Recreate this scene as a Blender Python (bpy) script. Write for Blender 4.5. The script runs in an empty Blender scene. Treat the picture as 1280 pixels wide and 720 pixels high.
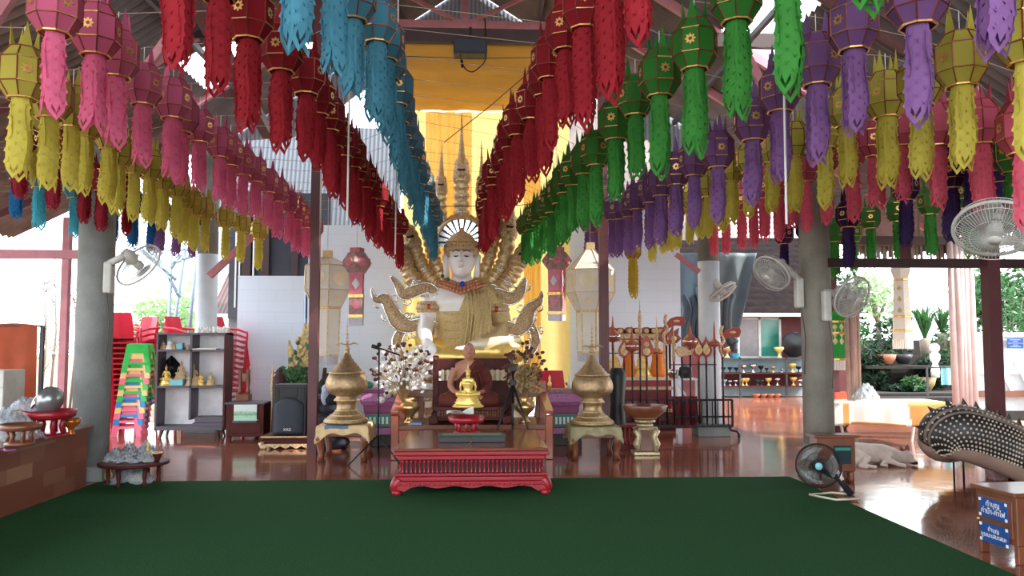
import bpy, bmesh, math, random
from mathutils import Vector, Matrix, Euler
random.seed(7)
C = bpy.context.scene.collection
sc = bpy.context.scene
PI = math.pi
# ---------------------------------------------------------------- camera
F_PX = 1000.0
cam_d = bpy.data.cameras.new('camera'); cam = bpy.data.objects.new('camera', cam_d); C.objects.link(cam)
cam_d.sensor_width = 36; cam_d.lens = F_PX / 1280 * 36; cam_d.clip_end = 500; cam_d.clip_start = .05
cam.location = (0, 0, 1.5)
cam.rotation_euler = (PI/2 + math.atan(65/F_PX), 0, -math.atan(44/F_PX))
sc.camera = cam
# ---------------------------------------------------------------- light and exposure
w = bpy.data.worlds.new('sky'); sc.world = w; w.use_nodes = True
nt = w.node_tree; bg = nt.nodes['Background']
tc = nt.nodes.new('ShaderNodeTexCoord'); sx = nt.nodes.new('ShaderNodeSeparateXYZ'); rp = nt.nodes.new('ShaderNodeValToRGB')
nt.links.new(tc.outputs['Generated'], sx.inputs[0]); nt.links.new(sx.outputs['Z'], rp.inputs[0]); nt.links.new(rp.outputs[0], bg.inputs[0])
rp.color_ramp.elements[0].color = (.93, .965, 1.0, 1); rp.color_ramp.elements[1].color = (.80, .90, 1.0, 1)
bg.inputs[1].default_value = 5.0
sd = bpy.data.lights.new('sun', 'SUN'); sun = bpy.data.objects.new('sun', sd); C.objects.link(sun)
sd.energy = 9.0; sd.angle = math.radians(.6); sd.color = (1, .95, .86)
SUN_DIR = Vector((.70, -.20, .68)).normalized()
sun.rotation_euler = SUN_DIR.to_track_quat('Z', 'Y').to_euler(); sun.location = (4, -4, 9)
sc.view_settings.view_transform = 'Standard'; sc.view_settings.look = 'None'; sc.view_settings.gamma = 1
sc.view_settings.use_curve_mapping = False
sc.view_settings.exposure = 0.22
# ---------------------------------------------------------------- helpers
CM = cam.rotation_euler.to_matrix(); CL = Vector(cam.location)
def at(px, py, Y):
    """the point of the hall seen at a pixel of the photograph, at distance Y down the hall"""
    d = CM @ Vector((px-640, 360-py, -F_PX)); return CL + d * (Y / d.y)
def fl(px, Y):
    """a point of the floor straight below that line of sight"""
    p = at(px, 425, Y); return Vector((p.x, p.y, 0))
MATS = {}
def mat(name, col, rough=.6, metal=0, var=.12, scale=6, bump=.0, bscale=40, trans=0, alpha=1, coat=0, emit=0, spec=.5):
    if name in MATS: return MATS[name]
    m = bpy.data.materials.new(name); m.use_nodes = True; n = m.node_tree; b = n.nodes['Principled BSDF']
    b.inputs['Roughness'].default_value = rough; b.inputs['Metallic'].default_value = metal
    b.inputs['Specular IOR Level'].default_value = spec
    if coat: b.inputs['Coat Weight'].default_value = coat; b.inputs['Coat Roughness'].default_value = .12
    t = n.nodes.new('ShaderNodeTexCoord'); nz = n.nodes.new('ShaderNodeTexNoise'); nz.inputs['Scale'].default_value = scale; nz.inputs['Detail'].default_value = 4
    n.links.new(t.outputs['Object'], nz.inputs['Vector'])
    r = n.nodes.new('ShaderNodeValToRGB'); n.links.new(nz.outputs['Fac'], r.inputs[0])
    r.color_ramp.elements[0].position = .3; r.color_ramp.elements[1].position = .7
    r.color_ramp.elements[0].color = [max(0, c*(1-var)) for c in col] + [1]
    r.color_ramp.elements[1].color = [min(1, c*(1+var)) for c in col] + [1]
    n.links.new(r.outputs[0], b.inputs['Base Color'])
    if bump:
        z = n.nodes.new('ShaderNodeTexNoise'); z.inputs['Scale'].default_value = bscale; n.links.new(t.outputs['Object'], z.inputs['Vector'])
        bp = n.nodes.new('ShaderNodeBump'); bp.inputs['Strength'].default_value = bump; bp.inputs['Distance'].default_value = .02
        n.links.new(z.outputs['Fac'], bp.inputs['Height']); n.links.new(bp.outputs[0], b.inputs['Normal'])
    if trans:
        tr = n.nodes.new('ShaderNodeBsdfTranslucent'); n.links.new(r.outputs[0], tr.inputs[0])
        mx = n.nodes.new('ShaderNodeMixShader'); mx.inputs[0].default_value = trans
        n.links.new(b.outputs[0], mx.inputs[1]); n.links.new(tr.outputs[0], mx.inputs[2]); n.links.new(mx.outputs[0], n.nodes['Material Output'].inputs[0])
    if alpha < 1: b.inputs['Alpha'].default_value = alpha
    if emit: b.inputs['Emission Color'].default_value = (*col, 1); b.inputs['Emission Strength'].default_value = emit
    m.diffuse_color = (*col, 1); MATS[name] = m; return m
def srgb(r, g, b):
    f = lambda c: (c/255/12.92) if c/255 <= .04045 else ((c/255+.055)/1.055)**2.4
    return (f(r), f(g), f(b))
class MB:
    def __init__(s): s.v = []; s.f = []; s.mi = []; s.sm = []; s.cur = 0; s.smooth = False
    def add(s, vs, fs):
        o = len(s.v); s.v += [tuple(v) for v in vs]
        for f in fs: s.f.append([i+o for i in f]); s.mi.append(s.cur); s.sm.append(s.smooth)
        return s
    def box(s, x0, x1, y0, y1, z0, z1, taper=1.0):
        cx, cy = (x0+x1)/2, (y0+y1)/2; t = taper
        g = lambda x, c: c + (x-c)*t
        vs = [(x0,y0,z0),(x1,y0,z0),(x1,y1,z0),(x0,y1,z0)] + [(g(x,cx),g(y,cy),z1) for x, y in ((x0,y0),(x1,y0),(x1,y1),(x0,y1))]
        return s.add(vs, [(0,3,2,1),(4,5,6,7),(0,1,5,4),(1,2,6,5),(2,3,7,6),(3,0,4,7)])
    def cbox(s, c, d, rot=None):
        vs = []
        R = Euler(rot).to_matrix() if rot else Matrix.Identity(3)
        for sz in (-1, 1):
            for sx_, sy in ((-1,-1),(1,-1),(1,1),(-1,1)):
                vs.append(Vector(c) + R @ Vector((sx_*d[0]/2, sy*d[1]/2, sz*d[2]/2)))
        return s.add(vs, [(0,3,2,1),(4,5,6,7),(0,1,5,4),(1,2,6,5),(2,3,7,6),(3,0,4,7)])
    def tube(s, pts, r, n=8, cap=True, sy=1.0, closed=False):
        pts = [Vector(p) for p in pts]; k = len(pts)
        rs = r if isinstance(r, (list, tuple)) else [r]*k
        T = []
        for i in range(k):
            a = pts[(i-1) % k if closed else max(0, i-1)]; b = pts[(i+1) % k if closed else min(k-1, i+1)]
            d = (b-a); T.append(d.normalized() if d.length > 1e-9 else Vector((0,0,1)))
        up = Vector((0,1,0)) if abs(T[0].y) < .9 else Vector((1,0,0))
        N = (up - T[0]*up.dot(T[0])).normalized(); vs = []
        for i in range(k):
            N = (N - T[i]*N.dot(T[i])); N = N.normalized() if N.length > 1e-6 else Vector((1,0,0)); B = T[i].cross(N)
            for j in range(n):
                a = 2*PI*(j+.5)/n; vs.append(pts[i] + (N*math.cos(a)*sy + B*math.sin(a))*rs[i])
        fs = []
        for i in range(k if closed else k-1):
            for j in range(n):
                a = i*n+j; b = i*n+(j+1) % n; c = ((i+1) % k)*n+(j+1) % n; d = ((i+1) % k)*n+j; fs.append((a, b, c, d))
        if cap and not closed: fs += [tuple(range(n-1, -1, -1)), tuple((k-1)*n+j for j in range(n))]
        return s.add(vs, fs)
    def bar(s, p, q, w=.05, h=None):
        p, q = Vector(p), Vector(q); d = q-p; L = d.length; h = h or w
        R = d.to_track_quat('Y', 'Z').to_matrix(); c = (p+q)/2; vs = []
        for sz in (-1, 1):
            for sx_, sy in ((-1,-1),(1,-1),(1,1),(-1,1)): vs.append(c + R @ Vector((sx_*w/2, sy*L/2, sz*h/2)))
        return s.add(vs, [(0,3,2,1),(4,5,6,7),(0,1,5,4),(1,2,6,5),(2,3,7,6),(3,0,4,7)])
    def lathe(s, prof, c=(0,0,0), n=20, sx=1, sy=1, ph=0):
        vs = []; k = len(prof)
        for r, z in prof:
            for j in range(n):
                a = 2*PI*j/n+ph; vs.append((c[0]+r*math.cos(a)*sx, c[1]+r*math.sin(a)*sy, c[2]+z))
        fs = [(i*n+j, i*n+(j+1) % n, (i+1)*n+(j+1) % n, (i+1)*n+j) for i in range(k-1) for j in range(n)]
        fs += [tuple(range(n-1, -1, -1)), tuple((k-1)*n+j for j in range(n))]
        return s.add(vs, fs)
    def ell(s, c, r, n=14, m=9, rot=None):
        R = Euler(rot).to_matrix() if rot else Matrix.Identity(3); r = r if isinstance(r, (tuple, list)) else (r, r, r)
        vs = []; c = Vector(c)
        for i in range(1, m):
            t = PI*i/m
            for j in range(n):
                a = 2*PI*j/n; vs.append(c + R @ Vector((r[0]*math.sin(t)*math.cos(a), r[1]*math.sin(t)*math.sin(a), r[2]*math.cos(t))))
        top = len(vs); vs += [c + R @ Vector((0, 0, r[2])), c + R @ Vector((0, 0, -r[2]))]
        fs = [(i*n+j, (i+1)*n+j, (i+1)*n+(j+1) % n, i*n+(j+1) % n) for i in range(m-2) for j in range(n)]
        fs += [(top, j, (j+1) % n) for j in range(n)] + [(top+1, (m-2)*n+(j+1) % n, (m-2)*n+j) for j in range(n)]
        return s.add(vs, fs)
    def prism(s, pts, y0, y1, f=None):
        """outline in x,z pushed from y0 to y1; f maps the points afterwards"""
        n = len(pts); f = f or (lambda v: v)
        vs = [f(Vector((x, y0, z))) for x, z in pts] + [f(Vector((x, y1, z))) for x, z in pts]
        return s.add(vs, [tuple(range(n)), tuple(range(2*n-1, n-1, -1))] + [(i, i+n, (i+1) % n+n, (i+1) % n) for i in range(n)])
    def grid(s, fn, nu, nv, closed=False):
        vs = [fn(i/nu, j/nv) for j in range(nv+1) for i in range(nu+1)]
        W = nu+1
        return s.add(vs, [(j*W+i, j*W+i+1, (j+1)*W+i+1, (j+1)*W+i) for j in range(nv) for i in range(nu)])
    def move(s, M):
        M = M if isinstance(M, Matrix) else Matrix.Translation(M)
        s.v = [tuple(M @ Vector(v)) for v in s.v]; return s
    def mesh(s, name, mats):
        me = bpy.data.meshes.new(name); me.from_pydata(s.v, [], s.f)
        for m_ in (mats if isinstance(mats, (list, tuple)) else [mats]): me.materials.append(m_)
        me.polygons.foreach_set('material_index', s.mi); me.polygons.foreach_set('use_smooth', s.sm); me.update()
        return me
    def build(s, name, mats, parent=None, bevel=0, solid=0, loc=None):
        o = bpy.data.objects.new(name, s.mesh(name, mats)); C.objects.link(o)
        if parent is not None: o.parent = parent
        if loc is not None: o.location = loc
        if solid:
            md = o.modifiers.new('thick', 'SOLIDIFY'); md.thickness = solid
        if bevel:
            md = o.modifiers.new('bevel', 'BEVEL'); md.width = bevel; md.segments = 2; md.limit_method = 'ANGLE'
        return o
def sm(): m = MB(); m.smooth = True; return m
def tag(o, label, cat, group=None, kind=None):
    o['label'] = label
    if cat: o['category'] = cat
    if group: o['group'] = group
    if kind: o['kind'] = kind
    return o
def thing(name, label, cat, loc=(0,0,0), rz=0, group=None, kind=None):
    o = bpy.data.objects.new(name, None); C.objects.link(o); o.empty_display_size = .1
    o.location = loc; o.rotation_euler = (0, 0, rz); return tag(o, label, cat, group, kind)
def struct(o): o['kind'] = 'structure'; return o
def dup(o, loc=None, rz=None, label=None, group=None, parent=None, scale=None):
    c = o.copy(); C.objects.link(c)
    if parent is not None: c.parent = parent
    if loc is not None: c.location = loc
    if rz is not None: c.rotation_euler = (0, 0, rz)
    if scale is not None: c.scale = (scale,)*3 if isinstance(scale, (int, float)) else scale
    if label: c['label'] = label
    if group: c['group'] = group
    for ch in list(o.children): dup(ch, parent=c)
    return c
def fused(m, voxel, smooth=4):
    """melt overlapping closed pieces into one continuous surface and return it as an MB"""
    o = bpy.data.objects.new('tmp', m.mesh('tmp', [])); C.objects.link(o)
    a = o.modifiers.new('r', 'REMESH'); a.mode = 'VOXEL'; a.voxel_size = voxel
    b = o.modifiers.new('s', 'SMOOTH'); b.iterations = smooth; b.factor = .6
    dg = bpy.context.evaluated_depsgraph_get(); e = o.evaluated_get(dg); me = bpy.data.meshes.new_from_object(e)
    r = sm(); r.add([tuple(v.co) for v in me.vertices], [tuple(p.vertices) for p in me.polygons])
    t = o.data; bpy.data.objects.remove(o); bpy.data.meshes.remove(t); bpy.data.meshes.remove(me)
    return r
def clipped(m, keep, planes):
    """cut a surface cleanly along planes (point, normal) and keep the faces whose centre passes"""
    bm = bmesh.new(); vs = [bm.verts.new(v) for v in m.v]
    for f in m.f:
        try: bm.faces.new([vs[i] for i in f])
        except ValueError: pass
    for p, n in planes: bmesh.ops.bisect_plane(bm, geom=bm.verts[:]+bm.edges[:]+bm.faces[:], dist=1e-5, plane_co=p, plane_no=n)
    bmesh.ops.delete(bm, geom=[f for f in bm.faces if not keep(f.calc_center_median())], context='FACES')
    bm.verts.index_update(); r = sm(); r.add([tuple(v.co) for v in bm.verts], [tuple(v.index for v in f.verts) for f in bm.faces]); bm.free(); return r
def spline(pts, k=6):
    """smooth path through the points"""
    P = [Vector(p) for p in pts]; out = []
    for i in range(len(P)-1):
        a = P[max(0, i-1)]; b = P[i]; c = P[i+1]; d = P[min(len(P)-1, i+2)]
        for j in range(k):
            t = j/k; out.append(.5*((2*b)+(c-a)*t+(2*a-5*b+4*c-d)*t*t+(3*b-a-3*c+d)*t**3))
    return out + [P[-1]]
def lerp(a, b, t): return a+(b-a)*t
def interp(tab, x):
    if x <= tab[0][0]:
        (x0, *a), (x1, *b) = tab[0], tab[1]
    elif x >= tab[-1][0]: return list(tab[-1][1:])
    else:
        for i in range(len(tab)-1):
            if tab[i][0] <= x <= tab[i+1][0]: (x0, *a), (x1, *b) = tab[i], tab[i+1]; break
    t = (x-x0)/(x1-x0); return [lerp(p, q, t) for p, q in zip(a, b)]
# ---------------------------------------------------------------- materials
M = {}
def mm(k, *a, **kw): M[k] = mat(k, *a, **kw)
mm('concrete', srgb(128,132,130), .8, var=.22, scale=3, bump=.3)
mm('concrete_warm', srgb(134,130,120), .85, var=.2, scale=3, bump=.3)
mm('white_paint', srgb(228,232,238), .6, var=.03)
mm('white_column', srgb(205,214,222), .6, var=.06)
mm('maroon_steel', srgb(92,48,52), .5, var=.1)
mm('pink_steel', srgb(186,122,132), .6, var=.15)
mm('dark_beam', srgb(58,36,36), .6)
mm('brown_rafter', srgb(110,76,74), .7)
mm('steel_dark', srgb(66,66,70), .5, metal=.3)
mm('carpet', srgb(54,104,62), 1.0, var=.3, scale=90, bump=1.0, bscale=500, spec=.1)
mm('red_lacquer', srgb(150,18,34), .4, var=.12, coat=.15)
mm('red_dark', srgb(110,16,26), .5)
mm('wood_red', srgb(104,44,28), .35, var=.3, scale=4, coat=.4)
mm('wood_table', srgb(120,52,36), .25, var=.25, scale=5, coat=.5)
mm('wood_dark', srgb(76,30,26), .55, var=.25, scale=6, spec=.25)
mm('wood_orange', srgb(152,72,38), .35, var=.2, scale=4, coat=.4)
mm('wood_grey', srgb(86,80,92), .5, var=.12)
mm('wood_brown', srgb(112,64,40), .4, var=.25, scale=5, coat=.3)
mm('wood_log', srgb(70,62,58), .8, var=.3)
mm('ivory', srgb(220,205,180), .5)
mm('gold', (.72,.55,.32), .34, metal=.75, var=.2, scale=26, bump=.3, bscale=90)
mm('gold_bright', (.88,.63,.18), .36, metal=.5, var=.1, scale=20)
mm('gold_old', (.62,.46,.28), .42, metal=.65, var=.45, scale=50, bump=.6, bscale=140)
mm('gold_robe', (.60,.47,.24), .42, metal=.7, var=.3, scale=60, bump=.6, bscale=120)
mm('gold_pale', srgb(208,184,132), .45, metal=.4, var=.3, scale=30, bump=.4, bscale=90)
mm('brass', (.72,.48,.2), .3, metal=.9, var=.15)
mm('silver', (.8,.8,.82), .2, metal=1)
mm('mirror', (.85,.88,.92), .12, metal=1, var=.3, scale=40)
mm('statue_white', srgb(240,238,236), .35, var=.02, coat=.3)
mm('black_plastic', srgb(34,36,42), .5)
mm('black_metal', srgb(22,22,25), .45, metal=.3)
mm('grille', srgb(38,46,58), .6, var=.1, scale=60)
mm('skin_wax', srgb(176,122,98), .5, var=.06)
mm('robe_monk', srgb(92,34,26), .8, var=.15, scale=8)
mm('curtain_yellow', srgb(253,228,146), .7, var=.04, trans=.45)
mm('curtain_orange', srgb(255,222,150), .7, var=.06, trans=.45)
mm('canopy_yellow', srgb(252,206,96), .7, var=.12, scale=1.2, trans=.35)
mm('cloth_brown', srgb(150,70,44), .9, var=.12, trans=.2)
mm('cloth_white', srgb(222,218,210), .8, var=.03)
mm('cloth_gold', srgb(196,146,78), .7, var=.06)
mm('cloth_olive', srgb(150,142,104), .6, var=.25, scale=12)
mm('cloth_cream', srgb(214,186,140), .75, var=.15, scale=12)
mm('cloth_blue', srgb(92,118,140), .7)
mm('purple_glitter', srgb(176,110,160), .45, var=.35, scale=60, bump=.4)
mm('purple_dark', srgb(140,70,110), .5)
mm('teal', srgb(40,140,120), .5)
mm('plastic_red', srgb(206,32,60), .4)
mm('plastic_pink', srgb(240,110,140), .35)
mm('plastic_green', srgb(30,190,70), .35)
mm('plastic_blue', srgb(30,130,200), .35)
mm('plastic_yellow', srgb(246,206,130), .35)
mm('plastic_darkblue', srgb(30,70,150), .35)
mm('plastic_grey', srgb(196,196,190), .4)
mm('fan_white', srgb(205,205,200), .4)
mm('clear_wrap', srgb(205,214,222), .12, alpha=.42, var=.25, scale=30)
mm('clear_blade', srgb(170,175,175), .2, alpha=.35)
mm('glass_dark', srgb(40,60,66), .08, var=.3, scale=3)
mm('glass_green', srgb(50,120,104), .1, var=.3, scale=3)
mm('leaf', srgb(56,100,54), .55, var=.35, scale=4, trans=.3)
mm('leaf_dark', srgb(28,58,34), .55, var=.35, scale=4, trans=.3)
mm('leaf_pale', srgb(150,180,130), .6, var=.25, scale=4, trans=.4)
mm('bark', srgb(120,108,96), .9, var=.2)
mm('ground_mat', srgb(134,112,92), .95, var=.25, scale=.8)
mm('soil', srgb(40,36,32), .95, var=.3, scale=3)
mm('brick_red', srgb(96,46,46), .8, var=.12)
mm('tarp', srgb(98,114,122), .6, var=.18, scale=2)
mm('tarp_dark', srgb(50,62,70), .6, var=.3, scale=6)
mm('tile_dark', srgb(30,24,24), .9, var=.3, scale=6, spec=.03)
mm('shelf_blue', srgb(150,180,186), .7)
mm('clay', srgb(170,110,86), .8)
mm('scale_dark', srgb(34,31,34), .5, var=.2)
mm('scale_dot', srgb(190,178,158), .5)
mm('belly', srgb(140,116,104), .6, var=.15)
mm('dog_fur', srgb(214,198,186), .9, var=.1, scale=15, bump=.3)
mm('dog_dark', srgb(40,34,34), .8)
mm('dog_ear', srgb(150,96,84), .8)
mm('sign_blue', srgb(28,74,140), .4)
mm('white_plain', srgb(235,235,235), .6, var=.02)
mm('paper', srgb(226,228,220), .8)
mm('red_gem', srgb(170,50,30), .2)
mm('blue_gem', srgb(20,40,170), .15)
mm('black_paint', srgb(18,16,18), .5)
mm('lotus_pod', srgb(86,44,38), .8, var=.3, scale=30)
mm('dry_stem', srgb(150,126,84), .8)
mm('cord_white', srgb(215,215,215), .7)
mm('wire_dark', srgb(70,60,60), .6); mm('wire_pale', srgb(160,140,130), .6)
mm('pink_panel', srgb(196,112,124), .7, var=.15, scale=12)
mm('mauve_panel', srgb(160,124,122), .7, var=.25, scale=25)
mm('grey_panel', srgb(190,186,196), .7)
mm('gold_tape', (.80,.42,.13), .35, metal=.7, var=.35, scale=18)
mm('white_translucent', srgb(238,234,226), .7, var=.03, trans=.35)
mm('orange_robe', srgb(226,124,40), .8)
mm('cyan', srgb(120,190,200), .5)
mm('denim', srgb(60,76,110), .8)
# corrugated sheet, tiled floor and boards need their own patterns
def node_mat(name, fn):
    m = bpy.data.materials.new(name); m.use_nodes = True; n = m.node_tree; b = n.nodes['Principled BSDF']
    t = n.nodes.new('ShaderNodeTexCoord'); fn(n, b, t); M[name] = m
def floor_fn(n, b, t):
    mp = n.nodes.new('ShaderNodeMapping'); n.links.new(t.outputs['Object'], mp.inputs[0])
    br = n.nodes.new('ShaderNodeTexBrick'); n.links.new(mp.outputs[0], br.inputs['Vector'])
    br.inputs['Scale'].default_value = 1; br.inputs['Brick Width'].default_value = .4; br.inputs['Row Height'].default_value = .4; br.offset = 0
    br.inputs['Mortar Size'].default_value = .004
    br.inputs['Color1'].default_value = (*srgb(156,98,76), 1); br.inputs['Color2'].default_value = (*srgb(138,82,64), 1); br.inputs['Mortar'].default_value = (*srgb(84,44,34), 1)
    nz = n.nodes.new('ShaderNodeTexNoise'); nz.inputs['Scale'].default_value = 3; nz.inputs['Detail'].default_value = 6
    mp2 = n.nodes.new('ShaderNodeMapping'); mp2.inputs['Scale'].default_value = (1, 6, 1); n.links.new(t.outputs['Object'], mp2.inputs[0]); n.links.new(mp2.outputs[0], nz.inputs['Vector'])
    mx = n.nodes.new('ShaderNodeMix'); mx.data_type = 'RGBA'; mx.blend_type = 'MULTIPLY'; mx.inputs[0].default_value = .8
    rr = n.nodes.new('ShaderNodeValToRGB'); rr.color_ramp.elements[0].position = .3; rr.color_ramp.elements[0].color = (.6,.5,.45,1); rr.color_ramp.elements[1].position = .75; rr.color_ramp.elements[1].color = (1.3,1.2,1.15,1)
    n.links.new(nz.outputs['Fac'], rr.inputs[0]); n.links.new(br.outputs['Color'], mx.inputs[6]); n.links.new(rr.outputs[0], mx.inputs[7]); n.links.new(mx.outputs[2], b.inputs['Base Color'])
    b.inputs['Roughness'].default_value = .13; b.inputs['Coat Weight'].default_value = .3; b.inputs['Coat Roughness'].default_value = .06
    z = n.nodes.new('ShaderNodeTexNoise'); z.inputs['Scale'].default_value = 5; n.links.new(t.outputs['Object'], z.inputs['Vector'])
    bp = n.nodes.new('ShaderNodeBump'); bp.inputs['Strength'].default_value = .25; bp.inputs['Distance'].default_value = .01; n.links.new(z.outputs['Fac'], bp.inputs['Height']); n.links.new(bp.outputs[0], b.inputs['Normal'])
node_mat('floor_tile', floor_fn)
def stripes(name, c1, c2, axis, freq, rough=.6, hard=.5, bump=.3, metal=0):
    def fn(n, b, t):
        wv = n.nodes.new('ShaderNodeTexWave'); wv.wave_type = 'BANDS'; wv.bands_direction = axis; wv.inputs['Scale'].default_value = freq; wv.inputs['Distortion'].default_value = 0
        n.links.new(t.outputs['Object'], wv.inputs['Vector'])
        r = n.nodes.new('ShaderNodeValToRGB'); r.color_ramp.elements[0].position = hard-.3 if hard > .3 else 0; r.color_ramp.elements[1].position = min(1, hard+.3)
        r.color_ramp.elements[0].color = (*c1, 1); r.color_ramp.elements[1].color = (*c2, 1)
        n.links.new(wv.outputs['Fac'], r.inputs[0]); n.links.new(r.outputs[0], b.inputs['Base Color']); b.inputs['Roughness'].default_value = rough; b.inputs['Metallic'].default_value = metal
        bp = n.nodes.new('ShaderNodeBump'); bp.inputs['Strength'].default_value = bump; bp.inputs['Distance'].default_value = .03
        n.links.new(wv.outputs['Fac'], bp.inputs['Height']); n.links.new(bp.outputs[0], b.inputs['Normal'])
    node_mat(name, fn)
def siding(n, b, t):
    br = n.nodes.new('ShaderNodeTexBrick'); s = n.nodes.new('ShaderNodeSeparateXYZ'); cb = n.nodes.new('ShaderNodeCombineXYZ')
    n.links.new(t.outputs['Object'], s.inputs[0]); n.links.new(s.outputs['X'], cb.inputs[0]); n.links.new(s.outputs['Z'], cb.inputs[1]); n.links.new(cb.outputs[0], br.inputs['Vector'])
    br.inputs['Scale'].default_value = 1; br.inputs['Brick Width'].default_value = .6; br.inputs['Row Height'].default_value = .2; br.inputs['Mortar Size'].default_value = .004
    br.inputs['Color1'].default_value = (*srgb(226,240,255), 1); br.inputs['Color2'].default_value = (*srgb(223,238,254), 1); br.inputs['Mortar'].default_value = (*srgb(214,229,246), 1)
    n.links.new(br.outputs['Color'], b.inputs['Base Color']); b.inputs['Roughness'].default_value = .75
node_mat('white_block', siding)
def bench_fn(n, b, t):
    br = n.nodes.new('ShaderNodeTexBrick'); s = n.nodes.new('ShaderNodeSeparateXYZ'); cb = n.nodes.new('ShaderNodeCombineXYZ')
    n.links.new(t.outputs['Object'], s.inputs[0]); n.links.new(s.outputs['Y'], cb.inputs[0]); n.links.new(s.outputs['Z'], cb.inputs[1]); n.links.new(cb.outputs[0], br.inputs['Vector'])
    br.inputs['Scale'].default_value = 1; br.inputs['Brick Width'].default_value = .42; br.inputs['Row Height'].default_value = .13; br.inputs['Mortar Size'].default_value = .0; br.inputs['Bias'].default_value = -.4
    br.inputs['Color1'].default_value = (*srgb(124,72,54), 1); br.inputs['Color2'].default_value = (*srgb(190,150,118), 1)
    n.links.new(br.outputs['Color'], b.inputs['Base Color']); b.inputs['Roughness'].default_value = .4
node_mat('bench_tile', bench_fn)
# ---------------------------------------------------------------- the hall
o = MB().box(-60, 60, -20, 90, -.22, -.12).build('ground', M['ground_mat']); struct(o)
fm = MB(); fm.box(-6.6, 7.6, -3.5, 12.2, -.15, 0); fm.box(-4.6, 9.4, 12.2, 21.8, -.15, 0); fm.box(-7.2, -4.6, 12.2, 14.9, -.15, 0)
struct(fm.build('floor', M['floor_tile']))
c0 = thing('carpet', 'dark green artificial grass carpet covering the front of the floor', 'carpet', (0, 3, 0))
cm = MB(); ys = [(-3.2, 1.75), (1.757, 4.2), (4.207, 6.95), (6.957, 8.72)]
for a, b in ys: cm.box(-3.98, 3.42, a-3, b-3, .001, .012)
cm.build('carpet_strip', M['carpet'], c0)
# white block wall across the back
wm = MB()
def px_wall(m, x0, x1, y0, y1, Y, th=.15):
    a = at(x0, y1, Y); b = at(x1, y0, Y); m.box(a.x, b.x, Y, Y+th, max(-.01, a.z), b.z)
px_wall(wm, 291, 380, 345, 640, 14.5); px_wall(wm, 380, 514, 282, 640, 14.5); px_wall(wm, 514, 700, 520, 640, 14.5); px_wall(wm, 700, 849, 250, 640, 14.5)
a_, b_ = at(378, 345, 14.5), at(415, 315, 14.5)
struct(wm.build('wall_back', M['white_block']))
# corrugated roofs
def corrugated(name, p0, p1, y0, y1, m, holes=(), amp=.022, per=.16):
    n = int((y1-y0)/per*4); k = 26; vs = []; fs = []
    for j in range(k+1):
        x = lerp(p0[0], p1[0], j/k); z = lerp(p0[1], p1[1], j/k)
        for i in range(n+1):
            y = y0+(y1-y0)*i/n; vs.append((x, y, z+amp*math.sin(2*PI*y/per)))
    for j in range(k):
        for i in range(n):
            cx = lerp(p0[0], p1[0], (j+.5)/k); cy = y0+(y1-y0)*(i+.5)/n
            if any(h[0] < cx < h[1] and h[2] < cy < h[3] for h in holes): continue
            a = j*(n+1)+i; fs.append((a, a+1, a+n+2, a+n+1))
    b = MB(); b.add(vs, fs); return struct(b.build(name, m))
mm('sheet_grey', srgb(108,104,106), .6, metal=.1, var=.35, scale=1.5)
mm('sheet_old', srgb(122,108,104), .7, var=.4, scale=2.5)
RZ = lambda x: 8.07-.64*x
corrugated('ceiling', (-.2, 8.2), (7.7, RZ(7.7)), -3, 14.8, M['sheet_grey'], holes=[(3.3, 4.6, 9.9, 11.2), (3.3, 3.98, 8.8, 9.9), (1.9, 2.7, 9.45, 9.9)])  # openings added in this slope so sun reaches the statue and flowers
corrugated('ceiling', (-.2, 8.2), (-4.6, 5.2), -3, 14.8, M['sheet_grey'], holes=[(-4.3, -3.5, 11.4, 12.6), (-3.0, -2.6, 12.8, 13.6), (-4.5, -4.0, 6.2, 6.6)])
corrugated('ceiling', (-4.3, 4.75), (-7.5, 3.15), -3, 13.2, M['sheet_old'])
g_ = MB(); g_.prism([(-4.7, 5.15), (-.2, 8.2), (7.6, RZ(7.6)), (7.6, 3.0), (3.0, 5.4), (2.0, 6.3), (-2.0, 6.3), (-3.2, 5.3)], 14.82, 14.86); stripes('gable_sheet', srgb(150,156,170), srgb(118,124,138), 'X', 4.0); struct(g_.build('wall_gable', M['gable_sheet']))
roofz = lambda x: 8.2+.682*(x+.2) if x < -.2 else RZ(x)
# trusses of pink and maroon steel
def truss(Y, label, m1, m2, zb=6.6, detail=True):
    t = thing('roof_truss', label, 'truss', (-.2, Y, 0), group='steel roof trusses'); b = MB()
    b.bar((-4.6, 0, zb-.55), (4.3, 0, zb-.55), .07, .12) if False else b.bar((-2.4, 0, zb), (2.3, 0, zb), .08, .12)
    b.build('bottom_chord', m1, t)
    q = MB(); q.bar((-4.5, 0, 5.1), (0, 0, 8.05), .08, .12); q.bar((0, 0, 8.05), (7.6, 0, 3.3), .08, .12); q.build('rafter', m2, t)
    k = MB(); k.bar((0, 0, zb), (0, 0, 8.05), .1); k.build('king_post', m1, t)
    wv = MB()
    for s in (-1, 1):
        wv.bar((0, 0, zb), (s*1.5, 0, 7.35), .06); wv.bar((s*1.5, 0, 7.35), (s*1.5, 0, zb), .06)
        wv.bar((s*1.5, 0, zb), (s*2.0, 0, 6.7), .05)
    wv.build('web_bars', m1, t)
for Y, l in ((4.4, 'pink steel roof truss nearest the camera, high under the ridge'), (8.8, 'pink steel roof truss above the concrete columns'), (12.7, 'pink steel roof truss above the yellow canopy, with a king post in the middle'), (10.9, 'maroon steel roof truss just in front of the yellow canopy')):
    truss(Y, l, M['maroon_steel'] if Y == 10.9 else M['pink_steel'], M['brown_rafter'] if Y < 9 else M['pink_steel'])
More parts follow.
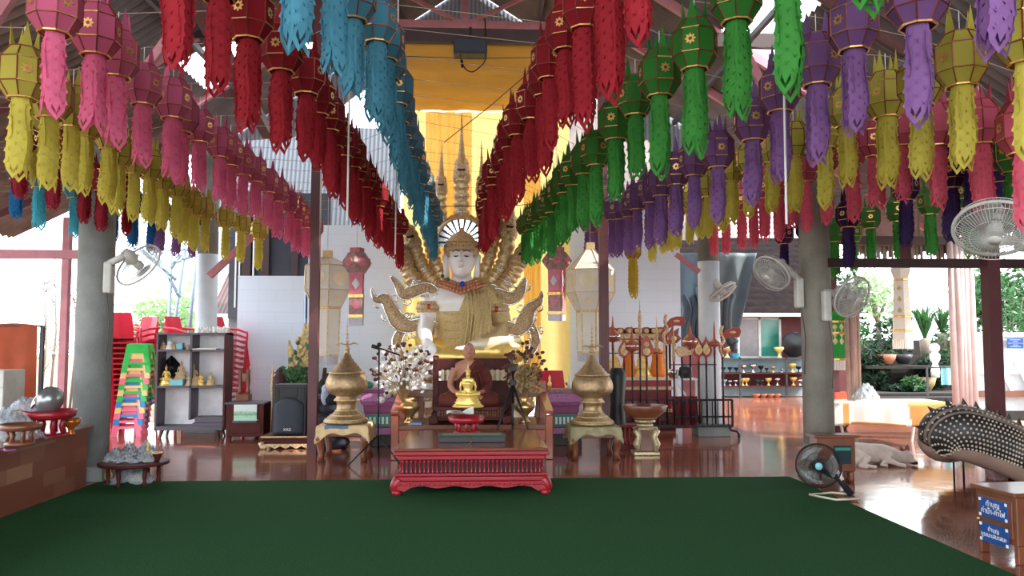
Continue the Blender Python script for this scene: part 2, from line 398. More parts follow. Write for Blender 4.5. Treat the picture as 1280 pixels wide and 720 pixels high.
for i, x in enumerate((-3.9, -2.6, -1.3, 1.1, 2.4, 3.7, 5.0, 6.3)):
    z = (8.2-(-.2-x)*.682 if x < -.2 else RZ(x))-.12
    o = MB().box(-.03, .03, -6, 11.7, -.04, .04).build('roof_purlin', M['steel_dark'], loc=(x, 3, z)); tag(o, 'dark steel purlin under the corrugated roof, %s from the left' % ['first', 'second', 'third', 'fourth', 'fifth', 'sixth', 'seventh', 'eighth'][i], 'purlin', 'roof purlins')
for Y in (3.0, 6.4, 8.8, 11.6):
    o = MB().bar((-.1, 0, 4.62), (-3.3, 0, 3.2), .08, .1).build('side_rafter', M['maroon_steel'], loc=(-4.1, Y, -.2)); tag(o, 'maroon rafter under the low left side roof, %s from the front' % {3.0: 'first', 6.4: 'second', 8.8: 'third', 11.6: 'fourth'}[Y], 'rafter', 'left side roof rafters')
tie = MB().box(-4.6, 4.4, -.05, .05, -.1, .1).build('tie_beam', M['dark_beam'], loc=(-.1, 10.9, at(600, 46, 10.9).z)); tag(tie, 'dark maroon steel beam along the front edge of the yellow canopy', 'beam')
for x0, z0, x1, z1, Y in ((-4.1, 3.8, -2.7, 5.9, 8.8), (-4.1, 3.6, -2.9, 5.7, 6.4), (3.5, 3.9, 2.4, 6.0, 8.8)):
    o = MB().bar((0, 0, 0), (x1-x0, 0, z1-z0), .07, .09).build('knee_brace', M['pink_steel'], loc=(x0, Y, z0)); tag(o, 'pink steel brace slanting up to the roof %s' % ('from the right concrete column' if x0 > 0 else 'from the left concrete column' if Y == 8.8 else 'nearer the camera than the left column'), 'brace', 'slanting roof braces')
# tie beams over the columns at mid height
for Y, x0, x1, px, py, lab in ((9.2, -6.3, -4.25, 60, 318, 'pinkish steel beam between the left concrete column and the outer post'), (8.75, 3.85, 9.0, 1100, 329, 'dark steel beam from the right concrete column towards the garden')):
    o = MB().box(x0, x1, -.04, .04, -.05, .05).build('side_beam', M['pink_steel'] if px < 100 else M['dark_beam'], loc=(0, Y, at(px, py, Y).z)); tag(o, lab, 'beam')
def brace(p, q, m, lab, wd=.07):
    o = MB().bar((0,0,0), Vector(q)-Vector(p), wd).build('roof_brace', m, loc=p); tag(o, lab, 'brace'); return o
brace(at(232, -20, 8.0), at(335, 168, 11.5), M['brown_rafter'], 'dark brown rafter slanting down behind the left red lanterns', .14)
brace(at(845, 318, 12.4), at(874, 340, 12.4), M['pink_steel'], 'short pink brace against the head of the right white column', .07)
brace(at(262, 345, 12.9), at(345, 268, 12.9), M['pink_steel'], 'pink brace slanting up from the left white column', .1)
# columns
def col(name, px, Y, h, r, m, lab, base=True, cat='column'):
    p = fl(px, Y); t = thing(name, lab, cat, p); b = sm(); b.lathe([(r, 0), (r, h)], n=28); b.build('shaft', m, t)
    if base: MB().box(-r*1.35, r*1.35, -r*1.35, r*1.35, 0, .16).build('plinth', m, t, bevel=.01)
    return t
col('concrete_column', 117, 9.0, 4.3, .185, M['concrete'], 'round grey concrete column standing behind the tiled bench on the left')
t = col('concrete_column', 1021, 8.85, 4.25, .165, M['concrete_warm'], 'grey concrete column on the right, beside the carpet corner and the black fan', base=False)
MB().lathe([(.26, 0), (.19, .16), (.175, .35)], n=20).build('footing', M['concrete_warm'], t)
for px, Y, lab in ((257, 13.4, 'round column painted white behind the shelf of small statues'), (887, 12.6, 'round column painted white, standing behind the rack of ceremonial staffs')):
    p = fl(px, Y); t = thing('white_column', lab, 'column', p)
    zt = at(px, 318 if px < 500 else 327, Y).z
    b = sm(); b.lathe([(.17, 0), (.17, zt)], n=28); b.build('painted_shaft', M['white_column'], t)
    b = sm(); b.lathe([(.165, zt), (.165, 5.0)], n=28); b.build('bare_shaft', M['concrete'], t)
    MB().box(-.26, .26, -.2, .2, 0, .2).build('plinth', M['concrete'], t, bevel=.01)
for px, Y, w_, h, mname, lab in ((392.5, 10.9, .12, 6.5, 'maroon_steel', 'slim maroon steel post beside the loudspeaker'), (755, 10.9, .12, 6.5, 'maroon_steel', 'slim maroon steel post behind the right golden urn'), (80, 12.0, .1, 3.3, 'pink_steel', 'thin pink steel post outside on the far left'), (1241, 8.65, .14, 3.4, 'maroon_steel', 'brown steel post on the right, rising behind the serpent sculpture')):
    p = fl(px, Y); o = MB().box(-w_/2, w_/2, -w_/2, w_/2, 0, h).build('steel_post', M[mname], loc=p); tag(o, lab, 'post')
o = MB().box(-.03, .03, -.03, .03, 0, 3.0).build('steel_post', M['maroon_steel'], loc=fl(137, 10.6)); tag(o, 'thin maroon post right behind the left concrete column', 'post')
# unseen blocker added on the right to keep the low sun off the near floor
struct(MB().box(7.65, 7.8, -3, 9.25, 0, 3.2).build('sun_blocker_right', M['brick_red']))
# yellow cloth ceiling and curtain behind the statue
Yf, Yb = 10.98, 14.25
zc = at(590, 52, Yf).z
def canopy(u, v):
    x = lerp(-1.3, 1.55, u); y = lerp(Yf, Yb, v)
    return (x, y, zc-.03-.1*math.sin(PI*min(1, v*1.0))*math.sin(PI*u)+.012*math.sin(v*22)-.05*abs(math.sin(v*PI*3))+.01*math.sin(u*30+v*9))
g = sm(); g.grid(canopy, 40, 60); o = g.build('cloth_canopy', M['canopy_yellow'], solid=.008); tag(o, 'yellow cloth canopy stretched flat above the white and gold statue', 'canopy')
def curt(x0, x1, Y, z0, z1, name, m, lab, folds=26, amp=.035):
    def f(u, v):
        x = lerp(x0, x1, u); return (x, Y+amp*math.sin(u*folds*2*PI/2+math.sin(v*2))*(.5+.5*v)+.012*math.sin(u*61), lerp(z1, z0, v))
    g = sm(); g.grid(f, folds*8, 14); o = g.build(name, m); tag(o, lab, 'curtain'); return o
a = at(505, 137, 14.3); b = at(712, 137, 14.3)
curt(a.x, b.x, 14.38, .4, zc-.02, 'backdrop_curtain', M['curtain_yellow'], 'pale yellow curtain hanging full width behind the white and gold statue', 20)
a = at(532, 137, 14.2); b = at(590, 137, 14.2)
curt(a.x, b.x, 14.27, .6, zc-.06, 'backdrop_curtain', M['curtain_orange'], 'narrow orange gathered curtain hanging just above the statue crown', 12, .03)
a = at(655, 137, 14.2); b = at(676, 137, 14.2)
curt(a.x, b.x, 14.27, .6, zc-.06, 'backdrop_curtain', M['curtain_orange'], 'narrow orange gathered curtain right of the statue, beside the white lantern', 6, .03)
# hanging loudspeaker under the tie beam
p = at(588, 61, 10.85); t = thing('hanging_speaker', 'black box loudspeaker hanging from the beam in front of the yellow canopy', 'speaker', p)
MB().cbox((0, 0, 0), (.46, .25, .22)).build('cabinet', M['black_plastic'], t, bevel=.01)
MB().cbox((0, -.13, 0), (.42, .012, .18)).build('speaker_grille', M['grille'], t, bevel=.004)
b = sm(); b.tube(spline([(.2, -.1, .4), (.21, -.12, 0), (.2, -.1, -.2), (.12, -.1, -.3), (.02, -.1, -.36), (-.08, -.1, -.3), (-.14, -.1, -.12)], 6), .009, 6); b.tube([(-.03-.08, -.1, -.3), (-.12, -.1, -.2)], .018, 6); b.build('power_cable', M['black_metal'], t)
MB().box(-.02, .02, -.02, .02, .1, .3).build('bracket', M['black_metal'], t)
# thin strings stretched across in front of the canopy
for p, q, lab in ((at(485, 70, 10.5), at(690, 72, 10.5), 'thin string stretched level across the yellow canopy'), (at(555, 178, 9.6), at(668, 85, 9.2), 'thin string slanting up to the right across the curtain'), (at(535, 258, 11.4), at(700, 254, 11.4), 'dark thin wire stretched across the statue crown')):
    b = MB(); b.tube([(0,0,0), (Vector(q)-Vector(p))*.5+Vector((0,0,-.02)), Vector(q)-Vector(p)], .006, 5); o = b.build('string', M['wire_dark'], loc=p); tag(o, lab, 'string')
for px, y0, y1, Y in ((434, -30, 276, 6.6), (983, -20, 280, 4.9), (494, 236, 318, 9.5)):
    a = at(px, y1, Y); z = at(px, y0, Y).z; z = roofz(a.x); b = MB(); b.tube([(0, 0, 0), (.01, 0, (z-a.z)*.5), (0, 0, z-a.z)], .008, 5); o = b.build('pull_string', M['cord_white'], loc=a)
    tag(o, {434: 'white cord hanging down in front of the left red lanterns', 983: 'white cord hanging down through the purple and yellow lanterns on the right', 494: 'short white cord hanging beside the blue lantern row'}[px], 'cord')
# long tiled bench on the left
t = thing('tiled_bench', 'long low platform bench faced with brown tiles along the left edge', 'bench', (-3.95, 6.5, 0))
def bn(u): return 0
MB().add([(.12,-5,0),(-.12,2.15,0),(-1.6,2.15,0),(-2.4,-5,0),(.12,-5,.56),(-.12,2.15,.56),(-1.6,2.15,.56),(-2.4,-5,.56)], [(0,3,2,1),(4,5,6,7),(0,1,5,4),(1,2,6,5),(2,3,7,6),(3,0,4,7)]).build('tiled_base', M['bench_tile'], t)
MB().add([(.16,-5,.56),(-.08,2.19,.56),(-1.6,2.19,.56),(-2.4,-5,.56),(.16,-5,.60),(-.08,2.19,.60),(-1.6,2.19,.60),(-2.4,-5,.60)], [(0,3,2,1),(4,5,6,7),(0,1,5,4),(1,2,6,5),(2,3,7,6),(3,0,4,7)]).build('bench_top', mat('bench_top_mat', srgb(120,84,72), .3, var=.15, coat=.4), t)
BZ = .60
# ---------------------------------------------------------------- paper lanterns
COL = {'pink': srgb(206,98,134), 'rose': srgb(208,92,114), 'yellow': srgb(194,182,78), 'red': srgb(150,24,38), 'blue': srgb(72,138,162),
       'green': srgb(58,136,54), 'purple': srgb(132,92,150), 'violet': srgb(54,34,86), 'darkred': srgb(140,26,46), 'deepblue': srgb(26,108,164), 'cyan': srgb(70,170,190), 'gold': srgb(176,150,44)}
R1, R0 = .132, .078      # belly and neck radii
def ring(r, z, n=8, ph=PI/8): return [Vector((r*math.cos(2*PI*i/n+ph), r*math.sin(2*PI*i/n+ph), z)) for i in range(n)]
def lantern_body():
    m = MB(); rr = [ring(R0, .145), ring(R1, .07), ring(R1, -.07), ring(R0, -.15)]
    vs = [v for r in rr for v in r]; fs = []
    for k in range(3):
        for i in range(8): fs.append((k*8+i, (k+1)*8+i, (k+1)*8+(i+1) % 8, k*8+(i+1) % 8))
    return m.add(vs, fs), rr
def lantern_frame(rr):
    m = MB()
    for k in range(4):
        for i in range(8):
            m.tube([rr[k][i]*1.006, rr[k][(i+1) % 8]*1.006], .0042, 4)
            if k < 3: m.tube([rr[k][i]*1.006, rr[k+1][i]*1.006], .0042, 4)
    return m
def lantern_crown():
    m = MB(); r = ring(R0, .145)
    for i in range(0, 8, 2):
        a, b = r[i], r[(i+1) % 8]; mid = (a+b)/2
        tip = mid*1.0+Vector((0, 0, .15)); m.add([a, b, tip, mid*.35+Vector((0, 0, .01))], [(0, 1, 2), (1, 3, 2), (3, 0, 2)])
    m.add(ring(R0*.98, .15), [tuple(range(8))]); return m
def lantern_gold():
    m = MB(); r = ring(R0+.004, -.15)
    for i in range(8): m.tube([r[i], r[(i+1) % 8]], .006, 4)
    return m
def lantern_emblem():
    m = MB(); rt = ring(R1+.002, .07); rb = ring(R1+.002, -.07)
    for i in (0,):
        for p, q in ((rt[i], rt[(i+1) % 8]), (rb[i], rb[(i+1) % 8])): m.tube([p, q], .0045, 4)
        c = (rt[i]+rb[(i+1) % 8])/2; n = Vector((c.x, c.y, 0)).normalized(); tx = Vector((-n.y, n.x, 0)); c = c+n*.003
        star = []
        for k in range(32):
            a = 2*PI*k/32; rad = (.034 if k % 4 == 0 else (.020 if k % 4 == 2 else .028)); star.append(c+tx*rad*math.cos(a)+Vector((0, 0, rad*math.sin(a))))
        inner = [c+tx*.011*math.cos(2*PI*k/32)+Vector((0, 0, .011*math.sin(2*PI*k/32))) for k in range(32)]
        m.add(star+inner, [(k, (k+1) % 32, 32+(k+1) % 32, 32+k) for k in range(32)])
    return m
def lantern_tail(L, seed, fat=1.0, bulge=.018):
    """four cut paper strips round the neck, pierced with V slits, each ending in a split point"""
    rd = random.Random(seed); m = MB(); rows = max(8, int(L/.037)); w0 = .092*fat; cols = 3
    for s in range(4):
        a = s*PI/2+PI/8; n = Vector((math.cos(a), math.sin(a), 0)); tx = Vector((-n.y, n.x, 0))
        sway = rd.uniform(-.012, .012); Ls = L*rd.uniform(.93, 1.04)
        def P(u, v):
            z = -.15-v*Ls; wd = w0*(1+.18*math.sin(PI*min(1, v*1.1)))
            out = .046+bulge*math.sin(PI*v)+.008*math.sin(v*9+s+seed)
            edge = abs(u-.5)*2
            return n*(out-.014*edge*edge)+tx*((u-.5)*wd)+Vector((0, 0, z))+tx*sway*v*v*2
        body = .84
        for j in range(rows):
            v0, v1 = j/rows*body, (j+1)/rows*body
            for i in range(cols):
                u0, u1 = i/cols, (i+1)/cols; A, B, Cc, D = P(u0, v0), P(u1, v0), P(u1, v1), P(u0, v1)
                um, vm = (u0+u1)/2, (v0+v1)/2; du, dv = (u1-u0)*.28, (v1-v0)*.30
                if (i+j) % 2 == 0 or j == 0:
                    m.add([A, B, Cc, D], [(0, 1, 2, 3)])
                else:
                    h0, h1, h2 = P(um-du, vm-dv), P(um+du, vm-dv), P(um, vm+dv)
                    m.add([A, B, Cc, D, h0, h1, h2], [(0, 1, 5, 4), (1, 2, 6, 5), (2, 3, 6), (3, 0, 4, 6)])
                    q = (h0+h1)/2+n*.016+Vector((0, 0, -.006)); m.add([h0, h1, h2+n*.011], [(0, 1, 2)])
            if j % 2:      # little barbs along both edges
                for u, sg in ((0, -1), (1, 1)):
                    e0, e1 = P(u, v0), P(u, v1); m.add([e0, e1, (e0*.2+e1*.8)+tx*sg*.010+n*.002], [(0, 1, 2)])
        # pointed end made of a V band with a smaller V inside
        a0, a1, tip = P(0, body), P(1, body), P(.5, 1.02); b0, b1 = P(.06, body+.07), P(.94, body+.07)
        i0, i1, it = P(.26, body+.05), P(.74, body+.05), P(.5, .965)
        c0, c1, cm_ = P(.3, body), P(.7, body), P(.5, body+.06)
        m.add([a0, c0, i0, b0], [(0, 1, 2, 3)]); m.add([c1, a1, b1, i1], [(0, 1, 2, 3)]); m.add([b0, i0, it, tip], [(0, 1, 2, 3)]); m.add([i1, b1, tip, it], [(0, 1, 2, 3)])
        m.add([c0, c1, P(.6, body+.045), P(.5, body+.085), P(.4, body+.045)], [(0, 1, 2, 3, 4)])
    return m
frame_m = mat('lantern_frame', srgb(120,50,34), .45, metal=.3, var=.3, scale=30)
_b, _rr = lantern_body(); ME = {}
ME['frame'] = lantern_frame(_rr).mesh('lantern_frame', frame_m); ME['gold'] = lantern_gold().mesh('lantern_gold', M['gold_tape'])
ME['emblem'] = lantern_emblem().mesh('gilded_emblem', M['gold_tape']); ME['cord'] = MB().tube([(0, 0, .14), (0, 0, .42)], .003, 4).mesh('cord', M['cord_white'])
for c, rgb in COL.items():
    rgb = [v*.88 for v in rgb]; pm = mat('paper_'+c, rgb, .75, var=.08, scale=5, trans=.28, spec=.25); tm = mat('paper_tail_'+c, [min(1, v*1.3+.01) for v in rgb], .8, var=.1, scale=8, trans=.34, spec=.2)
    ME['body_'+c] = lantern_body()[0].mesh('body', pm); ME['crown_'+c] = lantern_crown().mesh('crown', pm)
    for k in range(3): ME['tail_%s%d' % (c, k)] = lantern_tail((.46, .53, .61)[k], k*7+len(c), (.98, 1.02, 1.08)[k], (.008, .014, .022)[k]).mesh('tail', tm)
def lantern(c, pos, rz, label, k=0, s=1.0, cord=.28):
    t = thing('paper_lantern', label, 'lantern', pos, rz); t.scale = (s, s, s)
    for nm, me in (('paper_body', 'body_'+c), ('frame', 'frame'), ('gold_trim', 'gold'), ('crown_points', 'crown_'+c), ('paper_tail', 'tail_%s%d' % (c, k)), ('hanging_cord', 'cord')):
        ob = bpy.data.objects.new(nm, ME[me]); C.objects.link(ob); ob.parent = t
        if nm == 'hanging_cord': ob.scale = (1, 1, max(.6, cord/.42))
    for k_ in range(4):
        ob = bpy.data.objects.new('gilded_emblem', ME['emblem']); C.objects.link(ob); ob.parent = t; ob.rotation_euler = (0, 0, k_*PI/2)
    return t
ORD = ['first', 'second', 'third', 'fourth', 'fifth', 'sixth', 'seventh', 'eighth', 'ninth', 'tenth', 'eleventh', 'twelfth', 'thirteenth', 'fourteenth', 'fifteenth', 'sixteenth', 'seventeenth', 'eighteenth', 'nineteenth', 'twentieth']
# each row: control points (px, py, Y) of the lantern bodies, taken down the hall
ROWS = [
 ('yellow', 'outer left yellow row', [(8,75,4.4),(62,120,5.2),(108,150,6.2),(150,183,7.3),(185,206,8.3),(252,262,11),(340,290,13)], 0),
 ('pink', 'left pink row', [(38,-12,3.8),(88,10,4.3),(130,45,4.9),(166,92,5.5),(205,122,6.1),(225,138,6.7),(255,165,7.4),(285,185,8.2),(312,208,9.2),(345,240,10.5),(395,284,12.6)], 0),
 ('red', 'red row left of the blue one', [(200,-110,3.4),(285,-12,4.4),(338,30,4.9),(372,78,5.5),(402,125,6.4),(430,180,7.9),(462,228,9.8),(500,282,12.8)], 1),
 ('blue', 'blue row in the middle', [(358,-150,3.4),(412,-58,4.1),(466,22,5.2),(490,85,6.4),(499,130,7.3),(512,170,8.6),(530,235,10.9),(542,270,12.7)], 1),
 ('red', 'red row right of the middle', [(795,-120,3.7),(758,-45,4.2),(722,17,4.9),(700,60,5.5),(675,102,6.3),(650,145,7.2),(632,180,8.2),(612,232,10.4),(605,262,12.6)], 2),
 ('green', 'green row right of the middle', [(1085,-175,3.1),(960,-45,3.75),(905,14,4.3),(850,70,4.9),(816,98,5.4),(780,145,6.1),(737,197,7.1),(712,220,8.1),(694,243,9.2),(670,268,11),(656,284,12.7)], 1),
 ('purple', 'purple row on the right', [(1248,-110,3.1),(1137,0,3.65),(1050,47,4.3),(985,108,5.1),(942,150,5.7),(900,187,6.3),(843,212,7.3),(803,245,8.8),(765,264,10.6),(738,280,12.6)], 0),
 ('yellow', 'right yellow row', [(1330,20,3.4),(1215,62,4.0),(1155,100,4.7),(1098,120,5.3),(1020,165,6.4),(925,205,8.2),(868,245,10.2),(822,275,12.4)], 0),
 ('rose', 'right coral pink row', [(1275,150,4.8),(1210,150,5.4),(1140,160,6.1),(1075,178,7.1),(1005,208,8.5),(940,245,10.6),(880,268,12.6)], 1),
]
wires = [3.1+.53*k for k in range(19)]
hang = {round(y, 2): [] for y in wires}
rnd = random.Random(11)
for ri, (c, rowname, pts, tk) in enumerate(ROWS):
    tab = [(p[2],)+tuple(at(*p)) for p in pts]; n = 0
    for y in wires:
        if y < pts[0][2]-.15 or y > pts[-1][2]+.25: continue
        _, = (0,); X, _, Z = interp(tab, y)
        X += rnd.uniform(-.03, .03); Z += rnd.uniform(-.035, .035); pos = (X, y, Z)
        word = {'rose': 'coral pink'}.get(c, c)
        lab = '%s paper lantern, %s from the front in the %s' % (word, ORD[n], rowname)
        hang[round(y, 2)].append((X, Z)); n += 1
        lantern(c, pos, rnd.uniform(0, PI/2), lab, min(2, max(0, tk+rnd.choice((-1, 0, 0)))) if tk else 0, rnd.uniform(.96, 1.06))
# the sparser outer ones, each placed on its own
OUT = [('darkred',27,172,7.4,'left edge'),('darkred',68,185,7.6,'left edge'),('darkred',107,212,8.2,'left edge'),('darkred',160,235,9.2,'left edge'),('darkred',128,222,8.6,'left edge'),
 ('deepblue',22,208,9.0,'left edge'),('cyan',50,218,8.6,'left edge'),('cyan',94,232,9.0,'left edge'),('deepblue',118,232,9.4,'left edge'),('deepblue',142,244,9.8,'left edge'),('deepblue',167,252,10.0,'left edge'),('deepblue',190,262,10.6,'left edge'),
 ('purple',201,262,10.6,'left edge'),('purple',222,268,11.2,'left edge'),('purple',241,272,11.6,'left edge'),('yellow',40,156,7.8,'left edge'),('yellow',240,255,11.0,'left edge'),
 ('violet',1250,205,5.9,'right edge'),('violet',1188,214,6.3,'right edge'),('violet',1132,232,7.4,'right edge'),('violet',1060,268,8.4,'right edge'),('violet',1008,285,9.6,'right edge'),('violet',980,292,10.4,'right edge'),('violet',1215,190,6.0,'right edge'),
 ('green',1212,240,7.0,'right edge'),('green',1162,252,8.2,'right edge'),('green',1122,262,9.0,'right edge'),('green',1088,272,9.8,'right edge'),('green',1042,288,9.4,'right edge'),('green',1066,290,11.0,'right edge'),('green',1267,190,5.4,'right edge'),
 ('rose',1278,160,4.1,'right edge'),('gold',791,312,11.6,'near the back wall')]
names = {'deepblue': 'deep blue', 'darkred': 'dark red', 'cyan': 'light blue', 'violet': 'dark violet', 'gold': 'mustard yellow', 'rose': 'coral pink', 'purple': 'purple', 'yellow': 'yellow', 'green': 'green'}
cnt = {}
for c, px, py, Y, where in OUT:
    k = (c, where); cnt[k] = cnt.get(k, 0)+1; tot = sum(1 for q in OUT if (q[0], q[4]) == k)
    order = 'the only one of its colour hanging low by the right white wall' if c == 'gold' else '%s of its colour at the outer %s' % (ORD[cnt[k]-1], where)
    p = at(px, py, Y)
    if c == 'gold': lab = 'mustard yellow paper lantern hanging lower than the rest before the white wall'
    else:
        same = sorted([q[1] for q in OUT if (q[0], q[4]) == k]); lab = '%s paper lantern, %s from the left at the outer %s' % (names[c], ORD[same.index(px)], where)
    best = min(wires, key=lambda y: abs(y-Y)); p = at(px, py, best)
    t = lantern(c, p, rnd.uniform(0, PI/2), lab, 0 if c != 'gold' else 2, .95)
    hang[round(best, 2)].append((p.x, p.z))
for y in wires:
    hs = sorted(hang[round(y, 2)])
    if len(hs) < 2: continue
    pts = [(-6.8, 0, hs[0][1]+.3)] + [(x, 0, z+.274) for x, z in hs if True] + [(6.6, 0, hs[-1][1]+.35)]
    pts = [p for i, p in enumerate(pts) if i == 0 or p[0]-pts[i-1][0] > .02]
    b = MB(); b.tube([Vector(p) for p in pts], .0028, 4); o = b.build('hanging_wire', M['wire_pale'], loc=(0, y, 0)); tag(o, 'thin pale wire strung across the hall to carry a line of lanterns', 'wire', 'wires carrying the paper lanterns')
# ---------------------------------------------------------------- large white and gold seated statue
YB = 12.9
root_p = fl(578, YB)
bud = thing('seated_statue', 'huge seated statue with a white face and gold robe under a hood of gold serpents', 'statue', root_p)
def B(px, py, dy=0): return at(px, py, YB+dy)-root_p
U = YB/1000.0       # metres per photograph pixel at the statue
m = MB()
m.ell(B(577, 323, -.16), (.225, .24, .30), 24, 16); m.ell(B(577, 338, -.2), (.15, .17, .13), 16, 10)
m.tube([B(577, 340, -.06), B(577, 352, -.02), B(577, 366, 0)], [.155, .15, .22], 18)
m.tube([B(576, 362, .02), B(575, 375, 0), B(572, 395, 0), B(572, 415, 0), B(574, 440, 0)], [.30, .40, .36, .33, .38], 22, sy=.68)
m.tube([B(541, 374, 0), B(560, 364, .0), B(577, 362, 0), B(596, 364, .0), B(616, 374, 0)], [.19, .2, .2, .2, .19], 16)
m.ell(B(562, 378, -.14), (.19, .14, .15)); m.ell(B(592, 378, -.14), (.19, .14, .15))
m.tube([B(540, 374, 0), B(536, 388, -.02), B(533, 404, -.06)], [.175, .16, .135], 14)
m.tube([B(533, 402, -.06), B(531, 416, -.36), B(534, 428, -.66)], [.14, .12, .085], 14)
hand = B(535, 431, -.70)
m.ell(hand+Vector((0, -.02, -.02)), (.10, .06, .12))
for k in range(4):
    f0 = hand+Vector((-.075+.05*k, -.04, -.08)); m.tube([f0, f0+Vector((-.005+.004*k, -.03, -.11)), f0+Vector((-.006+.006*k, -.02, -.21+.02*abs(k-1.5)))], [.028, .026, .018], 8)
m.tube([hand+Vector((.09, -.03, .0)), hand+Vector((.13, -.05, -.08)), hand+Vector((.125, -.05, -.14))], [.03, .027, .018], 8)
m.tube([B(616, 376, 0), B(624, 396, -.02), B(626, 414, -.1)], [.175, .15, .13], 14)
m.tube([B(626, 412, -.1), B(612, 426, -.38), B(594, 434, -.5)], [.13, .11, .085], 14)
m.tube([B(596, 433, -.5), B(580, 437, -.55), B(566, 437, -.56)], [.085, .075, .04], 12, sy=.6)
body = fused(m, .028, 6); body.build('body', M['statue_white'], bud)
# face
fc = B(577, 323, -.16)
f = sm(); f.tube([fc+Vector((0, -.215, .10)), fc+Vector((0, -.27, -.02)), fc+Vector((0, -.285, -.065))], [.016, .026, .036], 10); f.ell(fc+Vector((-.03, -.258, -.07)), (.022, .022, .018)); f.ell(fc+Vector((.03, -.258, -.07)), (.022, .022, .018)); f.build('nose', M['statue_white'], bud)
f = sm(); f.ell(fc+Vector((0, -.235, -.135)), (.055, .03, .013)); f.ell(fc+Vector((0, -.232, -.158)), (.042, .03, .014)); f.build('lips', mat('lip', srgb(236,216,212), .4), bud)
for s in (-1, 1):
    e = sm(); e.ell(fc+Vector((s*.088, -.208, .03)), (.052, .03, .022)); e.build('eyelid', M['statue_white'], bud)
    e = sm(); e.tube([fc+Vector((s*.04, -.232, .018)), fc+Vector((s*.088, -.238, .008)), fc+Vector((s*.135, -.2, .02))], [.005, .011, .004], 6); e.build('eye', M['black_paint'], bud)
    e = sm(); e.tube([fc+Vector((s*.028, -.228, .088)), fc+Vector((s*.085, -.225, .11)), fc+Vector((s*.15, -.18, .08))], [.008, .009, .004], 6); e.build('eyebrow', mat('brow', srgb(120,96,80), .5), bud)
    e = sm(); e.tube([fc+Vector((s*.225, .0, .10)), fc+Vector((s*.26, .01, .02)), fc+Vector((s*.25, .0, -.12)), fc+Vector((s*.235, -.02, -.30))], [.04, .055, .04, .05], 10, sy=.6); e.build('ear', M['statue_white'], bud)
e = sm(); e.ell(fc+Vector((0, -.225, .13)), (.012, .01, .02)); e.build('forehead_gem', M['black_paint'], bud)
# crown: rows of beads rising to a dome, side flaps framing the face
cr = sm()
prof = [(.262, .10), (.275, .14), (.262, .18), (.27, .20), (.25, .24), (.235, .245), (.22, .29), (.19, .335), (.15, .38), (.10, .41), (.05, .44), (.015, .50)]
cr.lathe(prof, fc+Vector((0, .02, 0)), 32, 1, .95)
for s in (-1, 1): cr.tube([fc+Vector((s*.235, -.08, .2)), fc+Vector((s*.225, -.12, .08)), fc+Vector((s*.195, -.15, .0))], [.05, .04, .012], 8, sy=.5)
cr.build('crown', M['gold_old'], bud)
cb = sm()
for r_, z_, n_ in ((.28, .14, 26), (.262, .215, 24), (.235, .265, 20)):
    for k in range(n_):
        a = PI+PI*k/(n_-1); cb.ell(fc+Vector((r_*math.cos(a), .02+r_*.95*math.sin(a), z_)), .021, 8, 5)
cb.build('crown_beads', M['gold'], bud)
# halo of mirror and maroon rays
hc = B(577, 303, .06)
hal = MB(); hal.cur = 0
N = 13
for k in range(2*N-1):
    hal.cur = k % 2; st_ = (PI+.5)/(N*.62+(N-1)*.38); kk = (k+1)//2*.62+(k//2)*.38; a0 = -.25+st_*kk; a1 = a0+st_*(.38 if k % 2 else .62)
    r0, r1 = .17, .385
    pts = [(r0*math.cos(a0), r0*math.sin(a0)), (r1*math.cos(a0), r1*math.sin(a0)), (r1*math.cos(a1), r1*math.sin(a1)), (r0*math.cos(a1), r0*math.sin(a1))]
    hal.prism([(hc.x+x, hc.z+z) for x, z in pts], hc.y-.015, hc.y+.03)
hal.build('halo_rays', [M['mirror'], mat('halo_maroon', srgb(70,26,32), .4)], bud)
hr = sm(); hr.tube([hc+Vector((.40*math.cos(a), 0, .40*math.sin(a))) for a in [-.5+(PI+1)*k/30 for k in range(31)]], .03, 8); hr.build('halo_rim', M['gold'], bud)
# necklace
nk = sm()
for row, (rx, dz, n_) in enumerate(((.24, 0, 15), (.31, -.06, 19), (.36, -.12, 21))):
    for k in range(n_):
        a = PI+.15+(PI-.3)*k/(n_-1); q = B(577, 351, -.02)+Vector((rx*math.cos(a)*1.1, rx*.95*math.sin(a)*.95-.02, dz+.09*abs(math.cos(a))*(1+row*.3)-.09)); nk.ell(q, (.035, .03, .04), 8, 5)
nk.build('necklace', mat('necklace_mat', srgb(190,130,96), .35, metal=.6, var=.3, scale=40), bud)
g = sm(); g.ell(B(578, 355, -.40), (.045, .03, .045)); g.build('blue_gem', M['blue_gem'], bud)
for px, py in ((560, 349), (553, 345)):
    g = sm(); g.ell(B(px, py, -.30), (.03, .03, .03)); g.build('green_gem', mat('gem_green', srgb(20,90,60), .2), bud)
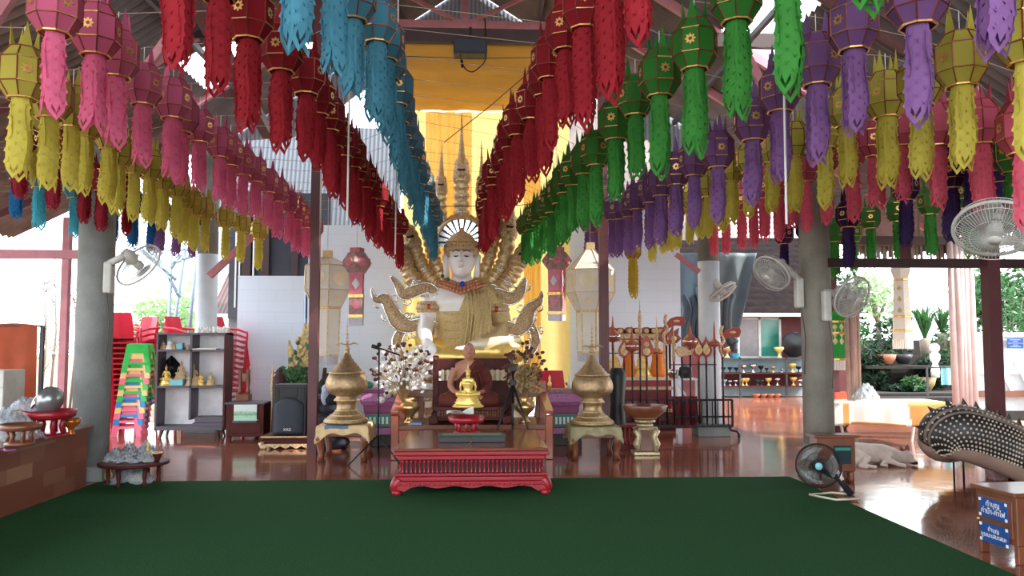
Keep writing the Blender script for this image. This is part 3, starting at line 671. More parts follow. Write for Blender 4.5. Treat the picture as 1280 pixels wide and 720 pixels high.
# gold robe over the torso and legs
m = MB()
m.tube([B(577, 358, .02), B(576, 375, 0), B(573, 395, 0), B(573, 415, 0), B(574, 444, 0)], [.34, .44, .40, .37, .44], 22, sy=.70)
m.tube([B(577, 363, 0), B(596, 364, .0), B(617, 375, 0)], [.235, .235, .225], 16); m.ell(B(592, 380, -.16), (.22, .16, .2))
m.tube([B(617, 376, 0), B(625, 397, -.02), B(628, 412, -.08)], [.20, .175, .16], 14); m.tube([B(627, 412, -.1), B(614, 425, -.36), B(603, 431, -.46)], [.16, .145, .12], 14)
m.tube([B(600, 366, -.26), B(604, 400, -.32), B(600, 434, -.36)], [.10, .15, .17], 12, sy=.5)
r_ = fused(m, .03, 3)
lp, l2 = B(590, 352), B(574, 390)
r_ = clipped(r_, lambda c: c.z < l2.z+.0 or c.x > lerp(l2.x, lp.x, (c.z-l2.z)/(lp.z-l2.z)), [(l2, Vector((0, 0, 1))), (l2, Vector((-(lp.z-l2.z), 0, lp.x-l2.x)).normalized())])
r_.build('robe', M['gold_robe'], bud, solid=.03)
fo = sm()
for k in range(7):
    x = 585+k*4.5; fo.tube(spline([B(x-2, 362, -.33), B(x+1, 385, -.42), B(x-1, 410, -.43), B(x-5+k, 436, -.40)], 5), [.012]*16, 6)
for k in range(4): fo.tube(spline([B(556, 392+k*10, -.27), B(566, 393+k*10, -.34), B(574, 392+k*10, -.36)], 4), .012, 6)
fo.build('robe_folds', M['gold_robe'], bud)
m = MB()
m.tube([B(560, 440, -.0), B(535, 440, -.2), B(511, 437, -.38)], [.24, .24, .20], 16); m.tube([B(511, 437, -.38), B(545, 446, -.62), B(590, 447, -.68)], [.20, .16, .11], 14)
m.tube([B(595, 440, .0), B(622, 440, -.2), B(646, 438, -.36)], [.25, .25, .21], 16); m.tube([B(648, 437, -.36), B(620, 440, -.62), B(585, 440, -.70)], [.21, .16, .10], 14)
fused(m, .03, 5).build('crossed_legs', M['gold_bright'], bud)
m = sm(); m.tube(spline([B(586, 432, -.74), B(605, 430, -.74), B(628, 427, -.66), B(650, 424, -.5)], 5), [.05, .07, .08, .085, .09, .09, .09, .09, .09, .09, .09, .08, .08, .07, .06, .04], 12, sy=.4); m.build('robe_hem', mat('robe_cream', srgb(216,206,176), .4, metal=.2), bud)
# armlets and bracelets
for px, py, dy, r0_, mat_ in ((537, 384, -.01, .178, 'gold_old'), (620, 387, -.01, .178, 'gold_old')):
    a = sm()
    for k in (-1, 0, 1): a.tube([B(px, py+k*5, dy)+Vector((r0_*math.cos(t), r0_*math.sin(t), 0)) for t in [2*PI*j/24 for j in range(24)]], .026 if k else .05, 8, closed=True)
    for j in range(9):
        t = PI+PI*j/8
        for k in (-.5, .5): a.ell(B(px, py+k*9, dy)+Vector((r0_*math.cos(t), r0_*math.sin(t), 0)), .03, 8, 5)
    a.build('armlet', M['gold_old'], bud)
    a = sm(); a.ell(B(px, py, dy)+Vector((0, -r0_-.02, 0)), (.045, .03, .045)); a.build('armlet_gem', M['red_gem'], bud)
a = sm(); c_ = B(532, 412, -.24)
for k in range(3): a.tube([c_+Vector((.135*math.cos(t), .06*math.sin(t)-.03*k, .10*math.sin(t)-.03*k)) for t in [2*PI*j/20 for j in range(20)]], .017, 6, closed=True)
a.build('bracelet', M['gold_old'], bud)
# flame shaped wing ornaments
def flame(pts, rads, lab_curls=True):
    P = spline([B(*p) for p in pts], 7); n = len(P); rr = [.78*interp([(i/(len(rads)-1), r) for i, r in enumerate(rads)], j/(n-1))[0] for j in range(n)]
    g = sm(); g.tube(P, rr, 10, sy=.5)
    # scales along the face
    for j in range(2, n-2, 2):
        q = P[j]+Vector((0, -rr[j]*.5, 0)); g.ell(q, (rr[j]*.42, .02, rr[j]*.42), 8, 5)
    g.build('flame_ornament', M['gold_old'], bud)
    e = sm()
    for j in range(5, n-6, 7):
        T = (P[j+1]-P[j-1]).normalized(); Nn = Vector((-T.z, 0, T.x)); s_ = 1 if (j//7) % 2 else -1; q0 = P[j]+Nn*rr[j]*s_; e.tube([q0+(T*math.cos(a)*s_+Nn*s_*math.sin(a))*(.075-.01*a)+Nn*s_*.02 for a in [k*.5 for k in range(10)]], [.02-.0012*k for k in range(10)], 6)
    for s in (-1, 1):
        q = []
        for j in range(n):
            T = (P[min(n-1, j+1)]-P[max(0, j-1)]).normalized(); Nn = Vector((-T.z, 0, T.x)); q.append(P[j]+Nn*rr[j]*s+Vector((0, -.03, 0)))
        e.tube(q, .014, 6)
    e.ell(P[-1], (.02, .02, .03)); e.build('mirror_edging', M['mirror'], bud)
SYM = lambda L, dx=0: [(1154-x+dx, y, d) for x, y, d in L]
A = [(552, 388, -.1), (548, 370, -.14), (535, 360, -.16), (518, 364, -.14), (505, 368, -.12), (498, 357, -.1), (489, 346, -.08)]
flame(A, [.05, .07, .10, .12, .11, .07, .015]); flame(SYM([(552, 388, -.1), (546, 372, -.1), (534, 367, -.1), (518, 373, -.1), (506, 368, -.1), (499, 352, -.08), (497, 348, -.08)]), [.04, .07, .11, .13, .11, .05, .015])
A = [(548, 408, -.1), (530, 404, -.14), (512, 408, -.16), (498, 402, -.14), (490, 388, -.12), (482, 374, -.1), (470, 374, -.08), (465, 362, -.06)]
flame(A, [.06, .10, .13, .16, .14, .10, .05, .012]); flame(SYM([(545, 410, -.1), (528, 406, -.12), (508, 412, -.14), (498, 402, -.12), (492, 386, -.1), (480, 376, -.08), (477, 366, -.06)]), [.06, .10, .13, .16, .12, .06, .012])
A = [(530, 396, -.08), (510, 406, -.1), (497, 424, -.12), (500, 444, -.14), (512, 452, -.14)]
flame(A, [.05, .08, .10, .09, .03]); flame(SYM([(505, 398, -.08), (494, 402, -.08), (485, 420, -.08), (488, 436, -.1), (498, 452, -.1)]), [.03, .07, .09, .08, .03])
flame(SYM([(494, 402, -.06), (492, 392, -.06), (488, 380, -.06)]), [.04, .05, .01])
# serpents: ribbed gold necks fanning out behind the shoulders
def serpent(pts, r, spire=False, sc_=1.0):
    P = spline([B(*p) for p in pts], 12); n = len(P); g = sm()
    rr = [r*.8*(1+.28*abs(math.sin(j*PI/4.0))) for j in range(n)]
    g.tube(P, rr, 14); g.build('serpent_neck', M['gold'], bud)
    T = (P[-1]-P[-3]).normalized(); H = P[-1]; X = Vector((0, -1, 0)); side = T.cross(X).normalized()
    h = sm()
    for d, rx, rz in ((0, 1.15, .9), (.9, 1.05, .8), (1.7, .85, .6)): h.ell(H+T*r*d, (r*rx, r*.95, r*rx), 12, 8)
    h.tube([H+T*r*1.2+X*r*.3, H+T*r*1.3+X*r*1.5], [r*.75, r*.45], 10)       # snout
    h.tube([H+T*r*.35+X*r*.3, H+T*r*.2+X*r*1.35], [r*.6, r*.35], 10)        # lower jaw
    h.build('serpent_head', M['gold_old'], bud)
    k = sm(); k.ell(H+T*r*.78+X*r*1.05, (r*.5, r*.35, r*.28), 10, 6); k.build('serpent_mouth', mat('mouth_dark', srgb(60,26,20), .5), bud)
    c = sm(); L = (6.2 if spire else 3.4)*r; c.tube([H+T*r*1.6, H+T*(r*2.2), H+T*(r*2.3), H+T*(r*1.6+L*.5), H+T*(r*1.6+L)], [r*.95, r*.75, r*.5, r*.22, r*.03], 10); c.build('serpent_crest', M['gold_old'], bud)
    s = sm(); q = P[n//2]+X*r*.9
    for a in range(8): s.ell(q+(side*math.cos(a*PI/4)+T*math.sin(a*PI/4))*r*.35, r*.15, 6, 4)
    s.ell(q, r*.2, 8, 5); s.build('star_boss', M['mirror'], bud)
serpent([(577, 330, .32), (577, 285, .36), (577, 250, .34), (577, 222, .28)], .135, True)
serpent([(568, 330, .36), (556, 290, .38), (551, 262, .36), (551, 238, .3)], .105, True)
serpent([(588, 330, .36), (598, 290, .38), (603, 262, .36), (603, 238, .3)], .105, True)
for sgn in (-1, 1):
    X_ = lambda x: x if sgn < 0 else 1154-x
    serpent([(X_(556), 352, .24), (X_(545), 330, .28), (X_(538), 308, .28), (X_(534), 286, .24)], .11)
    serpent([(X_(552), 362, .2), (X_(536), 346, .24), (X_(524), 326, .22), (X_(516 if sgn < 0 else 518), 304 if sgn < 0 else 292, .18)], .13)
    serpent([(X_(548), 372, .16), (X_(528), 360, .18), (X_(514), 344, .14), (X_(505), 326, .1)], .135)
# carved back shell between the serpents
sh = sm(); sh.ell(B(577, 292, .44), (.36, .08, .36), 20, 12); sh.build('back_shell', M['gold_old'], bud)
# lotus pedestal
pd = sm(); bz = B(578, 456).z
pd.lathe([(1.10, 0), (1.16, .08), (1.10, .16), (.98, .2), (.94, .42), (1.0, .5), (1.10, .56), (1.13, .66), (1.02, bz)], (0, .05, 0), 48, 1, .72)
pd.build('pedestal', mat('pedestal_mosaic', srgb(214,196,160), .3, metal=.3, var=.35, scale=30, bump=.4), bud)
pt = sm()
for k in range(30):
    a = 2*PI*k/30; pt.ell((1.10*math.cos(a), .05+.79*math.sin(a), bz-.28), (.10, .07, .17), 10, 7)
    pt.ell((1.06*math.cos(a+.1), .05+.76*math.sin(a+.1), bz-.5), (.09, .06, .13), 10, 7)
pt.build('lotus_petals', M['gold_pale'], bud)
# ---------------------------------------------------------------- wooden throne bench in front
YT = 10.2
tp = fl(590, YT); th = thing('throne_bench', 'wide orange-brown wooden throne bench with ivory inlaid back and arm rests', 'bench', tp)
def T(px, py, dy=0): return at(px, py, YT+dy)-tp
x0, x1 = T(489, 530).x, T(691, 530).x; zs = T(590, 531, 0).z
MB().box(x0+.03, x1-.03, -.02, .95, zs-.06, zs).build('seat', M['wood_brown'], th, bevel=.01)
MB().box(x0+.05, x1-.05, -.03, .0, zs-.20, zs-.062).build('seat_rail', M['wood_orange'], th, bevel=.008)
for x in (x0+.05, x1-.05):
    for y in (0, .93): MB().box(x-.05, x+.05, y-.05, y+.05, 0, zs+(.12 if y == 0 else .5)).build('leg', M['wood_orange'], th, bevel=.01)
    MB().bar((x, -.08, zs+.16), (x, .95, zs+.34), .11, .05).build('arm_rest', M['wood_orange'], th, bevel=.012)
bt = T(590, 487, .95).z
def back_panel(xa, xb, z1, n):
    MB().box(xa, xb, .9, .94, z1-.10, z1).build('back_rail', M['wood_brown'], th, bevel=.008)
    for k in range(n+1):
        x = lerp(xa+.03, xb-.03, k/n); MB().box(x-.035, x+.035, .9, .94, zs, z1-.1).build('back_slat', M['wood_brown'], th, bevel=.004)
        if k < n:
            xm = x+(xb-xa-.06)/n/2; iv = MB(); iv.box(xm-.045, xm+.045, .91, .93, zs+.14, z1-.16); iv.box(xm-.02, xm+.02, .905, .91, zs+.18, z1-.2); iv.build('ivory_inlay', M['ivory'], th, bevel=.006)
back_panel(x0+.08, T(543, 500).x, bt, 2); back_panel(T(640, 500).x, x1-.08, bt, 2)
# high centre back with carved ivory row
zb0, zb1 = T(590, 503, .8).z, T(590, 448, .8).z; xa, xb = T(542, 480, .8).x, T(640, 480, .8).x
MB().box(xa, xb, .78, .84, zb1-.16, zb1).build('centre_back_rail', M['wood_dark'], th, bevel=.02)
MB().box(xa, xb, .80, .82, zs, zb1-.3).build('centre_back_panel', M['wood_dark'], th)
for x in (xa+.03, xb-.03): MB().box(x-.04, x+.04, .77, .85, zs, zb1+.04).build('back_post', M['wood_dark'], th, bevel=.01)
iv = MB(); n = 12
for k in range(n):
    x = lerp(xa+.12, xb-.12, k/(n-1)); iv.box(x-.022, x+.022, .785, .80, zb1-.30, zb1-.17); iv.ell((x, .79, zb1-.17), (.022, .01, .03), 8, 5)
iv.build('ivory_carving', M['ivory'], th)
# dark altar stand on the bench
sp = Vector((T(588, 531).x, .30, 0))+tp; sp.z = (tp.z+zs)
st = thing('altar_stand', 'dark carved wooden stand with a row of small balusters, standing on the throne bench', 'stand', sp)
hs = (at(588, 507, sp.y)-sp).z; w2 = .47
MB().box(-w2, w2, -.22, .45, hs-.05, hs).build('top', M['wood_dark'], st, bevel=.01)
MB().box(-w2+.04, w2-.04, -.2, .43, hs-.14, hs-.12).build('lower_rail', M['wood_dark'], st)
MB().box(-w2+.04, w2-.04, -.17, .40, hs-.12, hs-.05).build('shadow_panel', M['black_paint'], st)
for k in range(24):
    x = lerp(-w2+.08, w2-.08, k/23); MB().lathe([(.009, 0), (.014, .02), (.008, .035), (.014, .05), (.009, .07)], (x, -.19, hs-.12), 8).build('baluster', M['wood_brown'], st)
MB().box(-w2-.03, w2+.03, -.24, .47, .05, hs-.14, 0.96).build('skirt', M['wood_dark'], st, bevel=.01)
for sx_ in (-1, 1):
    for y in (-.2, .42): MB().box(sx_*(w2)-.06, sx_*(w2)+.06, y-.05, y+.05, 0, .10).build('foot', M['wood_dark'], st, bevel=.02)
ZS = sp.z+hs
# monk figure
YM = 10.62; mp = Vector((at(586, 500, YM).x, YM, ZS))
mk = thing('monk_statue', 'life-size seated monk figure with shaved head and dark red-brown robe, on the altar stand', 'statue', mp)
s_ = .93
def q(x, y, z): return Vector((x, y, z))*s_
m = MB()
m.ell(q(0, .02, .13), (.20, .16, .13)); m.tube([q(0, .03, .12), q(0, .05, .3), q(0, .04, .46), q(0, .03, .54)], [.15, .145, .16, .13], 18, sy=.72)
m.tube([q(-.185, .03, .52), q(-.08, .03, .545), q(.08, .03, .545), q(.185, .03, .52)], [.062, .085, .085, .062], 14)
m.tube([q(0, .03, .54), q(0, .01, .62), q(0, 0, .66)], [.075, .055, .055], 14)
m.ell(q(0, -.015, .755), (.078, .096, .115), 20, 14); m.ell(q(0, -.04, .70), (.056, .06, .06))
for s in (-1, 1):
    m.tube([q(s*.195, .03, .51), q(s*.25, .02, .38), q(s*.265, -.02, .27)], [.055, .046, .04], 12)
    m.tube([q(s*.265, -.02, .27), q(s*.20, -.16, .20), q(s*.10, -.24, .175)], [.042, .036, .026], 12)
    m.tube([q(s*.10, .0, .09), q(s*.26, -.10, .095), q(s*.37, -.16, .08)], [.105, .095, .075], 14)
    m.tube([q(s*.37, -.16, .08), q(s*.20, -.27, .075), q(-s*.02, -.30, .06)], [.075, .06, .042], 12)
m.tube([q(.06, -.32, .10), q(.16, -.30, .12), q(.21, -.27, .12)], [.03, .036, .03], 10)
for s in (-1, 1):
    c = q(s*.05, -.265, .175); m.ell(c, (.06, .035, .02))
    for k in range(4): m.tube([c+q(-s*.03, -.025+.016*k, 0), c+q(-s*.075, -.022+.016*k, -.004), c+q(-s*.105, -.018+.016*k, -.012)], [.009, .009, .007], 6)
    m.tube([c+q(0, .02, .01), c+q(-s*.03, .035, .02)], [.010, .008], 6)
mb_ = fused(m, .012, 4); mb_.build('body', M['skin_wax'], mk)
f = sm(); hc_ = q(0, -.015, .755)
f.tube([hc_+q(0, -.085, .03), hc_+q(0, -.112, -.022)], [.008, .017], 8); f.build('nose', M['skin_wax'], mk)
for s in (-1, 1):
    e = sm(); e.ell(hc_+q(s*.03, -.088, .012), (.013, .006, .005)); e.build('eye', M['black_paint'], mk)
    e = sm(); e.tube([hc_+q(s*.014, -.092, .034), hc_+q(s*.034, -.09, .038), hc_+q(s*.05, -.078, .03)], .004, 5); e.build('eyebrow', M['black_paint'], mk)
    e = sm(); e.ell(hc_+q(s*.079, .0, -.01), (.012, .022, .034)); e.build('ear', M['skin_wax'], mk)
e = sm(); e.ell(hc_+q(0, -.083, -.05), (.022, .008, .005)); e.build('mouth', mat('monk_lip', srgb(120,60,50), .5), mk)
m = MB()
m.ell(q(0, .02, .13), (.225, .185, .145)); m.tube([q(0, .03, .12), q(0, .05, .3), q(0, .04, .46), q(0, .035, .55)], [.172, .168, .182, .14], 18, sy=.74)
m.tube([q(-.02, .03, .545), q(.08, .03, .548), q(.19, .03, .52)], [.10, .108, .085], 14)
m.tube([q(.20, .03, .51), q(.257, .02, .38), q(.272, -.03, .26)], [.078, .07, .07], 12); m.tube([q(.272, -.03, .27), q(.21, -.17, .2)], [.07, .06], 12)
for s in (-1, 1):
    m.tube([q(s*.10, .0, .09), q(s*.26, -.10, .095), q(s*.38, -.16, .08)], [.125, .112, .092], 14); m.tube([q(s*.38, -.16, .08), q(s*.2, -.265, .075), q(s*.06, -.28, .06)], [.092, .075, .055], 12)
r_ = clipped(fused(m, .015, 3), lambda c: c.z/s_ < .17 or c.x/s_ > lerp(-.21, .04, (c.z/s_-.30)/.28), [(q(0, 0, .17), Vector((0, 0, 1))), (q(-.21, 0, .30), Vector((-.28, 0, .25)).normalized())]); r_.build('robe', M['robe_monk'], mk, solid=.008)
fo = sm()
for k in range(5): fo.tube(spline([q(-.16+.05*k, -.135, .33+.03*k), q(-.03+.05*k, -.16, .42+.02*k), q(.10+.03*k, -.12, .56)], 5), .008, 5)
for k in range(3): fo.tube(spline([q(.02+.05*k, -.15, .5), q(.06+.06*k, -.17, .35), q(.1+.04*k, -.2, .2)], 5), .008, 5)
fo.build('robe_folds', M['robe_monk'], mk)
# small golden statue builder (also used on the shelf)
def buddha_meshes():
    m = MB(); m.tube([(0, 0, .36), (0, .0, .47), (0, .0, .62), (0, 0, .70)], [.13, .115, .15, .08], 14, sy=.7)
    m.tube([(-.15, 0, .68), (0, 0, .71), (.15, 0, .68)], [.055, .07, .055], 10); m.tube([(0, 0, .7), (0, 0, .8)], [.05, .045], 10); m.ell((0, -.01, .85), (.062, .068, .085), 14, 10)
    for s in (-1, 1):
        m.tube([(s*.16, 0, .66), (s*.20, 0, .53), (s*.185, -.06, .43)], [.036, .03, .028], 10); m.tube([(s*.20, -.06, .43), (s*.05, -.16, .40)], [.028, .024], 10)
        m.tube([(s*.08, 0, .35), (s*.32, -.06, .335)], [.08, .06], 12); m.tube([(s*.27, -.06, .34), (0, -.16, .33)], [.07, .045], 12)
    body = fused(m, .016, 2)
    hat = sm(); hat.lathe([(.075, .90), (.065, .95), (.035, .975), (.03, 1.0), (.012, 1.06), (.004, 1.13)], (0, 0, 0), 14)
    base = sm(); base.lathe([(.40, 0), (.42, .03), (.36, .07), (.33, .10), (.35, .13), (.30, .17), (.31, .20), (.27, .23), (.28, .27), (.24, .29)], (0, -.02, 0), 24, 1, .62)
    return body, hat, base
bb, bh, bs = buddha_meshes(); BM = {}
def small_buddha(pos, h, m, lab, group=None, rz=0):
    t = thing('golden_statuette' if 'gold' in lab else 'statuette', lab, 'statuette', pos, rz, group); t.scale = (h/1.13,)*3
    for nm, src in (('body', bb), ('flame_hat', bh), ('lotus_base', bs)):
        k = nm+m
        if k not in BM: BM[k] = src.mesh(nm, M[m])
        o = bpy.data.objects.new(nm, BM[k]); C.objects.link(o); o.parent = t
    return t
p = Vector((at(585, 500, 10.25).x, 10.25, ZS)); small_buddha(p, (at(585, 454, 10.25).z-ZS), 'gold_bright', 'small bright golden seated statuette placed in front of the seated monk figure')
# brass vases with dried lotus pods
def vase(px, py, Y, lab):
    p = at(px, py, Y); t = thing('brass_vase', lab, 'vase', p)
    sm().lathe([(.07, 0), (.085, .01), (.05, .04), (.035, .07), (.06, .11), (.125, .17), (.15, .22), (.13, .27), (.07, .30), (.06, .33), (.085, .36)], n=24).build('vase_body', M['brass'], t); return t, p
def bouquet(pos, px, w_, h, n, lab, seed, leaf=True):
    t = thing('dried_bouquet', lab, 'bouquet', pos); r = random.Random(seed); s = sm(); pods = sm(); lv = MB(); br = sm()
    for i in range(n):
        a = r.uniform(-1, 1); hh = h*r.uniform(.35, 1)*(1-.25*abs(a)); tip = Vector((a*w_, r.uniform(-.2, .2), hh))
        s.tube([(0, 0, -.1), Vector((a*w_*.3, tip.y*.4, hh*.5)), tip], .004, 4); pods.ell(tip, (.028, .026, .022), 8, 5)
    for i in range(int(n*(4 if px < 600 else 1.6))):
        a = r.uniform(-1, 1); hh = h*r.uniform(.1, .9 if px < 600 else .55); c = Vector((a*w_*.75, r.uniform(-.2, .2), hh))
        d = Vector((r.uniform(-1, 1), r.uniform(-.6, .6), r.uniform(-.6, 1))).normalized()*(.032 if px < 600 else .05); e = d.cross(Vector((0, 1, .3))).normalized()*.02
        lv.add([c-d, c+e, c+d, c-e], [(0, 1, 2, 3)])
    s.build('stems', M['dry_stem'], t); pods.build('lotus_pods', M['lotus_pod'], t)['kind'] = 'stuff'; lv.build('dry_leaves', M['white_plain' if px < 600 else 'dry_stem'], t)['kind'] = 'stuff'; return t  # left leaves are coloured white to imitate the glow of the sun
zt_ = tp.z+zs
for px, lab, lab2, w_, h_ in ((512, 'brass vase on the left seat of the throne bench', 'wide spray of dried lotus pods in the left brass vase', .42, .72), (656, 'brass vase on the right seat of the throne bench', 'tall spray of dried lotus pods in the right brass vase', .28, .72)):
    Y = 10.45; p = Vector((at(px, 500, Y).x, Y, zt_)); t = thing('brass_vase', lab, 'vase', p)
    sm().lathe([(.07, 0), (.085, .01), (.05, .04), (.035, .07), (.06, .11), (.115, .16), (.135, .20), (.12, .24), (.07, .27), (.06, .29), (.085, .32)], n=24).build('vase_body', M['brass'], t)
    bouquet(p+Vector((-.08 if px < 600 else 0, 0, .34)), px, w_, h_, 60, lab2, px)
# white blossoms added to imitate the sun glare behind the bench, left
p = fl(512, 11.4); t = thing('glare_flower_stand', 'white flower arrangement added to imitate sun glare at the left foot of the large statue', 'flowers', p); r = random.Random(5)
fl_ = sm(); pods = sm()
for i in range(90):
    a = r.uniform(-1, 1); z = at(512, r.uniform(452, 500), 11.4).z+.0; c = Vector((a*.42-.02*0, r.uniform(-.15, .15), z-.0)); fl_.ell(c, (.06, .05, .05), 8, 5)
    if i % 3 == 0: pods.ell(c+Vector((r.uniform(-.05, .05), -.1, .03)), .026, 8, 5)
fl_.build('glare_blossoms', M['white_plain'], t)['kind'] = 'stuff'; pods.build('dark_pods', M['lotus_pod'], t)['kind'] = 'stuff'
sm().lathe([(.2, 0), (.22, .03), (.1, .1), (.08, .5), (.22, .72), (.3, .8), (.25, .82)], n=20).build('stand', M['gold_pale'], t)
# blue booklet on the bench
p = Vector((at(520, 532, 10.3).x, 10.3, zt_)); o = MB().box(-.08, .08, -.1, .1, 0, .025).build('booklet', mat('bk', srgb(110,140,190), .6), loc=p, bevel=.004); tag(o, 'small light blue book lying on the left seat of the throne bench', 'book')
# camera tripod standing between bench and table
def tripod(px, Y, topy, lab, kind):
    p = fl(px, Y); t = thing('tripod' if kind else 'microphone_stand', lab, 'tripod' if kind else 'microphone stand', p); zt = (at(px, topy, Y)).z; return t, p, zt
t, p, zt = tripod(641, 9.95, 458, 'black camera tripod standing before the right side of the throne bench', 1)
hub = Vector((0, 0, zt-.22))
for a in (200, 335, 90): b = sm(); q_ = Vector((.36*math.cos(math.radians(a)), .30*math.sin(math.radians(a))*.6-.1, .0)); b.tube([hub, hub.lerp(q_, .5), q_], [.018, .014, .009], 8); b.build('leg', M['black_metal'], t)
b = sm(); b.tube([(0, 0, zt-.45), (0, 0, zt-.05)], .016, 8); b.build('centre_column', M['black_metal'], t)
b = MB(); b.cbox((0, 0, zt-.03), (.09, .07, .06)); b.cbox((.0, -.02, zt+.02), (.12, .05, .02)); b.tube([(0, 0, zt-.06), (-.12, -.12, zt-.14)], .008, 6); b.cbox((0, 0, zt-.2), (.07, .07, .07)); b.build('pan_head', M['black_metal'], t, bevel=.006)
t, p, zt = tripod(474, 9.95, 436, 'tall black microphone stand with a short boom, left of the throne bench', 0)
sm().tube([(0, 0, .12), (0, 0, zt)], .010, 8).build('pole', M['black_metal'], t)
for a in (215, 320, 95): b = sm(); b.tube([(0, 0, .34), (.40*math.cos(math.radians(a)), .4*math.sin(math.radians(a)), .008)], .010, 8); b.build('leg', M['black_metal'], t)
b = sm(); b.tube([(-.07, 0, zt+.03), (.21, -.04, zt-.06)], .011, 8); b.tube([(-.09, 0, zt+.035), (-.0, 0, zt+.01)], .026, 8); b.ell((0, 0, zt+.05), .028); b.build('boom', M['black_metal'], t)
sm().tube([(.19, -.03, zt-.05), (.26, -.05, zt-.08)], .012, 8).build('clip', M['black_metal'], t)
# ---------------------------------------------------------------- red lacquered low table
YR = 7.95; rp = fl(590, YR); rt = thing('low_table', 'red lacquered low table with a row of turned balusters, standing on the green carpet', 'table', rp)
def R(px, py, dy=0): return at(px, py, YR+dy)-rp
hw = .745; ht = at(590, 560, YR-.1).z; dp = 1.45
MB().box(-hw, hw, -.12, dp, ht-.03, ht).build('tabletop', M['wood_table'], rt, bevel=.008)
MB().box(-hw-.01, hw+.01, -.13, dp+.01, ht-.07, ht-.031).build('top_moulding', M['red_lacquer'], rt, bevel=.01)
MB().box(-hw+.03, hw-.03, -.10, dp-.02, ht-.115, ht-.07).build('upper_rail', M['red_lacquer'], rt, bevel=.01)
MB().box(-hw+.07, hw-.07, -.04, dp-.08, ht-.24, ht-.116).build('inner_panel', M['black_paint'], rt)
zb = ht-.24
bal = [(.013, 0), (.014, .01), (.007, .025), (.012, .05), (.007, .09), (.013, .1), (.012, .125)]
bme = sm().lathe(bal, n=10).mesh('baluster', M['red_lacquer'])
for k in range(33):
    o = bpy.data.objects.new('baluster', bme); C.objects.link(o); o.parent = rt; o.location = (lerp(-hw+.08, hw-.08, k/32), -.075, zb)
for sx_ in (-1, 1):
    for k in range(12):
        o = bpy.data.objects.new('baluster', bme); C.objects.link(o); o.parent = rt; o.location = (sx_*(hw-.05), lerp(.05, dp-.1, k/11), zb)
MB().box(-hw+.01, hw-.01, -.12, dp, zb-.03, zb).build('lower_rail', M['red_lacquer'], rt, bevel=.01)
b = MB(); b.box(-hw-.0, hw+.0, -.125, dp+.005, zb-.075, zb-.031); b.build('carved_band', M['red_lacquer'], rt, bevel=.012)
pts = [(-hw-.01, zb-.075), (hw+.01, zb-.075), (hw+.01, zb-.13)]
for k in range(21): u = k/20; pts.append((lerp(hw-.1, -hw+.1, u), zb-.125-.012*math.cos(u*PI*8)-(.03 if k in (0, 20) else 0)))
pts.append((-hw-.01, zb-.13))
MB().prism(pts, -.14, -.11).build('apron', M['red_lacquer'], rt)
sc_ = sm()
for k in range(30): x = lerp(-hw+.05, hw-.05, k/29); sc_.ell((x, -.14, zb-.10), (.02, .008, .012), 8, 5)
sc_.build('carved_flowers', M['red_lacquer'], rt)
for sx_ in (-1, 1):
    MB().box(min(sx_*hw, sx_*(hw-.03)), max(sx_*hw, sx_*(hw-.03)), -.1, dp, zb-.13, zb-.075).build('side_apron', M['red_lacquer'], rt)
    for y in (-.09, dp-.05):
        l = sm(); l.tube(spline([(sx_*(hw-.05), y, zb-.05), (sx_*(hw-.01), y-.01, zb-.12), (sx_*(hw-.02), y, .045), (sx_*(hw-.045), y, .025)], 4), [.05, .052, .054, .052, .05, .048, .044, .042, .04, .038, .038, .038, .036], 10); l.ell((sx_*(hw-.03), y-.02, .036), (.05, .05, .036), 12, 8); l.build('leg', M['red_lacquer'], rt)
tz = rp.z+ht
p = Vector((at(590, 552, 8.35).x, 8.35, tz)); o = thing('desk_mat_box', 'flat black tray with a green rim lying on the red low table', 'tray', p)
MB().box(-.34, .34, -.09, .11, 0, .06).build('tray_body', M['black_plastic'], o, bevel=.006); MB().box(-.35, .35, -.10, .12, .06, .075).build('green_rim', mat('trayrim', srgb(38,66,50), .5), o, bevel=.005); MB().box(-.30, .30, -.06, .09, .0751, .08).build('grey_pad', mat('traypad', srgb(110,112,98), .8), o)
b = sm(); b.tube(spline([(-.02, -.1, .03), (.0, -.2, .03), (-.03, -.3, .008), (-.05, -.42, .008)], 5), .004, 5); b.build('cord', M['dry_stem'], o)
# red pedestal tray
def ptray(pos, R_, H_, mname, lab, name='pedestal_tray', legs=8, rz=0):
    t = thing(name, lab, 'pedestal tray', pos, rz)
    sm().lathe([(R_*.8, H_-.03*R_/.2), (R_*.93, H_-.02), (R_, H_+.035*R_/.2), (R_*.97, H_+.035*R_/.2), (R_*.88, H_), (R_*.2, H_-.01)], n=32).build('bowl', M[mname], t)
    sm().lathe([(R_*.70, 0), (R_*.72, .012), (R_*.62, .03), (R_*.3, .035)], n=28).build('foot_ring', M[mname], t)
    for k in range(legs):
        a = 2*PI*k/legs; b = sm(); b.tube([(R_*.6*math.cos(a), R_*.6*math.sin(a), .02), (R_*.5*math.cos(a), R_*.5*math.sin(a), H_*.5), (R_*.62*math.cos(a), R_*.62*math.sin(a), H_-.01)], [.016*R_/.2, .02*R_/.2, .016*R_/.2], 8); b.build('leg', M[mname], t)
    return t
p = Vector((at(583, 545, 9.1).x, 9.1, tz)); ptray(p, .21, .15, 'red_lacquer', 'red lacquered pedestal tray with folded white paper, on the far edge of the red table')
g = MB(); g.grid(lambda u, v: (lerp(-.2, .1, u), lerp(-.12, .12, v), .0+.03*math.sin(u*5+v*3)+.03*u), 10, 6); o = g.build('paper_sheet', M['paper'], loc=p+Vector((-.02, 0, .225)), solid=.003); tag(o, 'folded sheet of white paper lying in the red pedestal tray', 'paper')
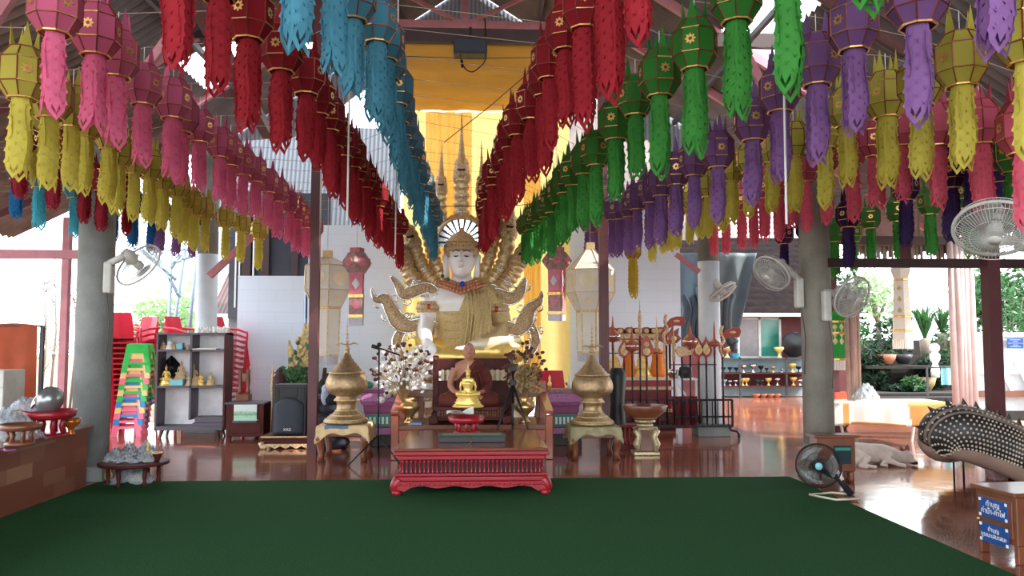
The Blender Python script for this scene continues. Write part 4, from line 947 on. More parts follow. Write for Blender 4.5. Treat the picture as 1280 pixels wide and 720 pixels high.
# ---------------------------------------------------------------- golden urns on draped stools
mm('urn_gold', (.43, .30, .165), .40, metal=.75, var=.25, scale=30, bump=.25, bscale=160)
def urn(px, Y, topy, basey, sc2, lab, labs, labc, cloth, dark):
    p = fl(px, Y)
    s = thing('stool', labs, 'stool', p); h = at(px, 540, Y).z if True else .4
    h = at(px, basey, Y).z; w_ = .30
    MB().box(-w_, w_, -w_, w_, h-.05, h-.004).build('seat', M['wood_brown'], s, bevel=.012)
    MB().box(-w_+.02, w_-.02, -w_+.02, w_-.02, h-.13, h-.051).build('apron', M['wood_brown'], s, bevel=.01)
    for a in (-1, 1):
        for b_ in (-1, 1):
            l = sm(); l.tube([(a*(w_-.04), b_*(w_-.04), h-.06), (a*(w_-.02), b_*(w_-.02), h-.16), (a*(w_-.03), b_*(w_-.03), h*.5), (a*(w_-.045), b_*(w_-.045), .08), (a*(w_-.03), b_*(w_-.03), .0)], [.05, .062, .05, .034, .045], 8); l.build('leg', M['wood_brown'], s)
    # drape: square cloth set cornerwise, draped over the seat
    def dr(u, v):
        x, y = (u-.5)*2, (v-.5)*2; X = x*.43; Yy = y*.43; d = max(abs(X)-w_-.01, abs(Yy)-w_-.01, 0)
        k = math.hypot(X, Yy); z = h+.012
        if d > 0:
            z -= d*1.15+.05*math.sin(u*7+1)*min(1, d*9)+.03*math.sin(u*15)*min(1, d*9); X = math.copysign(min(abs(X), w_+.02+.10*d), X); Yy = math.copysign(min(abs(Yy), w_+.02+.10*d), Yy)
        return (X+.012*math.sin(v*17)*min(1, d*8), Yy+.012*math.sin(u*19)*min(1, d*8), z+.004*math.sin(u*40)*math.sin(v*37))
    g = sm(); g.grid(dr, 44, 44)
    if cloth == 'cloth_cream': g.mi = [1 if (10 < i % 44 < 26 and 3 < i//44 < 11+.35*(i % 44)) else 0 for i in range(len(g.f))]
    c = g.build('drape', [M[cloth], M['cloth_blue']], loc=p, solid=.006); tag(c, labc, 'cloth')
    if cloth == 'cloth_cream':
        cb_ = c; 
    up = p+Vector((0, 0, h+.02)); u_ = thing('golden_urn', lab, 'urn', up); k = sc2
    prof = [(.285, 0), (.29, .03), (.26, .05), (.235, .08), (.20, .10), (.165, .13), (.15, .15), (.128, .165), (.122, .22), (.128, .27), (.155, .285), (.15, .31), (.13, .325), (.14, .35)]
    sm().lathe([(r*k, z*k) for r, z in prof], n=32).build('stem', M['urn_gold'], u_)
    for zz in (.045, .10, .16, .29): sm().tube([(interp([(z, r) for r, z in prof], zz)[0]*k*math.cos(t), interp([(z, r) for r, z in prof], zz)[0]*k*math.sin(t), zz*k) for t in [2*PI*j/36 for j in range(36)]], .009*k, 6, closed=True).build('bead_ring', M['gold_pale'], u_)
    sm().lathe([(r*k, z*k) for r, z in [(.14, .345), (.20, .37), (.255, .41), (.275, .47), (.27, .53), (.255, .57), (.225, .625), (.20, .63)]], n=36).build('bowl', M['urn_gold'], u_)
    sm().lathe([(r*k, z*k) for r, z in [(.225, .63), (.235, .645), (.22, .66), (.20, .665), (.185, .69), (.165, .70), (.155, .73), (.135, .735), (.12, .77), (.10, .78), (.085, .82), (.065, .83), (.05, .88), (.035, .89), (.03, .94), (.042, .95), (.02, .98), (.015, 1.03)]], n=32).build('lid', M['urn_gold'], u_)
    fz = .98*k; f = sm()
    for j in range(6): f.lathe([(.004, 0), ((.034-.004*j)*k, .012), (.004, .03)], (0, 0, fz+.05*k*j), 12)
    f.tube([(0, 0, fz), (0, 0, fz+.36*k)], [.01, .003], 6)
    for a in (-1, 1): f.tube([(0, 0, fz+.02), (a*.09*k, 0, fz+.05*k), (a*.15*k, 0, fz+.03*k)], [.008, .012, .004], 6)
    f.build('finial', M['gold_old'], u_)
urn(434, 10.35, 400, 530, .98, 'tall golden lidded urn on the left draped stool', 'brown wooden stool under the left golden urn', 'cream and blue cloth draped over the left stool', 'cloth_cream', 0)
urn(740, 10.35, 410, 532, .98, 'tall golden lidded urn on the right draped stool, before the maroon post', 'dark wooden stool under the right golden urn', 'olive satin cloth draped over the right stool', 'cloth_olive', 1)
# ---------------------------------------------------------------- left side of the hall
# shelf with small statues
YS = 12.55; a = at(192, 545, YS); b = at(283, 416, YS); p = Vector(((a.x+b.x)/2, YS, 0)); wS = (b.x-a.x)/2; hS = at(192, 416, YS).z
sh = thing('display_shelf', 'grey wooden display shelf of six open compartments holding small statues', 'shelf', p)
dS = .36; g = M['wood_grey']
zl = [at(200, y, YS).z for y in (533, 482.5, 437)]
MB().box(-wS, -wS+.03, 0, dS, .12, hS).build('side_panel', g, sh); MB().box(wS-.03, wS, 0, dS, .12, hS).build('side_panel', M['wood_dark'], sh)
MB().box(-wS, wS, -.005, dS, hS-.03, hS).build('top_board', g, sh); MB().box(-wS+.03, wS-.03, dS-.02, dS, .12, hS-.03).build('back_panel', mat('shelf_back', srgb(240,240,246), .7), sh)
for i, z in enumerate(zl): MB().box(-wS+.03, wS-.03, .0, dS-.02, z-.03, z).build('shelf_board', g, sh)
MB().box(-.015, .015, 0, dS-.02, .28, hS-.03).build('divider', g, sh); MB().box(-wS, wS, 0, .02, .12, zl[0]-.03).build('plinth_panel', g, sh)
for x in (-wS+.12, wS-.12):
    for y in (.05, .3): sm().tube([(x, y, .13), (x+(.04 if x > 0 else -.04), y, 0)], [.022, .012], 8).build('leg', M['black_metal'], sh)
def on_shelf(px, lvl, dy=.1): q = at(px, 500, YS+dy); return Vector((q.x, YS+dy, zl[lvl]+.001))
G = 'small statues on the display shelf'
for px, lvl, h_, m, lab in ((202, 2, .17, 'gold_pale', 'pale golden statuette at the left end of the top left compartment'), (210, 2, .18, 'statue_white', 'white statuette second from the left in the top left compartment'), (215.5, 2, .13, 'gold_pale', 'small gold and white statuette in the middle of the top left compartment'), (233, 2, .09, 'gold_pale', 'tiny pale statuette at the right end of the top left compartment'),
    (207, 1, .34, 'gold_bright', 'bright golden statuette in the middle left compartment, left of the dark one'), (225.5, 1, .30, 'gold_old', 'brown and gold statuette on a pale block in the middle left compartment'),
    (241, 1, .36, 'gold_pale', 'slender pale golden statuette beside the divider in the middle right compartment'), (250, 1, .22, 'gold_bright', 'squat golden statuette in the centre of the middle right compartment'), (263, 1, .22, 'gold_pale', 'pale gold seated statuette at the right of the middle right compartment')):
    o = small_buddha(on_shelf(px, lvl)+Vector((0, 0, .10 if px == 225.5 else 0)), h_, m, lab, G)
o = small_buddha(on_shelf(211, 1, .24), .46, 'black_metal', 'black statuette with a pointed halo at the back of the middle left compartment', G)
b = sm(); b.prism([(-.14, .1), (-.17, .3), (-.13, .48), (-.05, .6), (0, .66), (.05, .6), (.13, .48), (.17, .3), (.14, .1)], .06, .09); t = b.build('halo_plate', M['black_metal'], o); t.scale = (2.3, 2.3, 1.7)
def tb(name, lab, cat, m, fn, loc, **k):
    b = MB(); fn(b); o = b.build(name, M[m] if isinstance(m, str) else m, loc=loc, **k); return tag(o, lab, cat)
tb('pale_block', 'pale blue box under the brown statuette on the shelf', 'box', 'cyan', lambda b: b.box(-.1, .1, -.08, .08, 0, .098), on_shelf(221+1, 1), bevel=.01)
tb('blue_box', 'small light blue box in the top left compartment of the shelf', 'box', 'cyan', lambda b: b.box(-.05, .05, -.04, .04, 0, .1), on_shelf(223.5, 2), bevel=.008)
tb('book_stack', 'dark books lying flat in the bottom right compartment of the shelf', 'books', 'wood_grey', lambda b: (b.box(-.22, .24, -.1, .15, 0, .05), b.box(-.19, .25, -.09, .15, .052, .14)), on_shelf(262, 0), bevel=.005)
tb('paper_pile', 'flat sheets lying in the top right compartment of the shelf', 'papers', 'paper', lambda b: (b.box(-.18, .18, -.1, .1, 0, .015), b.box(-.1, .22, -.1, .05, .016, .022)), on_shelf(256, 2))
for i, px in enumerate((246, 252, 258, 266, 272, 277, 282)):
    q = at(px, 500, YS+.12); r = random.Random(i); b = sm(); 
    for k in range(6): b.ell((r.uniform(-.03, .03), r.uniform(-.02, .02), .03+.05*r.random()), (.02, .02, .02+.015*r.random()), 8, 5)
    b.lathe([(.028, 0), (.03, .02), (.015, .05)], n=10); o = b.build('white_figurine', M['statue_white'], loc=(q.x, q.y, hS)); tag(o, 'small white figurine on top of the display shelf, %s from the left' % ORD[i], 'figurine', 'white figurines on top of the shelf')
# plastic chairs and stools
def chair_mesh():
    s = MB()
    s.box(-.22, .22, -.22, .22, .42, .445); 
    for a in (-1, 1):
        for b_ in (-1, 1): s.bar((a*.20, b_*.20, .43), (a*.25, b_*.25, 0), .045, .03)
    leg = s; bk = MB()
    bk.grid(lambda u, v: ((u-.5)*(.44-.06*v*v), .20+.10*v+.05*(1-abs(u-.5)*2)-.05, .44+.42*v), 8, 8)
    ar = MB()
    for a in (1,): ar.tube([(a*.24, .25, .66), (a*.27, .0, .64), (a*.25, -.2, .58), (a*.23, -.21, .44)], .022, 6, sy=.7)
    return s, bk, ar
c1, c2, c3 = chair_mesh(); cme = [c1.mesh('seat_and_legs', M['plastic_red']), c2.mesh('backrest', M['plastic_red']), c3.mesh('arm_rest', M['plastic_red'])]
def chair(pos, rz, lab, group, m=None):
    t = thing('plastic_chair', lab, 'chair', pos, rz, group)
    for nm, me in zip(('seat', 'backrest', 'arm_rest', 'arm_rest'), cme+[cme[2]]):
        o = bpy.data.objects.new(nm, me); C.objects.link(o); o.parent = t
        if nm == 'arm_rest' and len(t.children) == 4: o.scale = (-1, 1, 1)
        if nm == 'backrest':
            md = o.modifiers.new('t', 'SOLIDIFY'); md.thickness = .015
    return t
for pos, rz, n, dz, g_, lab in ((fl(158, 13.6), .6, 14, .085, 'stacked red chairs nearest the left column', 'red plastic chair in the tall stack beside the left column'), (fl(176, 13.9), -.5, 12, .095, 'stacked red chairs behind the stool stack', 'red plastic chair stacked behind the coloured stools'),
    (fl(226, 14.0), 1.3, 12, .095, 'stacked red chairs behind the left end of the shelf', 'red plastic chair behind the left of the display shelf'), (fl(281, 14.0), 1.3, 12, .095, 'stacked red chairs behind the right end of the shelf', 'red plastic chair behind the right of the display shelf')):
    for k in range(n): chair(Vector((pos.x+.006*k*(1 if rz > 1 else -1), pos.y, .0+dz*k)), rz, lab.replace('red plastic chair', 'red plastic chair, %s from the floor,' % ORD[k]), g_)
base_n = ['pink', 'pink', 'blue', 'pink', 'yellow', 'blue', 'green', 'yellow', 'green', 'pink', 'yellow', 'green']; cols = ['plastic_'+c for c in base_n]
pS = fl(166, 13.0); cnt_ = {}
for k, cn in enumerate(cols):
    t = thing('plastic_stool', '%s plastic stool, %s from the floor in the stack of coloured stools' % (base_n[k], ORD[k]), 'stool', Vector((pS.x+.011*k, pS.y, .09*k)), .15, 'stacked coloured stools')
    MB().box(-.15, .15, -.15, .15, .43, .45).build('seat', M[cn], t, bevel=.01)
    pn = MB()
    for a in range(4):
        R_ = Matrix.Rotation(a*PI/2, 4, 'Z'); q = MB()
        # side panel with an arched opening: two legs and a top band
        q.add([(-.15, -.15, .44), (.15, -.15, .44), (.17, -.17, .30), (-.17, -.17, .30)], [(0, 1, 2, 3)])
        q.add([(-.17, -.17, .30), (-.09, -.17, .30), (-.14, -.20, 0), (-.22, -.21, 0)], [(0, 1, 2, 3)]); q.add([(.09, -.17, .30), (.17, -.17, .30), (.22, -.21, 0), (.14, -.20, 0)], [(0, 1, 2, 3)])
        q.add([(-.16, -.19, .16), (.16, -.19, .16), (.165, -.195, .12), (-.165, -.195, .12)], [(0, 1, 2, 3)])
        q.move(R_); pn.add(q.v, q.f)
    pn.build('legs', M[cn], t, solid=.012)
# brown cloth on a line, and the white thing at the frame edge
p0, p1 = at(-20, 410, 9.6), at(48, 407, 9.6); z0 = at(20, 512, 9.6).z
gm = sm(); gm.grid(lambda u, v: (lerp(p0.x, p1.x, u)-p1.x, .03*math.sin(u*14)*v+.02*math.sin(u*5), lerp(p1.z, z0, v)-.12*(1-u)*v+.03*math.sin(u*3)), 30, 16); o = gm.build('hanging_cloth', M['cloth_brown'], loc=(p1.x, 9.6, 0)); tag(o, 'rust brown cloth hanging like a screen at the left edge', 'cloth')
o = MB().tube([(-.9, 0, 0), (.05, 0, -.01)], .01, 6).build('clothes_line', M['steel_dark'], loc=(p1.x, 9.6, p1.z+.005)); tag(o, 'thin pole carrying the rust brown cloth', 'pole')
tb('steel_post', 'thin post holding up the rust brown cloth', 'post', 'steel_dark', lambda b: b.box(-.02, .02, -.02, .02, 0, p1.z), (p1.x+.03, 9.64, 0))
a = at(5, 463, 8.6); o = thing('white_cabinet', 'narrow pale grey cabinet cut off by the left edge', 'cabinet', (a.x-.25, 8.6, 0)); MB().box(-.27, .25, 0, .4, 0, a.z).build('carcass', M['plastic_grey'], o, bevel=.01); MB().box(-.28, .26, -.02, 0, a.z-.18, a.z-.02).build('drawer_front', M['plastic_grey'], o, bevel=.01)
# things on the tiled bench
def onb(px, Y): q = at(px, 500, Y); return Vector((q.x, Y, BZ))
pt = onb(61, 7.75); ptray(pt, .245, .20, 'red_lacquer', 'large red lacquered pedestal tray carrying the alms bowl on the tiled bench')
t = thing('alms_bowl', 'polished grey metal alms bowl tipped on its side in the large red tray', 'bowl', pt+Vector((.03, 0, .225)))
b = sm(); b.lathe([(.02, -.10), (.10, -.085), (.15, -.03), (.165, .03), (.155, .08), (.12, .115), (.125, .125)], n=28); b.move(Matrix.Translation((0, 0, .10)) @ Matrix.Rotation(math.radians(-62), 4, 'Y') @ Matrix.Scale(.82, 4)); b.build('bowl_shell', mat('bowl_grey', srgb(140,144,144), .25, metal=.6, var=.25, scale=4), t)
b = sm(); b.lathe([(.10, .0), (.09, .025), (.04, .04), (.02, .045)], n=24); b.move(Matrix.Translation((-.12, 0, .07)) @ Matrix.Rotation(math.radians(-75), 4, 'Y')); b.build('lid', M['silver'], t)
r = random.Random(3)
def wrap(pos, w_, h_, lab, n=60, seed=1, name='plastic_wrap'):
    r = random.Random(seed); m = sm(); N = 24
    P = {}
    for i in range(N):
        for j in range(N):
            u, v = i/(N-1)*2-1, j/(N-1)*2-1; d = math.hypot(u, v); z = h_*max(0, 1-d*d*.8)*r.uniform(.6, 1.25) if d < 1.1 else 0; P[i, j] = (u*w_+r.uniform(-.01, .01), v*w_*.7+r.uniform(-.01, .01), max(.004, z))
    m.add([P[i, j] for i in range(N) for j in range(N)], [(i*N+j, i*N+j+1, (i+1)*N+j+1, (i+1)*N+j) for i in range(N-1) for j in range(N-1)])
    o = m.build(name, M['clear_wrap'], loc=pos); return tag(o, lab, 'plastic wrap')
wrap(onb(10, 7.4), .30, .26, 'crumpled clear plastic bag at the left end of the tiled bench', seed=4)
wrap(pt+Vector((-.2, .0, .235)), .16, .12, 'clear plastic film spilling over the left rim of the red tray', seed=9)
ptray(onb(27, 7.15), .17, .15, 'wood_brown', 'smaller brown wooden pedestal tray at the left front of the tiled bench', legs=7)
pg = onb(90, 7.9); t = thing('golden_bowl', 'small amber golden footed bowl near the end of the tiled bench', 'bowl', pg); sm().lathe([(.04, 0), (.045, .01), (.025, .03), (.03, .06), (.075, .10), (.09, .15), (.082, .15), (.06, .115)], n=20).build('bowl', mat('amber', srgb(190,104,40), .25, metal=.5), t)
tb('ribbon', 'small purple ribbon lying on the front left of the tiled bench', 'ribbon', 'purple_dark', lambda b: b.tube(spline([(-.08, 0, .01), (-.03, .05, .012), (.02, -.02, .012), (.08, .02, .01)], 5), .01, 6), onb(8, 6.7))
# round low table with wrapped offerings
pr = fl(172, 8.62); z_ = at(168, 579, 8.62).z+.02
t = thing('round_low_table', 'small round dark table crowded with wrapped offerings, beside the left column', 'table', pr)
sm().lathe([(.32, z_-.035), (.345, z_-.03), (.345, z_-.005), (.32, z_)], n=36).build('tabletop', M['wood_dark'], t)
for a in (.3, 1.35, 2.4, 3.45, 4.5, 5.55): sm().lathe([(.02, 0), (.026, .03), (.015, .06), (.024, .10), (.016, z_-.035)], (.24*math.cos(a), .24*math.sin(a), 0), 10).build('leg', M['wood_dark'], t)
for i, (dx, dy, w_, h_) in enumerate(((-.17, -.05, .11, .13), (-.02, -.1, .12, .11), (.12, -.05, .12, .10), (-.1, .12, .12, .16), (.08, .12, .13, .17))):
    wrap(pr+Vector((dx, dy, z_+.003)), w_, h_, ['clear wrapped offering at the left of the round low table', 'clear wrapped offering at the front of the round low table', 'clear wrapped offering at the right front of the round low table', 'tall clear wrapped offering at the back left of the round low table', 'tall clear wrapped offering at the back right of the round low table'][i], seed=20+i)
wrap(pr+Vector((-.02, .02, .014)), .22, .15, 'grey plastic bag stuffed under the round low table', seed=31)
t = thing('golden_cup', 'small dark cup with a golden rim lying on the right of the round table', 'cup', pr+Vector((.25, -.03, z_+.002))); b = sm(); b.lathe([(.02, 0), (.03, .02), (.045, .07), (.05, .09)], n=16); b.build('cup_body', M['wood_dark'], t); sm().tube([(.05*math.cos(k*PI/8), .05*math.sin(k*PI/8), .09) for k in range(16)], .006, 6, closed=True).build('golden_rim', M['gold_bright'], t)
t = thing('golden_candlestick', 'small golden finial ornament among the offerings on the round table', 'ornament', pr+Vector((.13, .02, z_+.10))); sm().lathe([(.03, -.1), (.03, -.09), (.008, -.07), (.008, 0), (.025, .02), (.006, .05), (.018, .07), (.004, .1)], n=14).build('stem', M['gold_bright'], t)
t = thing('golden_figure', 'tiny golden forked ornament on the floor beside the tiled bench end', 'ornament', fl(133, 8.85)+Vector((.06, 0, 0))); sm().ell((0, 0, .05), (.05, .045, .05)).build('body', M['gold_bright'], t)
for s in (-1, 1): sm().tube([(s*.02, 0, .08), (s*.03, 0, .16), (s*.02+.015, 0, .2)], [.012, .01, .014], 8).build('arm', M['gold_bright'], t)
tb('golden_clump', 'brown cloth bundle on the floor against the left column foot', 'bundle', mat('bund', srgb(86,66,62), .9, var=.3), lambda b: (b.ell((0, 0, .12), (.12, .1, .13)), b.ell((.08, 0, .07), (.1, .1, .08))), fl(142, 9.05)+Vector((.0, .12, 0)))
# dark side cabinet with a picture
YC = 12.3; a, b = at(282, 545, YC), at(330, 503, YC); w2 = (b.x-a.x)/2; p = Vector(((a.x+b.x)/2, YC, 0)); h = b.z
t = thing('side_cabinet', 'low dark cabinet with a pale landscape picture on its front', 'cabinet', p)
MB().box(-w2, w2, 0, .45, .05, h-.03).build('carcass', M['wood_dark'], t, bevel=.008); MB().box(-w2-.02, w2+.02, -.02, .47, h-.03, h).build('top_board', M['wood_grey'], t, bevel=.006)
for x in (-w2+.04, w2-.04): MB().box(x-.03, x+.03, 0, .06, 0, .05).build('leg', M['wood_dark'], t)
MB().box(-w2+.04, w2-.04, -.012, 0, .10, h-.30).build('door', M['wood_dark'], t, bevel=.005); sm().ell((w2-.09, -.02, .3), .013).build('knob', M['brass'], t)
def pic_fn(n, b, t):
    s = n.nodes.new('ShaderNodeSeparateXYZ'); n.links.new(t.outputs['Generated'], s.inputs[0]); r = n.nodes.new('ShaderNodeValToRGB'); nz = n.nodes.new('ShaderNodeTexNoise'); nz.inputs['Scale'].default_value = 6
    ad = n.nodes.new('ShaderNodeMath'); ad.operation = 'MULTIPLY_ADD'; ad.inputs[1].default_value = .4; n.links.new(t.outputs['Generated'], nz.inputs['Vector']); n.links.new(nz.outputs['Fac'], ad.inputs[0]); n.links.new(s.outputs['Z'], ad.inputs[2])
    e = r.color_ramp.elements; e[0].color = (*srgb(170,214,190), 1); e[0].position = .45; e[1].color = (*srgb(214,228,224), 1); e[1].position = .85; x = e.new(.62); x.color = (*srgb(110,170,120), 1)
    n.links.new(ad.outputs[0], r.inputs[0]); n.links.new(r.outputs[0], b.inputs['Base Color'])
node_mat('picture', pic_fn)
MB().box(-.16, .18, -.02, -.013, h-.27, h-.03).build('picture', M['picture'], t)
MB().box(-w2+.1, w2-.1, -.03, -.0, h-.30, h-.27).build('picture_ledge', M['wood_grey'], t)
# red carved pieces beside the shelf
p = Vector((at(300, 500, 12.45).x, 12.45, 0)); t = thing('carved_stand', 'red-brown carved wooden stand with two posts, between shelf and dark cabinet', 'stand', Vector((p.x, 12.45+.2, h)))
MB().box(-.1, .1, -.1, .1, 0, .10).build('base', M['wood_brown'], t, bevel=.01)
for x in (-.06, .06): sm().lathe([(.03, .1), (.035, .15), (.022, .2), (.035, .3), (.024, .42), (.036, .45), (.02, .50)], (x, 0, 0), 10).build('post', M['wood_brown'], t)
MB().box(-.06, .06, -.012, .012, .3, .42).build('crosspiece', M['wood_brown'], t)
# round dark drum behind the loudspeaker
p = fl(333, 12.9); t = thing('floor_drum', 'round black pot standing on the floor behind the loudspeaker', 'pot', p); sm().lathe([(.12, 0), (.17, .06), (.21, .2), (.21, .34), (.17, .46), (.12, .5), (.13, .53)], n=28).build('pot_body', M['black_plastic'], t)
# loudspeaker on gilt stand
YL = 11.25; a, b = at(330, 545, YL), at(392, 569, YL); p = Vector((at(358, 500, YL).x, YL, 0)); h = at(358, 545, YL).z; w2 = .34
t = thing('gilt_stand', 'low dark wooden stand with a gilded carved apron under the loudspeaker', 'stand', p)
MB().box(-w2, w2, 0, .5, h-.05, h).build('top', M['wood_dark'], t, bevel=.008); MB().box(-w2, w2, -.004, 0, h-.022, h-.004).build('gold_edge', M['gold_pale'], t); MB().box(-w2+.04, w2-.04, .03, .48, h-.11, h-.05).build('frieze', M['wood_dark'], t)
pts = [(-w2, h-.11), (w2, h-.11), (w2, h-.16)] + [(lerp(w2-.05, -w2+.05, k/16), h-.155-.018*math.cos(k*PI/2)) for k in range(17)] + [(-w2, h-.16)]
MB().prism(pts, -.01, .02).build('carved_apron', M['gold_old'], t); 
for x in (-1, 1):
    for y in (.03, .45): sm().tube([(x*(w2-.03), y, h-.11), (x*(w2+.0), y-.01, .08), (x*(w2-.03), y, 0)], [.045, .04, .035], 8).build('leg', M['gold_old'], t)
zt_s = h; p2 = p+Vector((.03, .06, h+.001)); H = at(358, 481, YL).z-h; W = .23
t = thing('loudspeaker', 'black box loudspeaker with curved front grille, standing on the gilt stand', 'speaker', p2)
sh_ = MB(); prof = [(-W, .02), (-W+.0, 0), (W, 0), (W, .02), (W*.9, .33), (-W*.9, .33)]
sh_.add([(x, y, 0) for x, y in prof]+[(x, y, H) for x, y in prof], [(5, 4, 3, 2, 1, 0), tuple(range(6, 12))]+[(i, (i+1) % 6, (i+1) % 6+6, i+6) for i in range(6)]); sh_.build('cabinet', M['black_plastic'], t, bevel=.012)
def gr(u, v): x = (u-.5)*2; return (x*(W-.025), -.012-.05*(1-x*x), .03+v*(H*.70)*(1) - 0)
N = 20; gm = sm()
arch = lambda x: .03+H*(.70-.14*abs(x)**2.2)
gm.grid(lambda u, v: ((u-.5)*2*(W-.03), -.01-.045*(1-((u-.5)*2)**2), lerp(.02, arch((u-.5)*2), v)), 24, 12); gm.build('grille', M['grille'], t, solid=.01)
hn = MB(); hn.box(-.11, .11, -.012, -.0, H*.74, H*.95); hn.build('horn', M['black_paint'], t, bevel=.006)
for s in (-1, 1): MB().box(min(s*.14, s*.205), max(s*.14, s*.205), -.010, 0, H*.66, H*.94).build('side_port', M['black_paint'], t, bevel=.005)
def text(s, size, loc, rot, m, name, parent=None, ext=.001, align='CENTER'):
    c = bpy.data.curves.new(name, 'FONT'); c.body = s; c.size = size; c.extrude = ext; c.align_x = align; c.align_y = 'CENTER'; o = bpy.data.objects.new(name, c); C.objects.link(o); c.materials.append(m)
    me = bpy.data.meshes.new_from_object(o.evaluated_get(bpy.context.evaluated_depsgraph_get())); bpy.data.objects.remove(o); bpy.data.curves.remove(c); o = bpy.data.objects.new(name, me); C.objects.link(o); o.location = loc; o.rotation_euler = rot
    if parent: o.parent = parent
    return o
text('XXG', .05, (-.01, -.068, .085), (PI/2, 0, 0), M['white_plain'], 'white_lettering', t, .003)
# carved golden guardian ornament on dark driftwood, with a green plant
p = fl(372, 13.2); t = thing('carved_flame_ornament', 'tall gilded and green carved flame-shaped ornament rising against the white wall', 'ornament', p)
def K(px, py): q_ = at(px, py, 13.2)-p; return q_
fo_ = [(361, 470), (360, 440), (361, 424), (366, 436), (371, 443), (372, 425), (378, 416), (380, 403), (384, 410), (388, 398), (390, 402), (392, 440), (386, 470)]
b = sm(); b.prism([(K(x, y).x, K(x, y).z) for x, y in fo_], -.04, .06); b.build('carved_panel', mat('guard', srgb(196,176,120), .5, metal=.2, var=.35, scale=14, bump=.8, bscale=30), t, bevel=.02)
r = random.Random(8); b = sm(); b2 = sm()
for k in range(60):
    x, y = r.uniform(362, 389), r.uniform(420, 468)
    if y < 440 and x < 372: continue
    (b if k % 3 else b2).ell(K(x, y)+Vector((0, -.05, 0)), (.035, .03, .045), 8, 5)
b.build('carved_scrolls', M['gold_pale'], t); b2.build('green_inlay', mat('inlay_green', srgb(70,120,90), .5), t)
b = sm()
for k in range(12): a = r.uniform(-.5, .5); b.tube(spline([(-.1+.04*k, 0, 0.02), (-.2+.06*k+a*.2, .05, .4), (-.25+.07*k+a*.3, 0, K(370, 462).z+r.uniform(-.2, .12))], 5), [.06, .06, .06, .055, .055, .05, .05, .045, .04, .035, .03], 8)
b.build('driftwood_base', M['wood_log'], t)
p = fl(406, 13.0); t = thing('driftwood', 'dark weathered driftwood block behind the left golden urn', 'driftwood', p); b = sm(); zc_ = at(406, 470, 13.0).z
for k in range(9): b.tube(spline([(-.3+.07*k, 0, .01), (-.25+.06*k+r.uniform(-.1, .1), .05, .5), (-.2+.06*k, 0, zc_-.06*abs(k-4)+r.uniform(-.05, .05))], 5), [.09]*6+[.07, .07, .06, .05, .03], 8)
b.build('trunk', M['wood_log'], t)
p = Vector((at(371, 500, 12.6).x, 12.6, 0)); t = thing('leafy_plant', 'bushy green plant standing behind the loudspeaker', 'plant', p); b = MB(); zt = at(371, 466, 12.6).z
for k in range(150):
    c = Vector((r.gauss(0, .13), r.gauss(0, .1), zt+r.uniform(-.25, .08))); d = Vector((r.uniform(-1, 1), r.uniform(-1, 1), r.uniform(-.3, 1))).normalized()*.07; e = d.cross(Vector((0, 1, 0))).normalized()*.028; b.add([c-d, c+e, c+d, c-e], [(0, 1, 2, 3)])
b.build('leaves', M['leaf'], t)['kind'] = 'stuff'; sm().lathe([(.12, 0), (.16, .02), (.2, .4), (.17, zt-.25)], n=16).build('pot', M['black_plastic'], t)
p = Vector((at(349, 500, 12.4).x, 12.4, 0)); t = thing('draped_figure', 'small figure wrapped in dark red and black cloth behind the loudspeaker', 'figure', p); z1 = at(349, 460, 12.4).z; sm().lathe([(.12, 0), (.10, .5), (.10, z1-.3), (.09, z1-.14), (.05, z1-.09), (.055, z1-.04), (.02, z1)], n=18).build('wrapped_body', mat('dark_red_cloth', srgb(60,26,36), .7, var=.4, scale=8), t)
p = Vector((at(340, 500, 12.4).x, 12.4, 0)); t = thing('golden_staff', 'thin golden spired staff left of the loudspeaker', 'staff', p); z1 = at(340, 457, 12.4).z; sm().lathe([(.04, 0), (.02, .03), (.012, z1-.5), (.03, z1-.4), (.022, z1-.3), (.03, z1-.25), (.016, z1-.15), (.022, z1-.12), (.003, z1)], n=10).build('shaft', M['gold_old'], t)
# low red cabinet and dark seat between loudspeaker and urn
p = fl(408, 11.7); t = thing('red_cabinet', 'low dark red carved cabinet behind the maroon post and left urn', 'cabinet', p); h = at(405, 495, 11.7).z
MB().box(-.28, .3, 0, .45, .06, h).build('carcass', M['wood_dark'], t, bevel=.01)
for z in (h-.04, h-.28, .12): MB().box(-.29, .31, -.02, .46, z, z+.03).build('moulding', M['wood_brown'], t, bevel=.006)
for k in range(7): sm().lathe([(.012, .0), (.02, .05), (.012, .1), (.02, .15), (.012, .2)], (-.24+.08*k, -.015, .2), 8).build('turned_spindle', M['wood_brown'], t)
for x in (-.24, .26): MB().box(x-.03, x+.03, .0, .06, 0, .06).build('foot', M['wood_dark'], t)
p = fl(418, 11.3); t = thing('cloth_pile', 'heap of dark and pale blue cloth stacked beside the left golden urn', 'cloth', p+Vector((0, .0, .0))); b = sm()
for k, (z, w_) in enumerate(((.09, .24), (.25, .23), (.40, .22), (.55, .2), (.68, .17))): b.ell((.01*math.sin(k*3), 0, z), (w_, .16, .10), 14, 8)
b.build('folded_cloth', mat('navy_cloth', srgb(30,34,48), .85, var=.4, scale=7), t); b = sm(); b.ell((-.06, -.05, .82), (.10, .09, .08)); b.ell((-.1, -.08, .72), (.06, .06, .12)); b.ell((-.04, -.05, .90), (.05, .05, .06)); b.build('pale_bundle', mat('pale_blue_cloth', srgb(170,186,214), .8), t)
